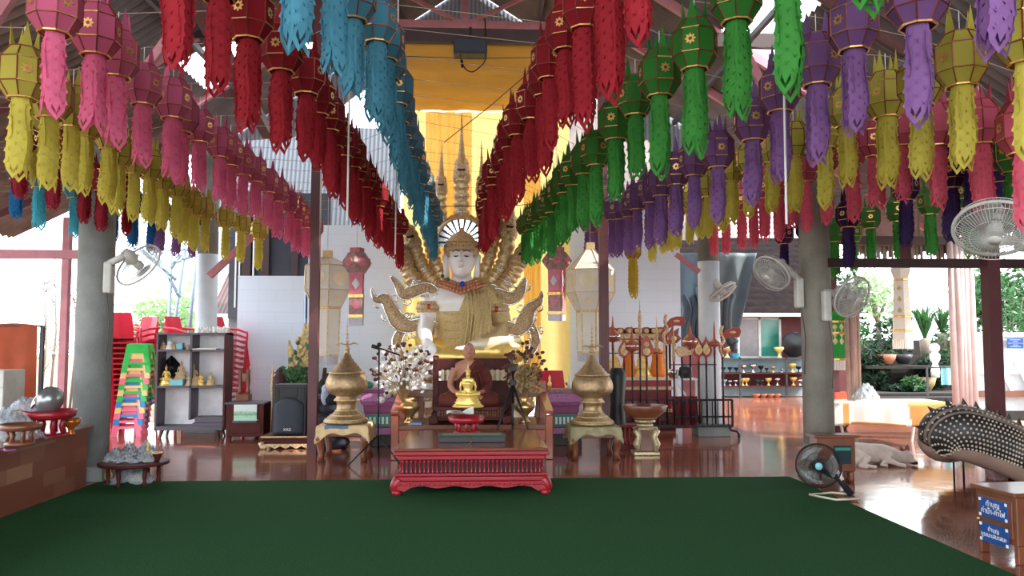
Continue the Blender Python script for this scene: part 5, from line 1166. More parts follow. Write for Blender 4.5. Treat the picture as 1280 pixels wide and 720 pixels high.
# purple glitter altar pedestals behind the urns
for px, x0, x1, lab in ((470, 449, 497, 'purple glitter altar pedestal with teal panels, left of the throne bench'), (706, 684, 729, 'purple glitter altar pedestal with teal panels, right of the throne bench')):
    Y = 11.4; a, b = at(x0, 500, Y), at(x1, 500, Y); w2 = (b.x-a.x)/2; p = Vector(((a.x+b.x)/2, Y, 0)); Z = lambda y: at(px, y, Y).z
    t = thing('altar_pedestal', lab, 'pedestal', p)
    def tier(zl_, zh, f0, f1, m, nm): MB().add([(sx_*w2*f, sy*w2*.8*f+w2, z) for z, f in ((zl_, f0), (zh, f1)) for sx_, sy in ((-1,-1),(1,-1),(1,1),(-1,1))], [(0,3,2,1),(4,5,6,7),(0,1,5,4),(1,2,6,5),(2,3,7,6),(3,0,4,7)]).build(nm, M[m], t, bevel=.008)
    tier(0, .16, .95, .95, 'black_paint', 'dark_base'); tier(.16, Z(536), .82, .80, 'purple_glitter', 'lower_body'); tier(Z(536)+.001, Z(517), .76, .76, 'purple_dark', 'waist'); tier(Z(517)+.001, Z(508), .80, .84, 'purple_dark', 'cornice'); tier(Z(508)+.001, Z(503), .84, 1.0, 'purple_glitter', 'upper_flare'); tier(Z(503)+.001, Z(492), 1.0, .93, 'purple_glitter', 'upper_body'); tier(Z(492)+.001, Z(487), .86, .86, 'mauve_panel' if px > 600 else 'purple_dark', 'table_top')
    y0 = w2-w2*.8*.76-.006
    MB().box(-w2*.6, w2*.6, y0-.004, y0+.003, Z(534), Z(519)).build('teal_panel', M['teal'], t)
    for k in range(5): MB().box(-w2*.52+k*w2*.22, -w2*.40+k*w2*.22, y0-.008, y0-.0045, Z(531), Z(522)).build('white_mark', M['white_plain'], t)
    top = Z(487)
p = Vector((at(455, 500, 11.9).x, 11.75, top)); o = thing('green_box', 'low green cloth bundle on the left purple pedestal', 'bundle', p); sm().ell((0, 0, .05), (.16, .12, .07)).build('bundle', M['teal'], o)
# red plastic chair by the right pedestal with two small golden figures
chair(Vector((at(690, 500, 12.1).x, 12.1, .17)), 0, 'single red plastic chair behind the right purple pedestal', None)
tb('low_platform', 'low dark platform under the red chair behind the right pedestal', 'platform', 'wood_dark', lambda b: b.box(-.35, .35, -.35, .35, 0, .168), Vector((at(690, 500, 12.1).x, 12.1, 0)), bevel=.01)
for px, m, lab in ((687, 'gold_bright', 'tiny golden candle figure at the left on the right pedestal'), (712, 'statue_white', 'tiny white bottle standing on the right pedestal')):
    o = sm().lathe([(.03, 0), (.03, .08), (.012, .11), (.018, .16), (.004, .2)], n=12).build('small_bottle' if 'bottle' in lab else 'candle_figure', M[m], loc=Vector((at(px, 500, 11.6).x, 11.6, top))); tag(o, lab, 'bottle' if 'bottle' in lab else 'figure')
# ---------------------------------------------------------------- large white and pink hanging lanterns
def big_lantern(px, Y, labs, ys, wid, tail=True, sunny=False):
    """ys: photograph rows of top cap, shoulder, belly bottom, neck, tail bottom"""
    c = at(px, ys[2], Y); t = thing('large_white_lantern', labs, 'lantern', c); Zr = lambda y: at(px, y, Y).z-c.z; U_ = Y/1000
    r1 = wid*U_; r0 = r1*.58; rt = r1*.18
    def ringv(r, z, n=6, ph=PI/6+.25): return [Vector((r*math.cos(2*PI*i/n+ph), r*math.sin(2*PI*i/n+ph), z)) for i in range(n)]
    lv = [(rt, Zr(ys[0])), (r1*.93, Zr(ys[1])), (r1*.93, Zr(ys[2])), (r0, Zr(ys[3]))]
    R_ = [ringv(r, z) for r, z in lv]; b = MB(); b.add([v for rr in R_ for v in rr], [(k*6+i, k*6+(i+1) % 6, (k+1)*6+(i+1) % 6, (k+1)*6+i) for k in range(3) for i in range(6)]); b.build('paper_body', M['white_translucent'], t)
    f = MB()
    for k in range(4):
        for i in range(6):
            f.tube([R_[k][i], R_[k][(i+1) % 6]], .008, 4)
            if k < 3: f.tube([R_[k][i], R_[k+1][i]], .008, 4)
    f.build('gilt_frame', M['gold_pale'], t)
    g = MB()
    for i in range(6):
        for k, sz in ((1, .12), (2, .07)):
            q = (R_[k][i]+R_[k][(i+1) % 6]+R_[k+1][i]+R_[k+1][(i+1) % 6])/4; n = Vector((q.x, q.y, 0)).normalized(); tx = Vector((-n.y, n.x, 0)); up = ((R_[k][i]+R_[k][(i+1) % 6])-(R_[k+1][i]+R_[k+1][(i+1) % 6])).normalized(); q += n*.012
            K_ = 16 if k == 1 else 4; g.add([q+(tx*math.cos(2*PI*j/K_)+up*math.sin(2*PI*j/K_))*sz for j in range(K_)], [tuple(range(K_))])
    g.build('gilt_emblem', mat('emblem_pale', srgb(236,222,188), .6), t)
    n_ = ringv(r0*.92, Zr(ys[3])); m_ = ringv(r0*.86, Zr(ys[4])); b = MB(); b.add(n_+m_, [(i, (i+1) % 6, 6+(i+1) % 6, 6+i) for i in range(6)]); b.build('lower_tube', M['white_translucent'], t)
    f = MB()
    for i in range(6):
        f.tube([n_[i], m_[i]], .014, 4); f.tube([m_[i], m_[(i+1) % 6]], .016, 4); f.tube([n_[i]*1.0+Vector((0, 0, -.02)), n_[(i+1) % 6]+Vector((0, 0, -.02))], .016, 4)
    f.build('gilt_border', M['gold_pale'], t)
    fr = MB(); mr = ringv(r0*.86, 0)
    for i in range(6):
        for k in range(9):
            a = mr[i].lerp(mr[(i+1) % 6], k/9); b_ = mr[i].lerp(mr[(i+1) % 6], (k+.6)/9); z0_ = Zr(ys[4]); z1_ = z0_-U_*12; fr.add([a+Vector((0, 0, z0_)), b_+Vector((0, 0, z0_)), b_+Vector((0, 0, z1_)), a+Vector((0, 0, z1_))], [(0, 1, 2, 3)])
    fr.build('paper_fringe', M['grey_panel'], t)
    b = MB(); b.cbox((0, 0, Zr(ys[0])+.05), (rt*1.8, rt*1.8, .1)); b.build('top_cap', M['cloth_cream'], t); b = MB(); b.tube([(0, 0, Zr(ys[0])+.1), (0, 0, roofz(c.x)-c.z)], .006, 5); b.build('hanging_cord', M['cord_white'], t)
    return t
big_lantern(409, 11.6, 'large white paper lantern with gilt edges hanging beside the left maroon post', (322, 333, 363, 384, 444), 33)
big_lantern(738, 11.6, 'large white paper lantern with a gold sun emblem beside the right maroon post', (312, 338, 366, 388, 440), 33)
def box_lantern(px, Y, ys, w_, lab, ph):
    c = at(px, ys[1], Y); t = thing('pink_box_lantern', lab, 'lantern', c); U_ = Y/1000; Zr = lambda y: at(px, y, Y).z-c.z; r = w_*U_
    def prismz(ra, rb, z0, z1, n, phs, m, nm):
        va = [(ra*math.cos(2*PI*i/n+phs), ra*math.sin(2*PI*i/n+phs), z0) for i in range(n)]; vb = [(rb*math.cos(2*PI*i/n+phs), rb*math.sin(2*PI*i/n+phs), z1) for i in range(n)]
        b = MB(); b.add(va+vb, [tuple(range(n-1, -1, -1)), tuple(range(n, 2*n))]+[(i, (i+1) % n, n+(i+1) % n, n+i) for i in range(n)]); return b.build(nm, M[m], t)
    prismz(r*.5, r*.5, Zr(ys[0]), Zr(ys[0]-6), 4, ph, 'pink_panel', 'neck')
    prismz(r*1.02, r*.6, Zr((ys[0]+ys[1])/2), Zr(ys[0]), 6, ph, 'mauve_panel', 'upper_facets'); prismz(r*.6, r*1.02, Zr(ys[1]), Zr((ys[0]+ys[1])/2)-.001, 6, ph, 'mauve_panel', 'lower_facets')
    zc_ = Zr((ys[0]+ys[1])/2)
    for i in range(6):
        a = 2*PI*(i+.5)/6+ph; n = Vector((math.cos(a), math.sin(a), 0)); tx = Vector((-n.y, n.x, 0)); q = n*r*.84+Vector((0, 0, zc_))
        for rad, m, off in ((r*.28, 'pink_panel', .004),):
            b = MB(); K_ = 14; va = [q+n*off+tx*rad*math.cos(2*PI*j/K_)+Vector((0, 0, rad*math.sin(2*PI*j/K_))) for j in range(K_)]; b.add([v-n*.1 for v in va]+va, [tuple(range(K_, 2*K_))]+[(j, (j+1) % K_, K_+(j+1) % K_, K_+j) for j in range(K_)]); b.build('round_boss', M[m], t)
    z = ys[1]; lv = [(ys[1], ys[2], 'pink_panel', 'upper_tube'), (ys[2]+1.5, ys[3], 'mauve_panel', 'middle_tube'), (ys[3]+1.5, ys[4], 'grey_panel', 'fringe_skirt')]
    for y0_, y1_, m, nm in lv: prismz(r*.60, r*.62, Zr(y1_), Zr(y0_), 4, ph+.3, m, nm)
    for y_ in (ys[2], ys[3]): prismz(r*.66, r*.66, Zr(y_+3), Zr(y_-.5), 4, ph+.3, 'gold_tape', 'gold_band')
    for i in range(4):
        a = 2*PI*(i+.5)/4+ph+.3; n = Vector((math.cos(a), math.sin(a), 0)); tx = Vector((-n.y, n.x, 0))
        for y0_, y1_, m in ((ys[1], ys[2], 'grey_panel'), (ys[2], ys[3], 'pink_panel')):
            q = n*(r*.62*.7072+.006)+Vector((0, 0, Zr((y0_+y1_)/2))); s = r*.26; b = MB(); b.add([q+tx*s, q+Vector((0, 0, s*1.4)), q-tx*s, q-Vector((0, 0, s*1.4))], [(0, 1, 2, 3)]); b.build('diamond', M[m], t)
    b = MB(); b.tube([(0, 0, Zr(ys[0]-6)), (0, 0, roofz(c.x)-c.z)], .005, 5); b.build('hanging_cord', M['cord_white'], t)
box_lantern(446, 11.2, (316, 341, 369, 394, 407), 19, 'pink and mauve patterned box lantern hanging over the left golden urn', .5)
box_lantern(696, 11.2, (315, 337, 366, 390, 401), 19, 'pink and mauve patterned box lantern hanging in front of the yellow curtain on the right', -.1)
# ---------------------------------------------------------------- right side of the hall
# rack of ceremonial staffs on wheels
YK = 12.25; p = fl(855, YK); rk = thing('staff_rack', 'black wheeled metal rack of upright bars holding the ceremonial staffs', 'rack', p)
def Kk(px, py, dy=0): return at(px, py, YK+dy)-p
xl, xr = Kk(752, 500).x, Kk(915, 500).x; zt, zm, zb = Kk(855, 500).z, Kk(855, 521).z, Kk(855, 533).z
for dy in (0,):
    f = MB(); f.bar((xl, dy, zt), (xr, dy, zt), .03); f.bar((xl, dy, zm), (xr, dy, zm), .025); f.bar((xl, dy, zb), (xr, dy, zb), .03); f.bar((xl, dy, zb), (xl, dy, zt), .03); f.bar((xr, dy, zb), (xr, dy, zt), .03)
    f.bar((xl, dy, Kk(0, 442).z), (xl+.95, dy, Kk(0, 442).z), .015); f.bar((Kk(772, 0).x, 0, Kk(0, 424).z), (Kk(812, 0).x, 0, Kk(0, 424).z), .015); f.bar((Kk(832, 0).x, 0, Kk(0, 457).z), (Kk(888, 0).x, 0, Kk(0, 457).z), .015); f.build('frame', M['black_metal'], rk)
for k in range(24):
    x = lerp(xl+.06, xr-.06, k/23); MB().bar((x, 0, zb), (x, 0, zt), .014).build('short_bar', M['black_metal'], rk)
for x in (xl+.08, xr-.05):
    b = sm(); b.tube([(x, 0, zb), (x+.02, -.02, zb-.06), (x+.10, -.05, zb-.07), (x+.13, -.06, .06)], .018, 8); b.build('curved_foot', M['wood_dark'], rk); b = sm(); b.lathe([(.03, -.015), (.035, 0), (.03, .015)], n=14); b.move(Matrix.Translation((x+.13, -.06, .035)) @ Matrix.Rotation(PI/2, 4, 'Y')); b.build('wheel', M['black_plastic'], rk)
def staff_head(kind, t, z):
    if kind == 'fan':
        pts = [(0, -.02), (.07, .03), (.095, .10), (.07, .18), (.02, .26), (0, .32), (-.02, .26), (-.07, .18), (-.095, .10), (-.07, .03)]
        MB().prism([(x, z+y) for x, y in pts], -.012, .012).build('leaf_head', mat('head_red', srgb(150,64,56), .4, metal=.2), t, bevel=.006); MB().prism([(x*.62, z+.04+y*.62) for x, y in pts], -.018, .018).build('gold_inlay', M['gold_pale'], t)
    elif kind == 'twin':
        pts = [(0, -.02), (.10, .05), (.11, .13), (.06, .26), (0, .34), (-.06, .26), (-.11, .13), (-.10, .05)]
        MB().prism([(x, z+y) for x, y in pts], -.012, .012).build('leaf_head', MATS['head_red'], t, bevel=.006)
        for dz, r in ((.08, .06), (.19, .042)): b = sm(); b.ell((0, -.008, z+dz), (r, .014, r)); b.build('gold_disc', M['gold_pale'], t)
    elif kind == 'bell':
        sm().lathe([(.02, z), (.10, z+.03), (.115, z+.08), (.105, z+.13), (.06, z+.17), (.03, z+.2), (.015, z+.28), (.004, z+.4)], n=18).build('bell_head', mat('head_copper', srgb(170,96,76), .35, metal=.4), t); sm().lathe([(.117, z+.075), (.119, z+.09), (.117, z+.105)], n=18).build('silver_band', M['silver'], t)
    elif kind == 'disc':
        sm().lathe([(.02, z), (.10, z+.03), (.11, z+.06), (.05, z+.1), (.02, z+.13), (.014, z+.3), (.003, z+.4)], n=18).build('disc_head', MATS['head_copper'], t)
    elif kind == 'spear':
        sm().lathe([(.02, z), (.03, z+.08), (.02, z+.2), (.035, z+.25), (.01, z+.4), (.002, z+.55)], n=10).build('spear_head', M['gold_old'], t)
    elif kind == 'axe':
        pts = [(0, .1), (.10, .16), (.19, .15), (.22, .24), (.20, .3), (.12, .30), (.05, .27), (0, .2), (-.03, .15)]
        MB().prism([(x*1.35, z+y) for x, y in pts], -.015, .015).build('curved_blade', MATS['head_red'], t, bevel=.005); sm().ell((.16, 0, z+.23), (.08, .02, .03)).build('gold_inlay', M['gold_pale'], t); sm().tube(spline([(0, 0, z-.15), (-.04, 0, z), (.02, 0, z+.1), (-.02, 0, z+.22), (0, 0, z+.33)], 4), .025, 8).build('serpent_neck', M['gold_old'], t)
    elif kind == 'fish':
        pts = [(-.12, .06), (-.05, .13), (.05, .12), (.13, .06), (.22, .10), (.17, .0), (.1, -.02), (-.05, -.04)]
        MB().prism([(x*.9, z+y) for x, y in pts], -.02, .02).build('fish_head', M['gold_old'], t, bevel=.006)
H_ = [('bell', 766, 428, 'copper bell-shaped head'), ('fan', 780, 447, 'slim leaf-shaped head'), ('bell', 790, 440, 'broad copper bell head'), ('twin', 808, 446, 'leaf head set with two gold discs'), ('spear', 800, 420, 'gold spear head'), ('spear', 821, 440, 'plain dark gold spear tip'), ('axe', 833, 420, 'curled golden animal head'), ('spear', 842, 452, 'tall gilded spear tip'), ('fish', 852, 443, 'golden fish-shaped head'), ('bell', 862.5, 434, 'large copper bell head with spire'), ('fan', 873, 446, 'brown leaf-shaped head'), ('fan', 882.5, 446, 'pale gold leaf-shaped head'), ('disc', 893, 434, 'flat copper disc head'), ('axe', 903, 434, 'red curved blade with golden inlay')]
for i, (kind, px, py, lab) in enumerate(H_):
    q = fl(px, YK-.07); q.z = Kk(0, 534).z; t = thing('ceremonial_staff', 'ceremonial staff with a %s, standing in the black rack' % lab, 'staff', q, group='ceremonial staffs in the rack'); hz = (at(px, py, YK-.07)).z-q.z
    sm().tube([(0, 0, 0), (0, 0, hz-.12)], .014, 8).build('shaft', M['black_paint'], t); sm().tube([(0, 0, hz-.12), (0, 0, hz+.02)], .018, 8).build('red_ferrule', mat('ferrule', srgb(130,30,44), .4), t); staff_head(kind, t, hz)
# carved gold and red cabinets / offering gear behind the rack
YG = 13.2
p = fl(800, YG); t = thing('tiered_altar', 'red and gold tiered altar table behind the staff rack', 'altar', p); w2 = .62; Z = lambda y: at(800, y, YG).z
for i, (y0, y1, f, m) in enumerate(((545, 528, 1.0, 'wood_dark'), (528, 516, .92, 'red_dark'), (516, 512, 1.0, 'gold_old'), (512, 500, .9, 'red_lacquer'), (500, 488, .86, 'red_dark'), (488, 484, .98, 'gold_old'), (484, 476, .84, 'red_lacquer'), (476, 472, .92, 'ivory'))):
    z0 = max(0, Z(y0)); MB().box(-w2*f, w2*f, .5-.4*f, .5+.3*f, z0, Z(y1)-.001).build('tier', M[m], t, bevel=.008)
for i, px in enumerate((768, 786, 803, 822)):
    q = at(px, 470, YG+.3); q.z = Z(472)
    if i in (0, 2): small_buddha(q, .5, 'gold_bright', ['seated golden statuette at the left on the red tiered altar', '', 'seated golden statuette in the middle on the red tiered altar', ''][i])
    else:
        t2 = thing('robed_figure', ['', 'orange robed figure on the red tiered altar, left', '', 'orange robed figure on the red tiered altar, right'][i], 'figure', q); sm().lathe([(.12, 0), (.13, .1), (.09, .3), (.1, .42), (.05, .48), (.02, .5)], n=16, sy=.7).build('robe', M['orange_robe'], t2); sm().ell((0, 0, .56), (.055, .06, .075)).build('head', M['gold'], t2)
p = at(838, 470, YG-.1)
p = fl(800, 13.7); t = thing('carved_canopy_frame', 'gilded carved frame with a row of fan-shaped crests behind the staffs', 'frame', p); Zf = lambda y: at(800, y, 13.7).z
X_ = lambda px: at(px, 430, 13.7).x-p.x
MB().box(X_(758), X_(832), -.03, .03, Zf(424), Zf(417)).build('carved_beam', M['gold_old'], t, bevel=.01)
for px in (759, 800, 831): MB().box(X_(px)-.03, X_(px)+.03, -.03, .03, 0, Zf(420)).build('post', M['gold_old'], t, bevel=.006)
for i, px in enumerate((765, 775, 787, 796, 808, 817, 826)):
    b = MB(); r0 = .115; pts = [(X_(px)+r0*1.05*math.cos(a), Zf(417)+r0*(.9 if i % 2 else 1.0)*math.sin(a)) for a in [PI*k/10 for k in range(11)]]; b.prism(pts, -.02, .02); b.build('fan_crest', mat('crest_red', srgb(150,84,70), .45, metal=.3, var=.4, scale=25), t, bevel=.008)
    b = sm(); b.ell((X_(px), -.025, Zf(417)+.045), (.045, .012, .04)); b.build('gold_rosette', M['gold_pale'], t)
for k in range(20): sm().ell((lerp(X_(759), X_(831), k/19), -.035, Zf(425)), (.022, .015, .035), 8, 5).build('gold_drop', M['gold_pale'], t)
q = at(837, 416, 13.5); q.z = 0; t = thing('gilded_bird', 'gilded red bird-shaped carving at the right end of the crests', 'carving', Vector((q.x, 13.5, 0))); z0 = at(837, 423, 13.5).z
pts = [(-.24, .02), (-.15, .10), (-.10, .20), (-.06, .10), (0, .12), (.06, .22), (.07, .12), (.16, .18), (.14, .06), (.20, .0), (.12, -.08), (0, -.10), (-.12, -.07)]
MB().prism([(x, z0+y) for x, y in pts], -.03, .03).build('carved_body', MATS['crest_red'], t, bevel=.008)
for x in (-.08, .06): sm().ell((x, -.035, z0+.0), (.055, .015, .045)).build('gold_inlay', M['gold_pale'], t)
sm().tube([(0, 0, 0), (0, 0, z0-.06)], .02, 8).build('pole', M['wood_dark'], t)
# gold pedestal tray at the right of the urn
p = fl(805, 10.55); t = thing('carved_gold_tray', 'carved gilded offering tray on two mosaic pillars, right of the right urn', 'tray', p); Z = lambda y: at(805, y, 10.55).z
sm().lathe([(.10, Z(527)), (.15, Z(523)), (.27, Z(514)), (.305, Z(507)), (.295, Z(506)), (.24, Z(511)), (.05, Z(516))], n=28, sy=.8).build('tray_bowl', M['wood_brown'], t)
for y, r in ((521, .16), (526, .13), (531, .10), (535, .16)): sm().lathe([(r, Z(y)-.018), (r+.012, Z(y)), (r, Z(y)+.014)], n=24, sy=.8).build('mosaic_ring', mat('mosaic', srgb(190,176,140), .35, metal=.4, var=.5, scale=60), t)
MB().box(-.13, .13, -.1, .1, .05, Z(535)).build('core', M['wood_brown'], t, bevel=.01)
for s in (-1, 1):
    b = sm(); b.tube([(s*.11, -.08, .06), (s*.13, -.09, .15), (s*.10, -.09, .24), (s*.13, -.09, .32), (s*.12, -.08, Z(537))], [.04, .055, .04, .055, .04], 8); b.build('scroll_pillar', MATS['mosaic'], t)
MB().box(-.17, .17, -.13, .13, 0, .05).build('base_slab', MATS['mosaic'], t, bevel=.012)
# dark tall drum and red baluster box beside the post
p = fl(771, 11.1); t = thing('dark_drum_stand', 'tall dark draped stand right beside the maroon post and right urn', 'stand', p); h = at(771, 460, 11.1).z; sm().lathe([(.10, 0), (.12, .3), (.1, h*.6), (.13, h-.1), (.08, h)], n=20).build('draped_body', M['black_paint'], t)
p = fl(784, 10.95); t = thing('low_red_stool', 'low dark red stool with small balusters behind the gilded tray', 'stool', p); MB().box(-.20, .16, 0, .3, .30, .34).build('seat', M['red_dark'], t, bevel=.006); MB().box(-.18, .14, 0.02, .28, 0, .07).build('base', M['red_dark'], t, bevel=.006)
for k in range(6): sm().lathe([(.012, .07), (.02, .13), (.012, .2), (.02, .27), (.012, .30)], (-.16+.058*k, .02, 0), 8).build('baluster', M['red_lacquer'], t)
# red and white gear right of the altar
p = fl(845, 12.7); t = thing('folded_cart', 'white metal trolley with folded dark red cloth behind the staff rack', 'trolley', p); h = at(845, 473, 12.7).z
MB().box(-.02, .34, 0, .4, h-.03, h).build('shelf_top', M['white_plain'], t); MB().bar((-.0, 0, h-.05), (.16, 0, h-.30), .03).build('bracket', M['white_plain'], t)
for x in (0, .32): MB().box(x-.015, x+.015, .0, .03, 0, h-.03).build('leg', M['white_plain'], t)
gm = sm(); gm.grid(lambda u, v: (-.1+.42*u, -.06-.1*v+.03*math.sin(u*20), lerp(h-.28, .12, v)), 30, 8); gm.build('hanging_cloth', mat('cloth_redwhite', srgb(120,30,44), .8, var=.5, scale=5), t)
for px, py, m, lab in ((842, 466, 'silver', 'round silver bowl on the white trolley'), (866, 466, 'black_plastic', 'dark bag on the white trolley')):
    q = at(px, 470, 12.85); q.z = h+.001; b = sm(); b.lathe([(.06, 0), (.10, .05), (.11, .1), (.10, .14)] if m == 'silver' else [(.08, 0), (.11, .08), (.10, .16), (.04, .2)], n=18); o = b.build('bowl' if m == 'silver' else 'bag', M[m], loc=q-Vector((.0 if m == 'silver' else .12, 0, 0))); tag(o, lab, 'bowl' if m == 'silver' else 'bag')
# grey tarpaulin with a dark tied bundle
def tarp(u, v):
    xl_, xr_ = lerp(849, 846, v), lerp(946, 918, v); q_ = at(lerp(xl_, xr_, u), lerp(316, 432, v), 15.2); return (q_.x, 15.2+.05*math.sin(u*9+v*3)+.03*math.sin(u*23), q_.z)
gm = sm(); gm.grid(tarp, 40, 20); o = gm.build('tarpaulin', M['tarp'], solid=.006); tag(o, 'grey-blue tarpaulin hanging between the white wall and the tiled roof', 'tarpaulin')
tq = at(849, 316, 15.3); tb('tarp_pole', 'thin pole holding up the grey-blue tarpaulin at the end of the white wall', 'pole', 'steel_dark', lambda b: b.box(-.02, .02, -.02, .02, 0, tq.z), (tq.x+.03, 15.3, 0))
t = thing('tarp_bundle', 'dark gathered bundle of tarpaulin tied beside the right white column', 'bundle', at(862, 400, 15.05)); r = random.Random(2); b = sm()
for k in range(14): x = r.uniform(-.2, .85); b.tube(spline([(x, 0, .55+r.uniform(-.1, .1)), (x*.8+.05, -.08, .2), (x*.9, 0, -.2), (x+.05, 0, -.5+r.uniform(-.1, .1))], 5), [.06+.05*r.random()]*16, 8)
b.build('gathered_folds', M['tarp_dark'], t)
# house at the back right: brick wall, window, tiled roof
YH = 21.3; a, b = at(850, 470, YH), at(1010, 395, YH)
hs = MB().box(a.x-1, b.x+1.2, YH, YH+.2, 0, at(900, 385, YH).z).build('house_wall', M['brick_red']); tag(hs, 'dark red boarded wall of the house behind the hall on the right', 'wall')
gm = MB(); e0, e1 = at(905, 392, YH-.5), at(1060, 392, YH-.5); n_ = 40
gm.grid(lambda u, v: (lerp(e0.x-1, e1.x, u), YH-.6+3.2*v, e0.z+2.4*v+.03*abs(math.sin(v*40))), 4, 60); o = gm.build('house_roof', M['tile_dark']); tag(o, 'dark tiled roof sloping above the red boarded house', 'roof')
tb('gutter', 'pale metal gutter along the edge of the dark tiled roof', 'gutter', 'plastic_grey', lambda b: b.box(-2.5, 2.2, -.05, .05, -.05, .04), ((e0.x+e1.x)/2, YH-.68, e0.z-.03))
wp = at(949, 447, YH-.02); t = thing('house_window', 'sliding window with one grey and one green pane in the red house wall', 'window', wp); W2 = at(976, 447, YH).x-wp.x; Hh = at(949, 397, YH).z-wp.z
for x in (-W2, -.02, W2-.06): MB().box(x, x+.06, -.05, 0, 0, Hh).build('frame_bar', M['plastic_grey'], t)
for z in (-.03, Hh-.05): MB().box(-W2, W2, -.05, 0, z, z+.06).build('frame_bar', M['plastic_grey'], t)
MB().box(-W2+.06, -.02, -.02, -.01, .02, Hh).build('grey_pane', mat('pane_grey', srgb(120,112,112), .2), t); MB().box(.04, W2-.06, -.02, -.01, .02, Hh).build('green_pane', M['glass_green'], t)
# offering ware shelves
YO = 20.6; a, b = at(896, 497, YO), at(1012, 447, YO); p = Vector((a.x, YO, 0)); Wd = b.x-a.x; hO = b.z; t = thing('offering_shelf', 'long dark steel shelf of offering bowls in front of the red house', 'shelf', p); zz = [at(900, y, YO).z for y in (447.5, 466, 482.5)]
for z in zz: MB().box(0, Wd, 0, .4, z-.03, z).build('shelf_board', M['steel_dark'] if z == zz[0] else M['wood_dark'], t)
MB().box(0, Wd, .38, .4, .02, zz[2]-.03).build('lower_back', M['shelf_blue'], t); MB().box(0, Wd, .38, .4, zz[1], zz[0]-.03).build('upper_back', M['shelf_blue'], t); MB().box(0, Wd, .38, .4, zz[2], zz[1]-.03).build('middle_back', M['brick_red'], t)
for x in (0.02, at(925, 0+450, YO).x-a.x, at(983, 450, YO).x-a.x, Wd-.02): MB().box(x-.02, x+.02, 0, .04, 0, hO).build('upright', M['steel_dark'], t)
def goblet(px, lvl, h_, m, lab, grp):
    q = at(px, 450, YO+.15); q.z = zz[lvl]+.001; q.y = YO+.15; k = h_/.2; sm_ = sm(); sm_.lathe([(r*k, z*k) for r, z in ((.05, 0), (.055, .01), (.018, .03), (.018, .09), (.06, .12), (.09, .17), (.085, .2), (.07, .17))], n=14); o = sm_.build('offering_bowl', M[m], loc=q); tag(o, lab, 'bowl', grp)
GG = 'offering ware on the far shelf'
for px, lvl, h_, m, lab in ((909, 0, .30, 'brass', 'golden footed bowl on top of the shelf at its left end'), (974, 0, .28, 'gold_bright', 'golden footed bowl on top of the shelf near the black gong'),
  (904, 1, .14, 'black_metal', 'dark footed dish at the left of the upper shelf row'), (912, 1, .14, 'black_metal', 'second dark footed dish of the upper shelf row'), (920, 1, .13, 'black_metal', 'third dark dish of the upper shelf row'), (929, 1, .2, 'silver', 'silver goblet at the left of the upper middle bay'), (941, 1, .22, 'silver', 'wide silver bowl in the upper middle bay'), (951, 1, .18, 'black_metal', 'dark tall bowl in the centre of the upper middle bay'), (958, 1, .12, 'black_metal', 'low dark dish in the upper middle bay'), (966, 1, .16, 'brass', 'bronze bowl at the right of the upper middle bay'), (977, 1, .1, 'silver', 'flat silver dish at the far right of the upper middle bay'), (990, 1, .24, 'gold_bright', 'bright golden bowl in the upper right bay'), (998, 1, .16, 'black_metal', 'dark bowl beside the gold one in the upper right bay'),
  (905, 2, .16, 'shelf_blue', 'pale cup at the left of the lower shelf row'), (912, 2, .14, 'silver', 'silver cup in the lower left bay'), (919, 2, .15, 'silver', 'second silver cup in the lower left bay'), (928, 2, .2, 'gold_bright', 'slim golden candlestick in the lower middle bay, left'), (932.5, 2, .2, 'gold_bright', 'slim golden candlestick in the lower middle bay, right'), (946, 2, .15, 'steel_dark', 'grey cup in the lower middle bay'), (951.5, 2, .15, 'steel_dark', 'second grey cup in the lower middle bay'), (960, 2, .2, 'gold_bright', 'golden bowl in the lower middle bay'), (971, 2, .2, 'silver', 'silver goblet at the right of the lower middle bay'), (991, 2, .22, 'gold_bright', 'golden bowl in the lower right bay'), (999, 2, .16, 'silver', 'silver cup in the lower right bay')):
    goblet(px, lvl, h_, m, lab, GG)
tb('blue_basin', 'turquoise plastic basin on top of the offering shelf', 'basin', mat('turq', srgb(60,160,180), .4), lambda b: b.lathe([(.08, 0), (.13, .1), (.14, .11), (.12, .1), (.07, .02)], n=18), Vector((at(919, 450, YO+.2).x, YO+.2, zz[0]+.001)))
b = sm(); b.lathe([(.30, -.03), (.34, 0), (.33, .03), (.12, .04), (.08, .07), (.02, .075)], n=30); b.move(Matrix.Rotation(PI/2, 4, 'X')); o = b.build('gong', M['black_metal'], loc=Vector((at(993, 450, YO+.25).x, YO+.25, zz[0]+.345))); tag(o, 'round black gong propped on the right end of the offering shelf', 'gong')
for i, px in enumerate((899, 905, 911, 918, 925, 933)):
    goblet(px, 2, .11, 'black_metal', 'small dark dish on the floor level of the offering shelf', 'dark dishes under the offering shelf') if False else None
for i, px in enumerate((945, 954, 963, 971)):
    q = at(px, 495, YO+.1); o = sm().lathe([(.06, 0), (.10, .07), (.11, .1), (.1, .1), (.06, .03)], n=16).build('clay_pot', M['clay'], loc=(q.x, YO+.1, 0)); tag(o, 'clay dish on the floor under the offering shelf, %s from the left' % ORD[i], 'dish', 'clay dishes under the offering shelf')
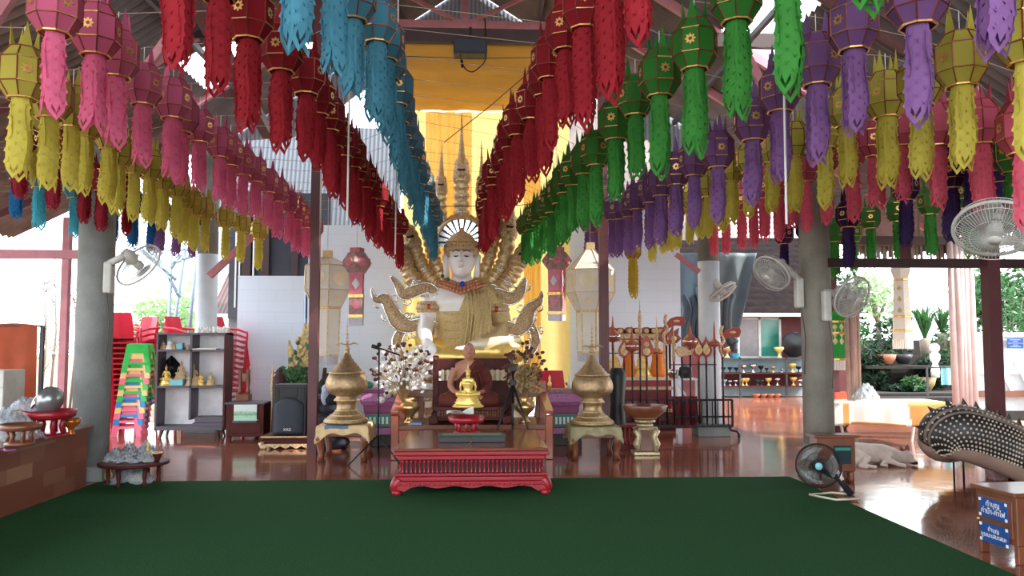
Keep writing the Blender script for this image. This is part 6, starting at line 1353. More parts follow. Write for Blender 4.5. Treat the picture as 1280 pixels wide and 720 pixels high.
# ---------------------------------------------------------------- fans
def fan_head(t, c, axis, R_, m_guard, blades=True, depth=.10, bm='clear_blade', hubm=None, rim=.008):
    """cage, blades, hub and motor around a centre, facing along axis"""
    ax = Vector(axis).normalized(); Q = ax.to_track_quat('Z', 'Y').to_matrix().to_4x4(); MT = Matrix.Translation(c) @ Q
    g = sm()
    for z, r, w_ in ((0, R_, rim), (depth*.5, R_*.97, .003), (-depth*.45, R_*.95, .003), (depth*.75, R_*.6, .0025), (depth*.9, R_*.3, .0025)):
        g.tube([(r*math.cos(2*PI*k/40), r*math.sin(2*PI*k/40), z) for k in range(40)], w_, 5, closed=True)
    for k in range(64):
        a = 2*PI*k/64; u = Vector((math.cos(a), math.sin(a), 0))
        g.tube([u*R_*.16+Vector((0, 0, depth)), u*R_*.6+Vector((0, 0, depth*.82)), u*R_*.93+Vector((0, 0, depth*.5)), u*R_, u*R_*.9+Vector((0, 0, -depth*.5)), u*R_*.25+Vector((0, 0, -depth*.8))], .0021, 3, cap=False)
    g.move(MT); g.build('wire_guard', M[m_guard], t)
    h = sm(); h.lathe([(R_*.17, depth*.97), (R_*.16, depth*1.05), (.001, depth*1.08)], n=20); h.move(MT); h.build('guard_badge', M[hubm or m_guard], t)
    h = sm(); h.lathe([(.03, -depth*.6), (.05, -.02), (.045, .04), (.01, .05)], n=16); h.move(MT); h.build('hub', M['black_plastic'] if m_guard != 'fan_white' else M['plastic_grey'], t)
    for k in range(3):
        a0 = 2*PI*k/3; b = sm()
        def bl(u, v): a = a0+(v-.5)*1.35*(.45+.75*u); r = lerp(.04, R_*.84, u); return (r*math.cos(a), r*math.sin(a), .03*(v-.5))
        b.grid(bl, 8, 8); b.move(MT); b.build('blade', M[bm], t, solid=.003)
    mo = sm(); mo.lathe([(R_*.20, -depth*.7), (R_*.26, -depth*.9), (R_*.27, -depth*1.6), (R_*.2, -depth*2.2), (.01, -depth*2.3)], n=20); mo.move(MT); mo.build('motor_housing', M['plastic_grey'] if m_guard == 'fan_white' else M['black_plastic'], t)
    return MT
def wall_fan(px, py, Y, R_, axis, foot, lab):
    c = at(px, py, Y); t = thing('wall_fan', lab, 'fan', c); fan_head(t, Vector((0, 0, 0)), axis, R_, 'fan_white', rim=.012); ax = Vector(axis).normalized(); back = -ax*.24; ft = Vector(foot)
    b = sm(); b.tube([back*.8, back+Vector((0, 0, -.06)), ft+Vector((0, 0, .05))], [.035, .04, .04], 10); b.build('arm', M['plastic_grey'], t)
    b = MB(); b.cbox(ft+Vector((0, 0, -.1)), (.09, .10, .34)); b.build('wall_bracket', M['plastic_grey'], t, bevel=.02)
    b = sm(); b.tube(spline([ft+Vector((0, -.04, -.25)), ft+Vector((.04, -.05, -.6)), ft+Vector((.02, -.05, -1.0))], 5), .006, 5); b.build('pull_cord', M['wire_dark'], t); return t
wall_fan(965, 341, 8.75, .215, (-.72, -.36, -.60), (.32, .05, -.12), 'white wall fan tilted down on the left side of the right concrete column')
wall_fan(1065, 371, 8.6, .235, (.32, -.78, -.42), (-.28, .02, .0), 'white wall fan on the right side of the right concrete column, facing forward')
wall_fan(903, 365, 12.4, .235, (.50, -.30, -.80), (-.17, .12, -.12), 'white wall fan tilted down on the right of the white column')
wall_fan(1243, 286, 4.75, .225, (-.36, -.52, -.76), (.36, .25, .16), 'large white fan tilted down at the upper right edge')
wall_fan(173, 331, 8.9, .27, (.35, .70, -.5), (-.26, -.12, -.05), 'white wall fan on the right side of the left concrete column')
# post or beam that carries the fan at the right edge
fq = at(1243, 286, 4.75)+Vector((.40, .29, -.1)); tb('drop_rod', 'steel rod hanging from the roof near the right edge to carry the large tilted fan', 'rod', 'dark_beam', lambda b: b.box(.01, .05, -.02, .02, 0, roofz(fq.x)-fq.z), fq)
# floor fan, black, with pale tube base
p = fl(1030, 7.55); t = thing('floor_fan', 'black standing fan on a bent pale tube base at the carpet corner', 'fan', p+Vector((0, 0, .012))); c = at(1023, 582, 7.55)-t.location
fan_head(t, c, (-.35, -.93, .05), .205, 'black_metal', hubm='cyan', rim=.007, bm='clear_blade', depth=.075)
b = sm(); b.tube([(.24, .03, .02), (.13, .05, .17), c+Vector((.03, .13, -.03))], [.035, .03, .028], 10); b.build('slanted_stem', M['black_plastic'], t)
MB().cbox((.13, .02, .2), (.04, .02, .10), (0, math.radians(-30), 0)).build('switch_panel', M['silver'], t, bevel=.004)
b = sm(); zf = .012
pts = [at(1008, 615, 7.35), at(1045, 625, 7.15), at(1068, 622, 7.2), at(1046, 612, 7.5)]; pts = [(fl(1010, 7.62)+Vector((-.02, 0, 0)))-p, fl(1040, 7.38)-p, fl(1068, 7.42)-p, fl(1062, 7.62)-p, fl(1035, 7.72)-p]
b.tube([Vector((q.x, q.y, zf)) for q in pts], .011, 8, closed=True); b.build('tube_base', mat('pale_tube', srgb(206,200,176), .4), t)
# small wooden cabinet
YW = 8.35; a, b = at(1019, 545, YW), at(1071, 545, YW); w2 = (b.x-a.x)/2; p = Vector(((a.x+b.x)/2, YW, 0)); h = at(1045, 545, YW).z
t = thing('small_cabinet', 'small reddish wooden cabinet with a dark glass door behind the black fan', 'cabinet', p)
MB().box(-w2+.02, w2-.02, 0, .2, .12, h-.02).build('carcass', M['wood_brown'], t, bevel=.008); MB().box(-w2-.02, w2+.02, -.03, .22, h-.02, h+.01).build('top_board', M['wood_brown'], t, bevel=.006)
MB().box(-.03, w2-.07, -.012, 0, .2, h-.10).build('glass_door', M['glass_dark'], t); MB().box(-.02, w2-.08, -.02, -.012, h-.15, h-.12).build('green_plate', M['teal'], t)
for x in (-w2+.05, w2-.05):
    for y in (.04, .16): sm().lathe([(.025, 0), (.035, .03), (.03, .08), (.035, .12)], (x, y, 0), 10).build('leg', M['wood_brown'], t)
MB().box(.0, .1, -.015, 0, .06, .11).build('paper_tag', M['paper'], t) if False else None
# donation cabinet in the right foreground
YD = 5.45; p = Vector((3.585, YD, 0)); t = thing('donation_cabinet', 'reddish wooden donation cabinet with two blue signs in the right foreground', 'cabinet', p, 0)
fx0 = (at(1226, 620, 5.75)-p).x; fx1 = (at(1266, 620, 5.2)-p).x; zt = at(1240, 610, 5.6).z
A0 = Vector((-.02, .22, 0)); A1 = Vector((.02, -.17, 0)); D = (A1-A0).normalized(); Nn = Vector((-D.y, D.x, 0))
zt = .475
Lf = (A1-A0).length; dpt = .42
def slab(u0, u1, d0, d1, z0, z1, nm, m, bv=.006):
    vs = [A0+D*(u*Lf)+Nn*d+Vector((0, 0, z)) for z in (z0, z1) for u, d in ((u0, d0), (u1, d0), (u1, d1), (u0, d1))]
    b = MB(); b.add(vs, [(0,3,2,1),(4,5,6,7),(0,1,5,4),(1,2,6,5),(2,3,7,6),(3,0,4,7)]); return b.build(nm, M[m] if isinstance(m, str) else m, t, bevel=bv)
slab(.02, .98, .01, dpt, .12, zt-.03, 'carcass', 'wood_brown'); slab(-.03, 1.03, -.02, dpt+.02, zt-.03, zt, 'top_board', 'wood_brown')
for u in (.06, .94):
    for d in (.03, dpt-.04): slab(u-.05, u+.05, d-.02, d+.05, 0, .12, 'leg', 'wood_brown')
slab(.1, .9, .0, .012, .16, zt-.07, 'door', 'wood_brown', .004)
ang = math.atan2(D.y, D.x)
for z0, z1, txt, sz in ((zt-.215, zt-.08, 'ทำบุญ\nค่าน้ำ-ค่าไฟ', .052), (zt-.385, zt-.25, 'ทำบุญ\nบูรณะเสนาสนะ', .042)):
    slab(.14, .82, -.006, .0, z0, z1, 'blue_sign', 'sign_blue', .001)
    c = A0+D*(Lf*.48)-Nn*.0085+Vector((0, 0, (z0+z1)/2+.005)); text(txt, sz, c, (PI/2, 0, ang), M['white_plain'], 'sign_lettering', t, .0006)
    for u in (.17, .79):
        for z in (z0+.015, z1-.015): b = MB(); q = A0+D*(Lf*u)-Nn*.008+Vector((0, 0, z)); b.cbox(q, (.02, .003, .02), (0, 0, ang)); b.build('white_corner', M['white_plain'], t)
b = sm(); b.ell(A0+D*(Lf*.13)-Nn*.01+Vector((0, 0, zt-.235)), .012); b.build('knob', M['brass'], t)
# white dog lying on its side
p = fl(1100, 9.6); t = thing('dog', 'white dog asleep on its side on the shiny floor, head to the right', 'dog', p); U_ = 9.6/1000
def D_(px, py, dy=0): q = at(px, py, 9.6+dy)-p; return q
m = MB()
m.tube([(-.42, .06, .12), (-.30, .05, .14), (-.12, .04, .13), (.04, .03, .115), (.16, .02, .10), (.24, .0, .085)], [.09, .125, .115, .125, .095, .07], 16, sy=.95)
m.tube([(.20, .0, .09), (.27, -.02, .085), (.33, -.03, .09)], [.075, .07, .075], 14); m.ell((.315, -.03, .095), (.075, .075, .075)); m.tube([(.33, -.04, .08), (.345, -.09, .05), (.35, -.14, .035)], [.055, .04, .028], 12)
m.tube([(.06, -.04, .12), (.02, -.13, .07), (.10, -.24, .03), (.15, -.30, .022)], [.06, .04, .025, .024], 10); m.tube([(.02, -.05, .08), (-.02, -.14, .04), (-.10, -.22, .022), (-.05, -.27, .02)], [.05, .035, .022, .022], 10)
m.tube([(-.36, -.01, .10), (-.24, -.14, .08), (-.34, -.24, .03), (-.26, -.33, .022), (-.22, -.34, .02)], [.10, .06, .03, .022, .024], 10); m.tube([(-.38, .0, .06), (-.30, -.16, .035), (-.38, -.26, .02), (-.32, -.34, .02)], [.07, .045, .024, .022], 10)
m.tube([(-.48, .08, .08), (-.56, .05, .04), (-.60, -.05, .022)], [.045, .028, .016], 8)
b = fused(m, .012, 3); b.build('body', M['dog_fur'], t)
b = sm(); b.tube([(.325, .0, .15), (.338, .0, .20), (.342, .005, .235)], [.036, .028, .006], 10, sy=.4); b.build('ear', M['dog_ear'], t)
b = sm(); b.tube([(.27, -.0, .15), (.265, .01, .19), (.262, .01, .21)], [.032, .022, .006], 10, sy=.4); b.build('ear', M['dog_ear'], t)
b = sm(); b.ell((.352, -.16, .035), (.022, .02, .018)); b.ell((.345, -.125, .028), (.034, .04, .018)); b.build('nose', M['dog_dark'], t); b = sm(); b.ell((.355, -.082, .105), (.012, .008, .008)); b.build('closed_eye', M['dog_dark'], t)
t.location.x = (at(1137, 575, 9.6).x-.36)
# ---------------------------------------------------------------- serpent coil sculpture
YN = 8.3; p = fl(1215, YN); t = thing('serpent_sculpture', 'thick dark scaly serpent coil sculpture with a spiked crest at the right edge', 'sculpture', p)
def N_(px, py, dy=0): return at(px, py, YN+dy)-p
P = spline([N_(1204, 566, .34), N_(1182, 556, .14), N_(1178, 544, .0), N_(1196, 538, -.1), N_(1228, 546, -.15), N_(1262, 560, -.2), N_(1300, 578, -.3), N_(1350, 602, -.4)], 14)
n = len(P); rr = [interp([(0, .06), (.1, .14), (.2, .20), (.32, .255), (.45, .27), (.6, .265), (.8, .25), (1, .24)], j/(n-1))[0] for j in range(n)]
g = sm(); g.tube(P, rr, 26); nf = len(g.f); cen = []
g.mi = [0]*nf
g2 = sm(); dots = sm(); spikes = MB(); bell = sm()
g.build('scaled_body', M['scale_dark'], t)
for j in range(4, n-1):
    T_ = (P[min(n-1, j+1)]-P[j-1]).normalized(); side = Vector((0, -1, 0)); side = (side-T_*side.dot(T_)).normalized(); up = T_.cross(side); up = up if up.z > 0 else -up
    if j > 10:
        for k in range(7):
            a = math.radians(-38+k*19+(9 if j % 2 else 0)); d = side*math.cos(a)+up*math.sin(a); dots.ell(P[j]+d*(rr[j]*1.0), (.013, .011, .013), 6, 4)
    if j % 5 == 0 and j > 12:
        q = P[j]+up*rr[j]; spikes.add([q-T_*.035, q+T_*.035, q+side*.015, q-side*.015, q+up*.075+T_*.03*(-1)], [(0, 2, 4), (2, 1, 4), (1, 3, 4), (3, 0, 4), (0, 3, 1, 2)])
dots.build('pale_scale_dots', M['scale_dot'], t)['kind'] = 'stuff'; spikes.build('spiked_crest', M['scale_dark'], t)
rdg = sm()
for aa, m_w in ((62, .02), (48, .016)):
    L = []
    for j in range(8, n):
        T_ = (P[min(n-1, j+1)]-P[j-1]).normalized(); side = Vector((0, -1, 0)); side = (side-T_*side.dot(T_)).normalized(); up = T_.cross(side); up = up if up.z > 0 else -up; a = math.radians(aa); L.append(P[j]+(side*math.cos(a)+up*math.sin(a))*rr[j]*1.0)
    rdg.tube(L, m_w, 6)
rdg.build('back_ridge', mat('ridge', srgb(112,96,88), .5), t)
L = []
for j in range(6, n):
    T_ = (P[min(n-1, j+1)]-P[j-1]).normalized(); side = Vector((0, -1, 0)); side = (side-T_*side.dot(T_)).normalized(); up = T_.cross(side); up = up if up.z > 0 else -up; L.append(P[j]-up*rr[j]*.46+side*rr[j]*.10)
nn = len(L); bell.tube(L, [rr[6+i]*.68 for i in range(nn)], 20); bell.build('pale_belly', M['belly'], t)
P2 = spline([N_(1176, 560, .5), N_(1215, 566, .5), N_(1260, 580, .4), N_(1300, 598, .3)], 10); g = sm(); g.tube(P2, [.08+.004*i for i in range(len(P2))], 16); g.build('second_coil', M['scale_dark'], t)
dots = sm()
for j in range(2, len(P2)-1):
    for k in range(4): a = math.radians(-30+25*k+(12 if j % 2 else 0)); dots.ell(P2[j]+Vector((0, -math.cos(a), math.sin(a)))*(.08+.004*j), .010, 6, 4)
dots.build('pale_scale_dots', M['scale_dot'], t)['kind'] = 'stuff'
for px in (1190, 1202): q = N_(px, 560, -.1); sm().tube([(q.x, q.y-.02, 0), (q.x, q.y-.02, N_(px, 546).z)], .010, 8).build('support_rod', M['black_metal'], t)
for px, dy in ((1245, .2), (1290, .1)): q = N_(px, 580, dy); MB().box(q.x-.08, q.x+.08, dy-.08, dy+.08, 0, N_(px, 578).z).build('support_block', M['mauve_panel'], t, bevel=.01)
# cloth covered tables in the sun
YT2 = 11.1; a, b = at(1040, 503, YT2), at(1186, 503, YT2); p = Vector(((a.x+b.x)/2, YT2, 0)); w2 = (b.x-a.x)/2; h = at(1100, 504, YT2).z
t = thing('folding_table', 'long folding table under a white and gold cloth, standing in the sun on the right', 'table', p)
MB().box(-w2, w2, 0, .7, h-.03, h).build('tabletop', M['plastic_grey'], t)
for x in (-w2+.12, w2-.12): b_ = MB(); b_.bar((x, .1, h-.03), (x+.1, .1, 0), .03); b_.bar((x, .6, h-.03), (x-.1, .6, 0), .03); b_.build('folding_leg', M['plastic_grey'], t)
drop = h-at(1100, 532, YT2).z
def tcl(u, v):
    x = lerp(-w2-.03, w2+.03, u); tot = drop+.74; s_ = v*tot
    return (x, -.02-.03*math.sin(u*26)*min(1, max(0, drop-s_)), h-drop+s_+.02*math.sin(u*7)) if s_ < drop else (x, -.02+(s_-drop), h+.006)
gm = sm(); gm.grid(tcl, 60, 30)
for i_, f_ in enumerate(gm.f):
    u = (i_ % 60)/60; v = (i_//60)/30
    gold = (.09 < u < .15) or (u > .62 and v < .5) or (.15 < u < .62 and v < .03)
    diag = .56+.12*(.35-v) < u < .62+.12*(.35-v)
    gm.mi[i_] = 1 if (gold and not diag) else 0
o = gm.build('table_cloth', [M['cloth_white'], M['cloth_gold']], loc=p, solid=.004); tag(o, 'white cloth with golden patches draped over the sunlit table', 'tablecloth')
wrap(Vector((at(1082, 497, 11.4).x, 11.4, h+.012)), .20, .22, 'crumpled clear plastic bag on the left end of the sunlit table', seed=50)
tb('orange_crate', 'orange-red plastic crate beside the left end of the sunlit table', 'crate', mat('orange_pl', srgb(214,90,60), .5), lambda b: (b.box(-.16, .16, -.12, .12, 0, .02), b.box(-.16, .16, -.12, -.10, 0, .3), b.box(-.16, .16, .10, .12, 0, .3), b.box(-.16, -.14, -.12, .12, 0, .3), b.box(.14, .16, -.12, .12, 0, .3)), fl(1048, 11.9)+Vector((0, 0, .42)))
tb('crate_stand', 'low wooden frame carrying the orange crate beside the sunlit table', 'stand', 'wood_brown', lambda b: (b.box(-.17, .17, -.15, .15, .39, .419), b.bar((-.15, -.13, .4), (.12, -.13, 0), .03), b.bar((.15, -.13, .4), (-.12, -.13, 0), .03), b.bar((-.15, .13, .4), (.12, .13, 0), .03), b.bar((.15, .13, .4), (-.12, .13, 0), .03)), fl(1048, 11.9))
# ---------------------------------------------------------------- garden and surroundings
def foliage(n, cx, cy, cz, rx, ry, rz, size, seed, long=1.0, droop=0):
    r = random.Random(seed); m = MB()
    for k in range(n):
        while True:
            d = Vector((r.uniform(-1, 1), r.uniform(-1, 1), r.uniform(-1, 1)))
            if .25 < d.length < 1: break
        c = Vector((cx+d.x*rx, cy+d.y*ry, cz+d.z*rz)); s = size*r.uniform(.6, 1.4)
        a = Vector((r.uniform(-1, 1), r.uniform(-1, 1), r.uniform(-.6, .8)-droop)).normalized()*s*long; e = a.cross(Vector((r.uniform(-1, 1), r.uniform(-1, 1), r.uniform(-1, 1)))).normalized()*s*.4
        m.add([c-a, c+e, c+a, c-e], [(0, 1, 2, 3)])
    return m
def tree(px, Y, ytop, ybot, wpx, lab, leafm, seed, n=900, size=.09, trunk=True, lumps=5):
    p = fl(px, Y); p.z = -.12; U_ = Y/1000; zt = at(px, ytop, Y).z; zb_ = max(.0, at(px, ybot, Y).z); r = random.Random(seed); t = thing('tree', lab, 'tree', p)
    m = MB(); H_ = zt-zb_; W_ = wpx*U_
    for k in range(lumps):
        q = foliage(n//lumps, r.uniform(-.5, .5)*W_, r.uniform(-.4, .4)*W_, zb_+H_*r.uniform(.3, .75)+.12, W_*.6, W_*.6, H_*.4, size, seed*10+k); m.add(q.v, q.f)
    m.build('crown', M[leafm], t)['kind'] = 'stuff'
    if trunk:
        b = sm(); b.tube([(0, 0, 0), (.1, 0, zb_+.12+H_*.2), (0, .1, zb_+.12+H_*.6)], [.12, .09, .04], 8)
        for k in range(5): a = r.uniform(0, 6.28); b.tube([(.05, 0, zb_+.12+H_*.2), (W_*.4*math.cos(a), W_*.3*math.sin(a), zb_+.12+H_*.55)], [.05, .015], 6)
        b.build('trunk', M['bark'], t)
    return t
# left, leaf colour paled to imitate glaring daylight
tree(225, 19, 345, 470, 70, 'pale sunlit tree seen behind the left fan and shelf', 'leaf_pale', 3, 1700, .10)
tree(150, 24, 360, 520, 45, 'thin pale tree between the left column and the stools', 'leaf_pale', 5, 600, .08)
for i, (px, h_, lab) in enumerate(((52, 3.0, 'slender bare sapling outside, just right of the brown cloth'), (64, 3.6, 'taller bare sapling left of the thin pink post'), (90, 3.0, 'bare sapling between the pink post and the left column'))):
    p = fl(px, 17+i); p.z = -.12; t = thing('bare_sapling', lab, 'tree', p); r = random.Random(i+40); b = sm(); b.tube([(0, 0, 0), (.1, 0, h_*.5), (0, 0, h_)], [.035, .025, .008], 6); b.build('stem', M['bark'], t); b = sm()
    for k in range(16): z = h_*r.uniform(.3, .95); a = r.uniform(0, 6.28); b.tube([(.05, 0, z), (.05+.4*math.cos(a), .3*math.sin(a), z+.35)], [.012, .003], 4)
    b.build('twigs', M['bark'], t); q = foliage(120, 0, 0, h_*.6, .4, .3, h_*.4, .03, 80+i); q.build('sparse_leaves', M['leaf_pale'], t)['kind'] = 'stuff'
# scaffold of pale steel tubes and brown roof behind the left white column
p = fl(245, 15.5); p.z = -.12; t = thing('steel_scaffold', 'pale blue steel frame of crossing tubes behind the left white column', 'scaffold', p); S = lambda px, py: at(px, py, 15.5)-p
for a, b in (((210, 470), (214, 312)), ((208, 480), (232, 305)), ((176, 312), (220, 350)), ((195, 318), (225, 372)), ((214, 330), (245, 318)), ((236, 420), (246, 318)), ((205, 312), (250, 312)), ((214, 335), (226, 318))):
    q0, q1 = S(*a), S(*b); m = sm(); m.tube([q0, q1], .035, 8); m.build('steel_tube', mat('pale_steel', srgb(160,184,200), .5), t)
for px in (211, 246): q0 = S(px, 470); sm().tube([(q0.x, 0, 0), (q0.x, 0, q0.z+.1)], .03, 8).build('steel_tube', MATS['pale_steel'], t)
def qd(name, pts, m, lab, cat, Y, th=.06):
    b = MB(); b.prism([(at(x, y, Y).x, at(x, y, Y).z) for x, y in pts], Y, Y+th); o = b.build(name, M[m] if isinstance(m, str) else m); return tag(o, lab, cat)
stripes('roof_brown', srgb(96,70,66), srgb(64,46,46), 'X', 4.0)
gm = MB(); a_, b_ = at(265, 400, 16.2), at(300, 400, 16.2)
gm.grid(lambda u, v: (lerp(at(262, 400, 16.2).x, at(430, 400, 16.2).x, u), 16.2+2.4*v, lerp(at(280, 392, 16.2).z, at(280, 392, 16.2).z+1.9, v)), 30, 10); o = gm.build('rear_roof', M['roof_brown']); tag(o, 'brown ribbed roof of the building behind, right of the left white column', 'roof')
t = thing('rear_building', 'dark building with tall windows behind the left part of the white wall', 'building', at(345, 345, 15.3)); Zb = t.location.z
for x, wd, m in ((-.55, .16, 'dark_beam'), (-.2, .14, 'dark_beam'), (.35, .12, 'dark_beam')): MB().box(x-wd/2, x+wd/2, -.05, .02, -.6, 1.6).build('dark_post', M[m], t)
MB().box(-.9, 1.0, .05, .1, -.8, 1.6).build('dark_panel', mat('dark_panel', srgb(52,54,64), .3), t); MB().box(-.9, 1.0, .1, .3, -2.7, -.8).build('lower_wall', M['concrete'], t)
for x in (-.75, -.68, -.42): MB().box(x-.012, x+.012, -.04, 0, -.6, 1.2).build('white_bar', M['white_plain'], t)
# grey sheeting and a pale roof seen above the white wall through the lantern rows
stripes('rear_sheet', srgb(92,96,104), srgb(56,60,68), 'X', 3.4)
gm = MB(); x0_, x1_ = at(250, 200, 17).x, at(500, 200, 17).x
gm.grid(lambda u, v: (lerp(x0_, x1_, u), 17+.6*v, lerp(at(400, 285, 17).z, at(400, 150, 17).z, v)), 4, 4); o = gm.build('rear_sheeting', M['rear_sheet']); tag(o, 'grey ribbed sheeting high above the white wall, left of the yellow curtain', 'sheeting')
o = MB().box(x0_, x1_, 17.65, 17.75, 0, at(400, 285, 17).z).build('rear_support_wall', M['white_paint']); tag(o, 'pale wall carrying the grey sheeting behind the white block wall', 'wall')
gm = MB(); x0_, x1_ = at(705, 200, 17).x, at(880, 200, 17).x
gm.grid(lambda u, v: (lerp(x0_, x1_, u), 17+.6*v, lerp(at(800, 300, 17).z, at(800, 120, 17).z, v)), 4, 4); o = gm.build('rear_sheeting', M['sheet_old']); tag(o, 'brown-grey ribbed sheeting above the white wall on the right', 'sheeting')
o = MB().box(x0_, at(846, 200, 17).x, 17.65, 17.75, 0, at(800, 300, 17).z+.2).build('rear_support_wall', M['white_paint']); tag(o, 'pale wall carrying the sheeting behind the right white wall', 'wall')
# right garden
gp = MB(); a, b = at(1060, 500, 15.8), at(1300, 500, 15.8)
foot = lambda px0, px1, Y0, Y1, z1: MB().add([(at(px0, 425, Y0).x, Y0, -.12), (at(px1, 425, Y0).x, Y0, -.12), (at(px1, 425, Y1).x, Y1, -.12), (at(px0, 425, Y1).x, Y1, -.12), (at(px0, 425, Y0).x, Y0, z1), (at(px1, 425, Y0).x, Y0, z1), (at(px1, 425, Y1).x, Y1, z1), (at(px0, 425, Y1).x, Y1, z1)], [(0,3,2,1),(4,5,6,7),(0,1,5,4),(1,2,6,5),(2,3,7,6),(3,0,4,7)])
o = foot(1066, 1420, 15.8, 16.09, at(1100, 497, 15.8).z).build('garden_wall', M['soil']); tag(o, 'low dark garden retaining wall behind the sunlit table', 'wall')
o = foot(1066, 1420, 16.1, 19.9, at(1100, 493, 15.8).z).build('planting_bed', M['soil']); tag(o, 'raised earth bed of the garden on the right', 'earth bed')
zb_ = at(1100, 493, 15.8).z
o = foot(1060, 1420, 22.6, 22.9, at(1100, 425, 22.6).z).build('back_hedge_wall', M['soil']); tag(o, 'dark mossy wall at the back of the garden', 'wall')
def bush(px, Y, ytop, ybot, wpx, lab, leafm, seed, n=500, size=.07, name='bush', long=1.0):
    p = fl(px, Y); U_ = Y/1000; zt = at(px, ytop, Y).z; z0 = zb_ if Y < 19.9 else at(px, ybot, Y).z; t = thing(name, lab, 'plant', Vector((p.x, Y, z0)))
    foliage(n, 0, 0, (zt-z0)/2, wpx*U_, wpx*U_*.7, (zt-z0)/2, size, seed, long).build('leaves', M[leafm], t)['kind'] = 'stuff'
    r = random.Random(seed); b = sm()
    for k in range(6): b.tube([(0, 0, 0), (wpx*U_*r.uniform(-.6, .6), r.uniform(-.2, .2), (zt-z0)*.8)], [.02, .006], 5)
    b.build('stems', M['bark'], t)
bush(1092, 17.0, 430, 495, 22, 'dense dark green shrub right of the brown hanging curtain', 'leaf_dark', 101, 900)
bush(1112, 18.0, 395, 470, 26, 'dark leafy shrub behind the white hanging lantern, left', 'leaf_dark', 102, 900)
bush(1165, 17.2, 440, 493, 26, 'dark green bush beside the turquoise cloth', 'leaf_dark', 103, 800)
bush(1140, 16.6, 470, 495, 16, 'low dark plant on the garden wall above the sunlit table', 'leaf', 104, 300)
bush(1200, 19.0, 400, 470, 40, 'broad green hedge behind the pale bundled curtain', 'leaf', 105, 1200)
bush(1262, 18.5, 345, 420, 34, 'bright green foliage at the right edge above the white cage', 'leaf', 106, 900)
bush(1075, 19.0, 400, 480, 16, 'green foliage beside the green hanging lantern', 'leaf', 107, 500)
bush(1130, 15.9+.8, 480, 497, 30, 'trailing dark plant along the garden wall', 'leaf_dark', 108, 400)
def spiky(px, Y, ybase, h_, n, lab, seed, m='leaf'):
    p = at(px, ybase, Y); t = thing('spiky_plant', lab, 'plant', p); r = random.Random(seed); b = MB()
    for k in range(n):
        a = r.uniform(0, 6.28); l = h_*r.uniform(.6, 1.1); o_ = r.uniform(.2, .8); d = Vector((math.cos(a), math.sin(a), 0)); e = Vector((-d.y, d.x, 0))*.03; P_ = [d*0, d*o_*l*.3+Vector((0, 0, l*.5)), d*o_*l*.75+Vector((0, 0, l*(.8-.2*o_)))]
        b.add([P_[0]-e, P_[0]+e, P_[1]+e, P_[1]-e, P_[2]], [(0, 1, 2, 3), (3, 2, 4)])
    b.build('leaf_blades', M[m], t)['kind'] = 'stuff'; sm().lathe([(.1, -.4), (.12, 0), (.02, .05)], n=10).build('stem_base', M['bark'], t)
spiky(1156, 18.2, 425, 1.15, 60, 'spiky green plant with long upright leaves right of the white lantern', 1)
spiky(1178, 19, 418, 1.0, 50, 'spiky green plant left of the pale bundled curtain', 2)
spiky(1133, 19, 418, .9, 40, 'small spiky plant behind the white hanging lantern', 3)
for px, py, m, r_, lab in ((1108, 447, 'clay', .20, 'terracotta flower pot on the garden ledge'), (1129, 447, 'black_plastic', .19, 'black flower pot beside the terracotta one'), (1150, 478, 'brass', .32, 'large yellowish-brown pot in the middle of the garden'), (1166, 468, 'black_plastic', .18, 'dark pot right of the large yellowish one')):
    q = at(px, py, 16.9); t = thing('flower_pot', lab, 'pot', q); sm().lathe([(r_*.55, -r_*.7), (r_*.9, -r_*.1), (r_, r_*.35), (r_*.92, r_*.35)], n=20).build('pot', mat('pot_brown', srgb(140,118,80), .7) if m == 'brass' else M[m], t)
q = at(1108, 450, 16.9); o = MB().box(-.5, 1.9, -.2, .25, -.06, 0).build('garden_ledge', M['soil'], loc=(q.x, 16.9, q.z-.12)); tag(o, 'dark ledge carrying the garden pots', 'ledge')
o = MB().box(-.5, 1.9, .3, .4, zb_-q.z-.1, .2).build('ledge_wall', M['soil'], loc=(q.x, 16.9, q.z-.12)); tag(o, 'dark stone wall behind the garden pots', 'wall')
t = thing('stone_lantern', 'small white stone figure standing among the garden plants', 'figure', at(1169, 460, 16.5)); sm().lathe([(.08, -.2), (.09, -.05), (.05, .1), (.10, .18), (.10, .28), (.05, .34)], n=14).build('body', M['statue_white'], t); sm().ell((0, 0, .42), .10).build('head', M['statue_white'], t)
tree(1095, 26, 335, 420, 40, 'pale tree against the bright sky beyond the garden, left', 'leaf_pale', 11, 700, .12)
tree(1235, 24, 330, 430, 50, 'green tree beyond the garden at the right', 'leaf', 12, 1300, .12)
tree(1275, 20, 335, 440, 30, 'leafy tree cut by the right edge', 'leaf', 13, 900, .10)
tree(1060, 24, 345, 430, 25, 'shaded tree seen right of the right concrete column', 'leaf_dark', 14, 700, .10)
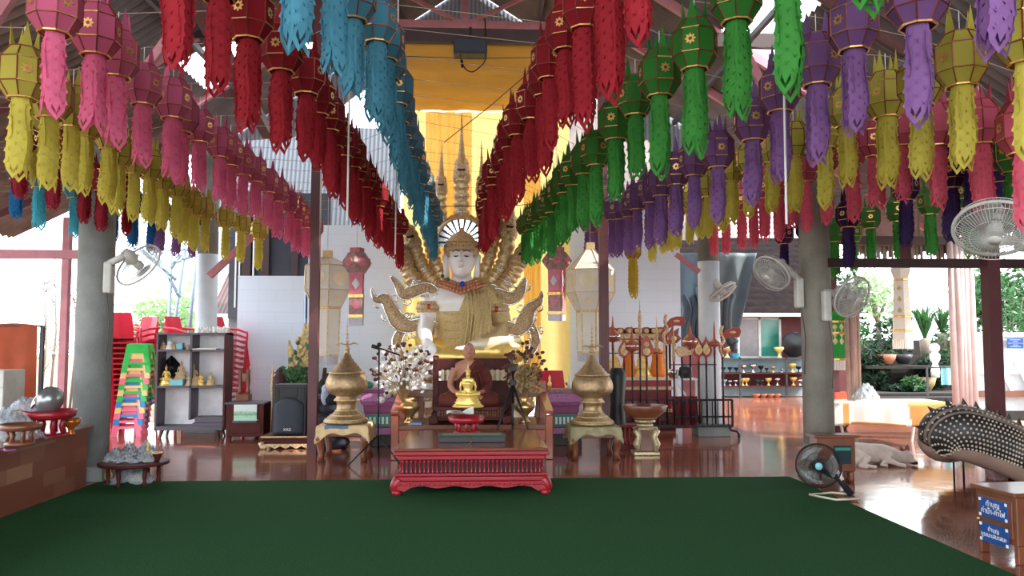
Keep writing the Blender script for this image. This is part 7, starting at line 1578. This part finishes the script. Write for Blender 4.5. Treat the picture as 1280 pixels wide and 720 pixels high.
# white cage and blue notice
p = fl(1262, 12.4); p.z = -.12; t = thing('white_cage', 'tall white panelled enclosure with a blue notice at the right edge', 'enclosure', p); Zc = lambda y: at(1262, y, 12.4).z+.12; xx = lambda px: at(px, 450, 12.4).x-p.x
for px in (1218, 1240, 1285): MB().box(xx(px)-.03, xx(px)+.03, -.03, .03, 0, Zc(416)).build('post', M['white_plain'], t)
for y in (418, 465, 492): MB().box(xx(1217), xx(1300), -.025, .025, Zc(y)-.03, Zc(y)+.03).build('rail', M['white_plain'], t)
MB().box(xx(1217), xx(1300), .03, .04, .5, Zc(420)).build('translucent_panel', mat('pale_sheet', srgb(214,220,224), .4, alpha=.6), t)
for a, b in ((1236, 1262), (1262, 1286)): MB().bar((xx(a), -.03, Zc(438)), (xx(b), -.03, Zc(490)), .04).build('white_brace', M['white_plain'], t)
q = Vector((xx(1266), -.07, Zc(429))); MB().cbox(q, (.255, .015, .16)).build('blue_notice', M['sign_blue'], t)
ln = MB()
for dz, w_ in ((.055, .17), (.028, .08), (0, .25), (-.028, .08), (-.055, .17)): ln.cbox(q+Vector((0, -.009, dz)), (w_, .002, .010 if dz else .006))
ln.build('notice_lines', mat('pale_blue', srgb(150,170,220), .5), t)
MB().box(xx(1217), xx(1300), -.1, .1, Zc(490)-.07, Zc(488)-.0).build('wooden_ledge', M['wood_brown'], t)
# bundled curtains
def bundle(px0, px1, y0, y1, Y, m, lab, n=5):
    a, b = at(px0, y0, Y), at(px1, y0, Y); z1 = at(px0, y1, Y).z; t = thing('bundled_curtain', lab, 'curtain', a); g = sm(); W_ = b.x-a.x
    for k in range(n):
        x = W_*(k+.5)/n; r_ = W_/n*.62; g.tube([(x, 0, 0), (x+.02*math.sin(k*2), .03*math.sin(k*5), (z1-a.z)*.5), (x+.015*math.cos(k), 0, z1-a.z)], [r_*.9, r_, r_*1.05], 10)
    g.build('folds', M[m], t); return t
mm('curtain_pinkish', srgb(226,206,202), .8, var=.08, trans=.3); mm('curtain_beige', srgb(168,136,122), .8, var=.15)
bundle(1184, 1215, 302, 512, 11.9, 'curtain_pinkish', 'pale pinkish curtain gathered into a column beside the right brown post')
bundle(1055, 1074, 372, 500, 11.5, 'curtain_beige', 'brown-beige curtain gathered into a column right of the concrete column', 4)
bundle(1185, 1214, 250, 303, 11.9, 'curtain_beige', 'upper shaded part of the gathered curtain under the side roof', 4) if False else None
# beam carrying the side curtains, further back
a = at(1050, 318, 11.9); o = MB().box(0, 5.0, -.05, .05, -.06, .06).build('side_beam', M['dark_beam'], loc=(a.x-.6, 11.95, at(1100, 300, 11.9).z)); tag(o, 'dark beam from which the gathered curtains hang', 'beam')
for px, Y in ((1042, 11.95), (1172, 11.95), (1320, 11.95)):
    o = MB().box(-.05, .05, -.05, .05, 0, at(px, 300, Y).z-.06).build('steel_post', M['maroon_steel'], loc=fl(px, Y)) if px != 1172 else MB().box(-.04, .04, -.04, .04, 0, .5).build('upper_post', M['maroon_steel'], loc=at(1132, 325, 8.8))
    tag(o, {1042: 'brown post at the far left of the curtain beam, behind the concrete column', 1172: 'short brown post rising from the dark side beam above the white lantern', 1320: 'brown post beyond the right edge under the curtain beam'}[px], 'post')
# fringe awning of thin slats at the far eaves
r = random.Random(6); a, b = at(1070, 310, 12.2), at(1230, 310, 12.2); t = thing('fringed_awning', 'ragged thatch fringe hanging from the eaves above the garden', 'awning', at(1150, 308, 12.2)); g = MB()
for k in range(90):
    x = lerp(a.x, b.x, k/89)-t.location.x; l = r.uniform(.05, .26); g.box(x-.012, x+.012, -.01+r.uniform(-.04, .04), .01, -l, .02)
g.build('slats', M['bark'], t)['kind'] = 'stuff'
for x_ in (a.x+.3, a.x+1.0): MB().box(x_-t.location.x-.02, x_-t.location.x+.02, -.02, .02, .05, roofz(x_)-t.location.z-.02).build('hanger', M['bark'], t)
MB().box(a.x-t.location.x, b.x-t.location.x, -.03, .03, 0, .06).build('batten', M['bark'], t)
# white tubular lantern outside and the green one by the column
def tube_lantern(px, Y, y0, y1, w0, w1, m, lab, bands, topy):
    c = at(px, y0, Y); t = thing('tube_lantern', lab, 'lantern', c); U_ = Y/1000; L = at(px, y1, Y).z-c.z; n = 6
    b = MB(); va = [(w0*U_*math.cos(2*PI*i/n+.3), w0*U_*math.sin(2*PI*i/n+.3), 0) for i in range(n)]; vb = [(w1*U_*math.cos(2*PI*i/n+.3), w1*U_*math.sin(2*PI*i/n+.3), L) for i in range(n)]; b.add(va+vb, [(i, (i+1) % n, n+(i+1) % n, n+i) for i in range(n)]); b.build('paper_tube', M[m], t)
    for f in bands:
        w_ = lerp(w0, w1, f)*U_*1.03; g = MB(); g.tube([(w_*math.cos(2*PI*i/n+.3), w_*math.sin(2*PI*i/n+.3), L*f) for i in range(n)], .018, 5, closed=True); g.build('gold_band', M['gold_tape'], t)
    zt = at(px, topy, Y).z-c.z; b = MB(); R2 = w0*U_*1.5; b.add([(R2*math.cos(2*PI*i/n), R2*math.sin(2*PI*i/n), zt*.45) for i in range(n)]+[(w0*U_*math.cos(2*PI*i/n), w0*U_*math.sin(2*PI*i/n), 0) for i in range(n)]+[(.04*math.cos(2*PI*i/n), .04*math.sin(2*PI*i/n), zt) for i in range(n)], [(i, (i+1) % n, n+(i+1) % n, n+i) for i in range(n)]+[(i, (i+1) % n, 2*n+(i+1) % n, 2*n+i) for i in range(n)]); b.build('paper_top', M[m], t)
    b = MB(); b.tube([(0, 0, zt), (0, 0, max(zt+.5, roofz(c.x)-c.z))], .006, 4); b.build('hanging_cord', M['wire_dark'], t)
    fr = MB()
    for k in range(26): a = 2*PI*k/26; w_ = w1*U_; fr.add([(w_*math.cos(a), w_*math.sin(a), L), (w_*math.cos(a+.16), w_*math.sin(a+.16), L), (w_*math.cos(a+.16), w_*math.sin(a+.16), L-.14), (w_*math.cos(a), w_*math.sin(a), L-.14)], [(0, 1, 2, 3)])
    fr.build('fringe', M['white_translucent'], t)
    em = MB()
    for f in (.15, .33, .52):
        for i in range(n): a = 2*PI*(i+.5)/n+.3; w_ = lerp(w0, w1, f)*U_*.875; q_ = Vector((w_*math.cos(a), w_*math.sin(a), L*f)); e = Vector((-math.sin(a), math.cos(a), 0)); em.add([q_+e*.035, q_+Vector((0, 0, .05)), q_-e*.035, q_-Vector((0, 0, .05))], [(0, 1, 2, 3)])
    em.build('gold_pattern', M['gold_pale'], t)
tube_lantern(1126, 11.4, 350, 424, 9, 12, 'white_translucent', 'long white tubular lantern with gold bands hanging outside over the garden', (.0, .62, .85), 322)
mm('paper_green_bright', srgb(40,170,60), .7, trans=.3)
tube_lantern(1046, 10.2, 402, 449, 9, 9, 'paper_green_bright', 'bright green tubular lantern with gold bands beside the right concrete column', (0, .3, 1.0), 388)
# turquoise cloth and assorted outside bits
gm = sm(); a, b = at(1176, 460, 14.5), at(1190, 481, 14.5); gm.grid(lambda u, v: (lerp(0, b.x-a.x, u), .02*math.sin(u*8), lerp(0, b.z-a.z, v)), 8, 6); o = gm.build('turquoise_cloth', M['cyan'], loc=a); tag(o, 'small turquoise cloth hanging outside left of the pale curtain', 'cloth')
sm().tube([(-.3, 0, 0), (.6, 0, 0)], .012, 6).build('rail', M['steel_dark'], o, loc=(0, 0, .01)); MB().box(-.28, -.25, -.015, .015, -a.z-.1, .01).build('rail_post', M['steel_dark'], o)
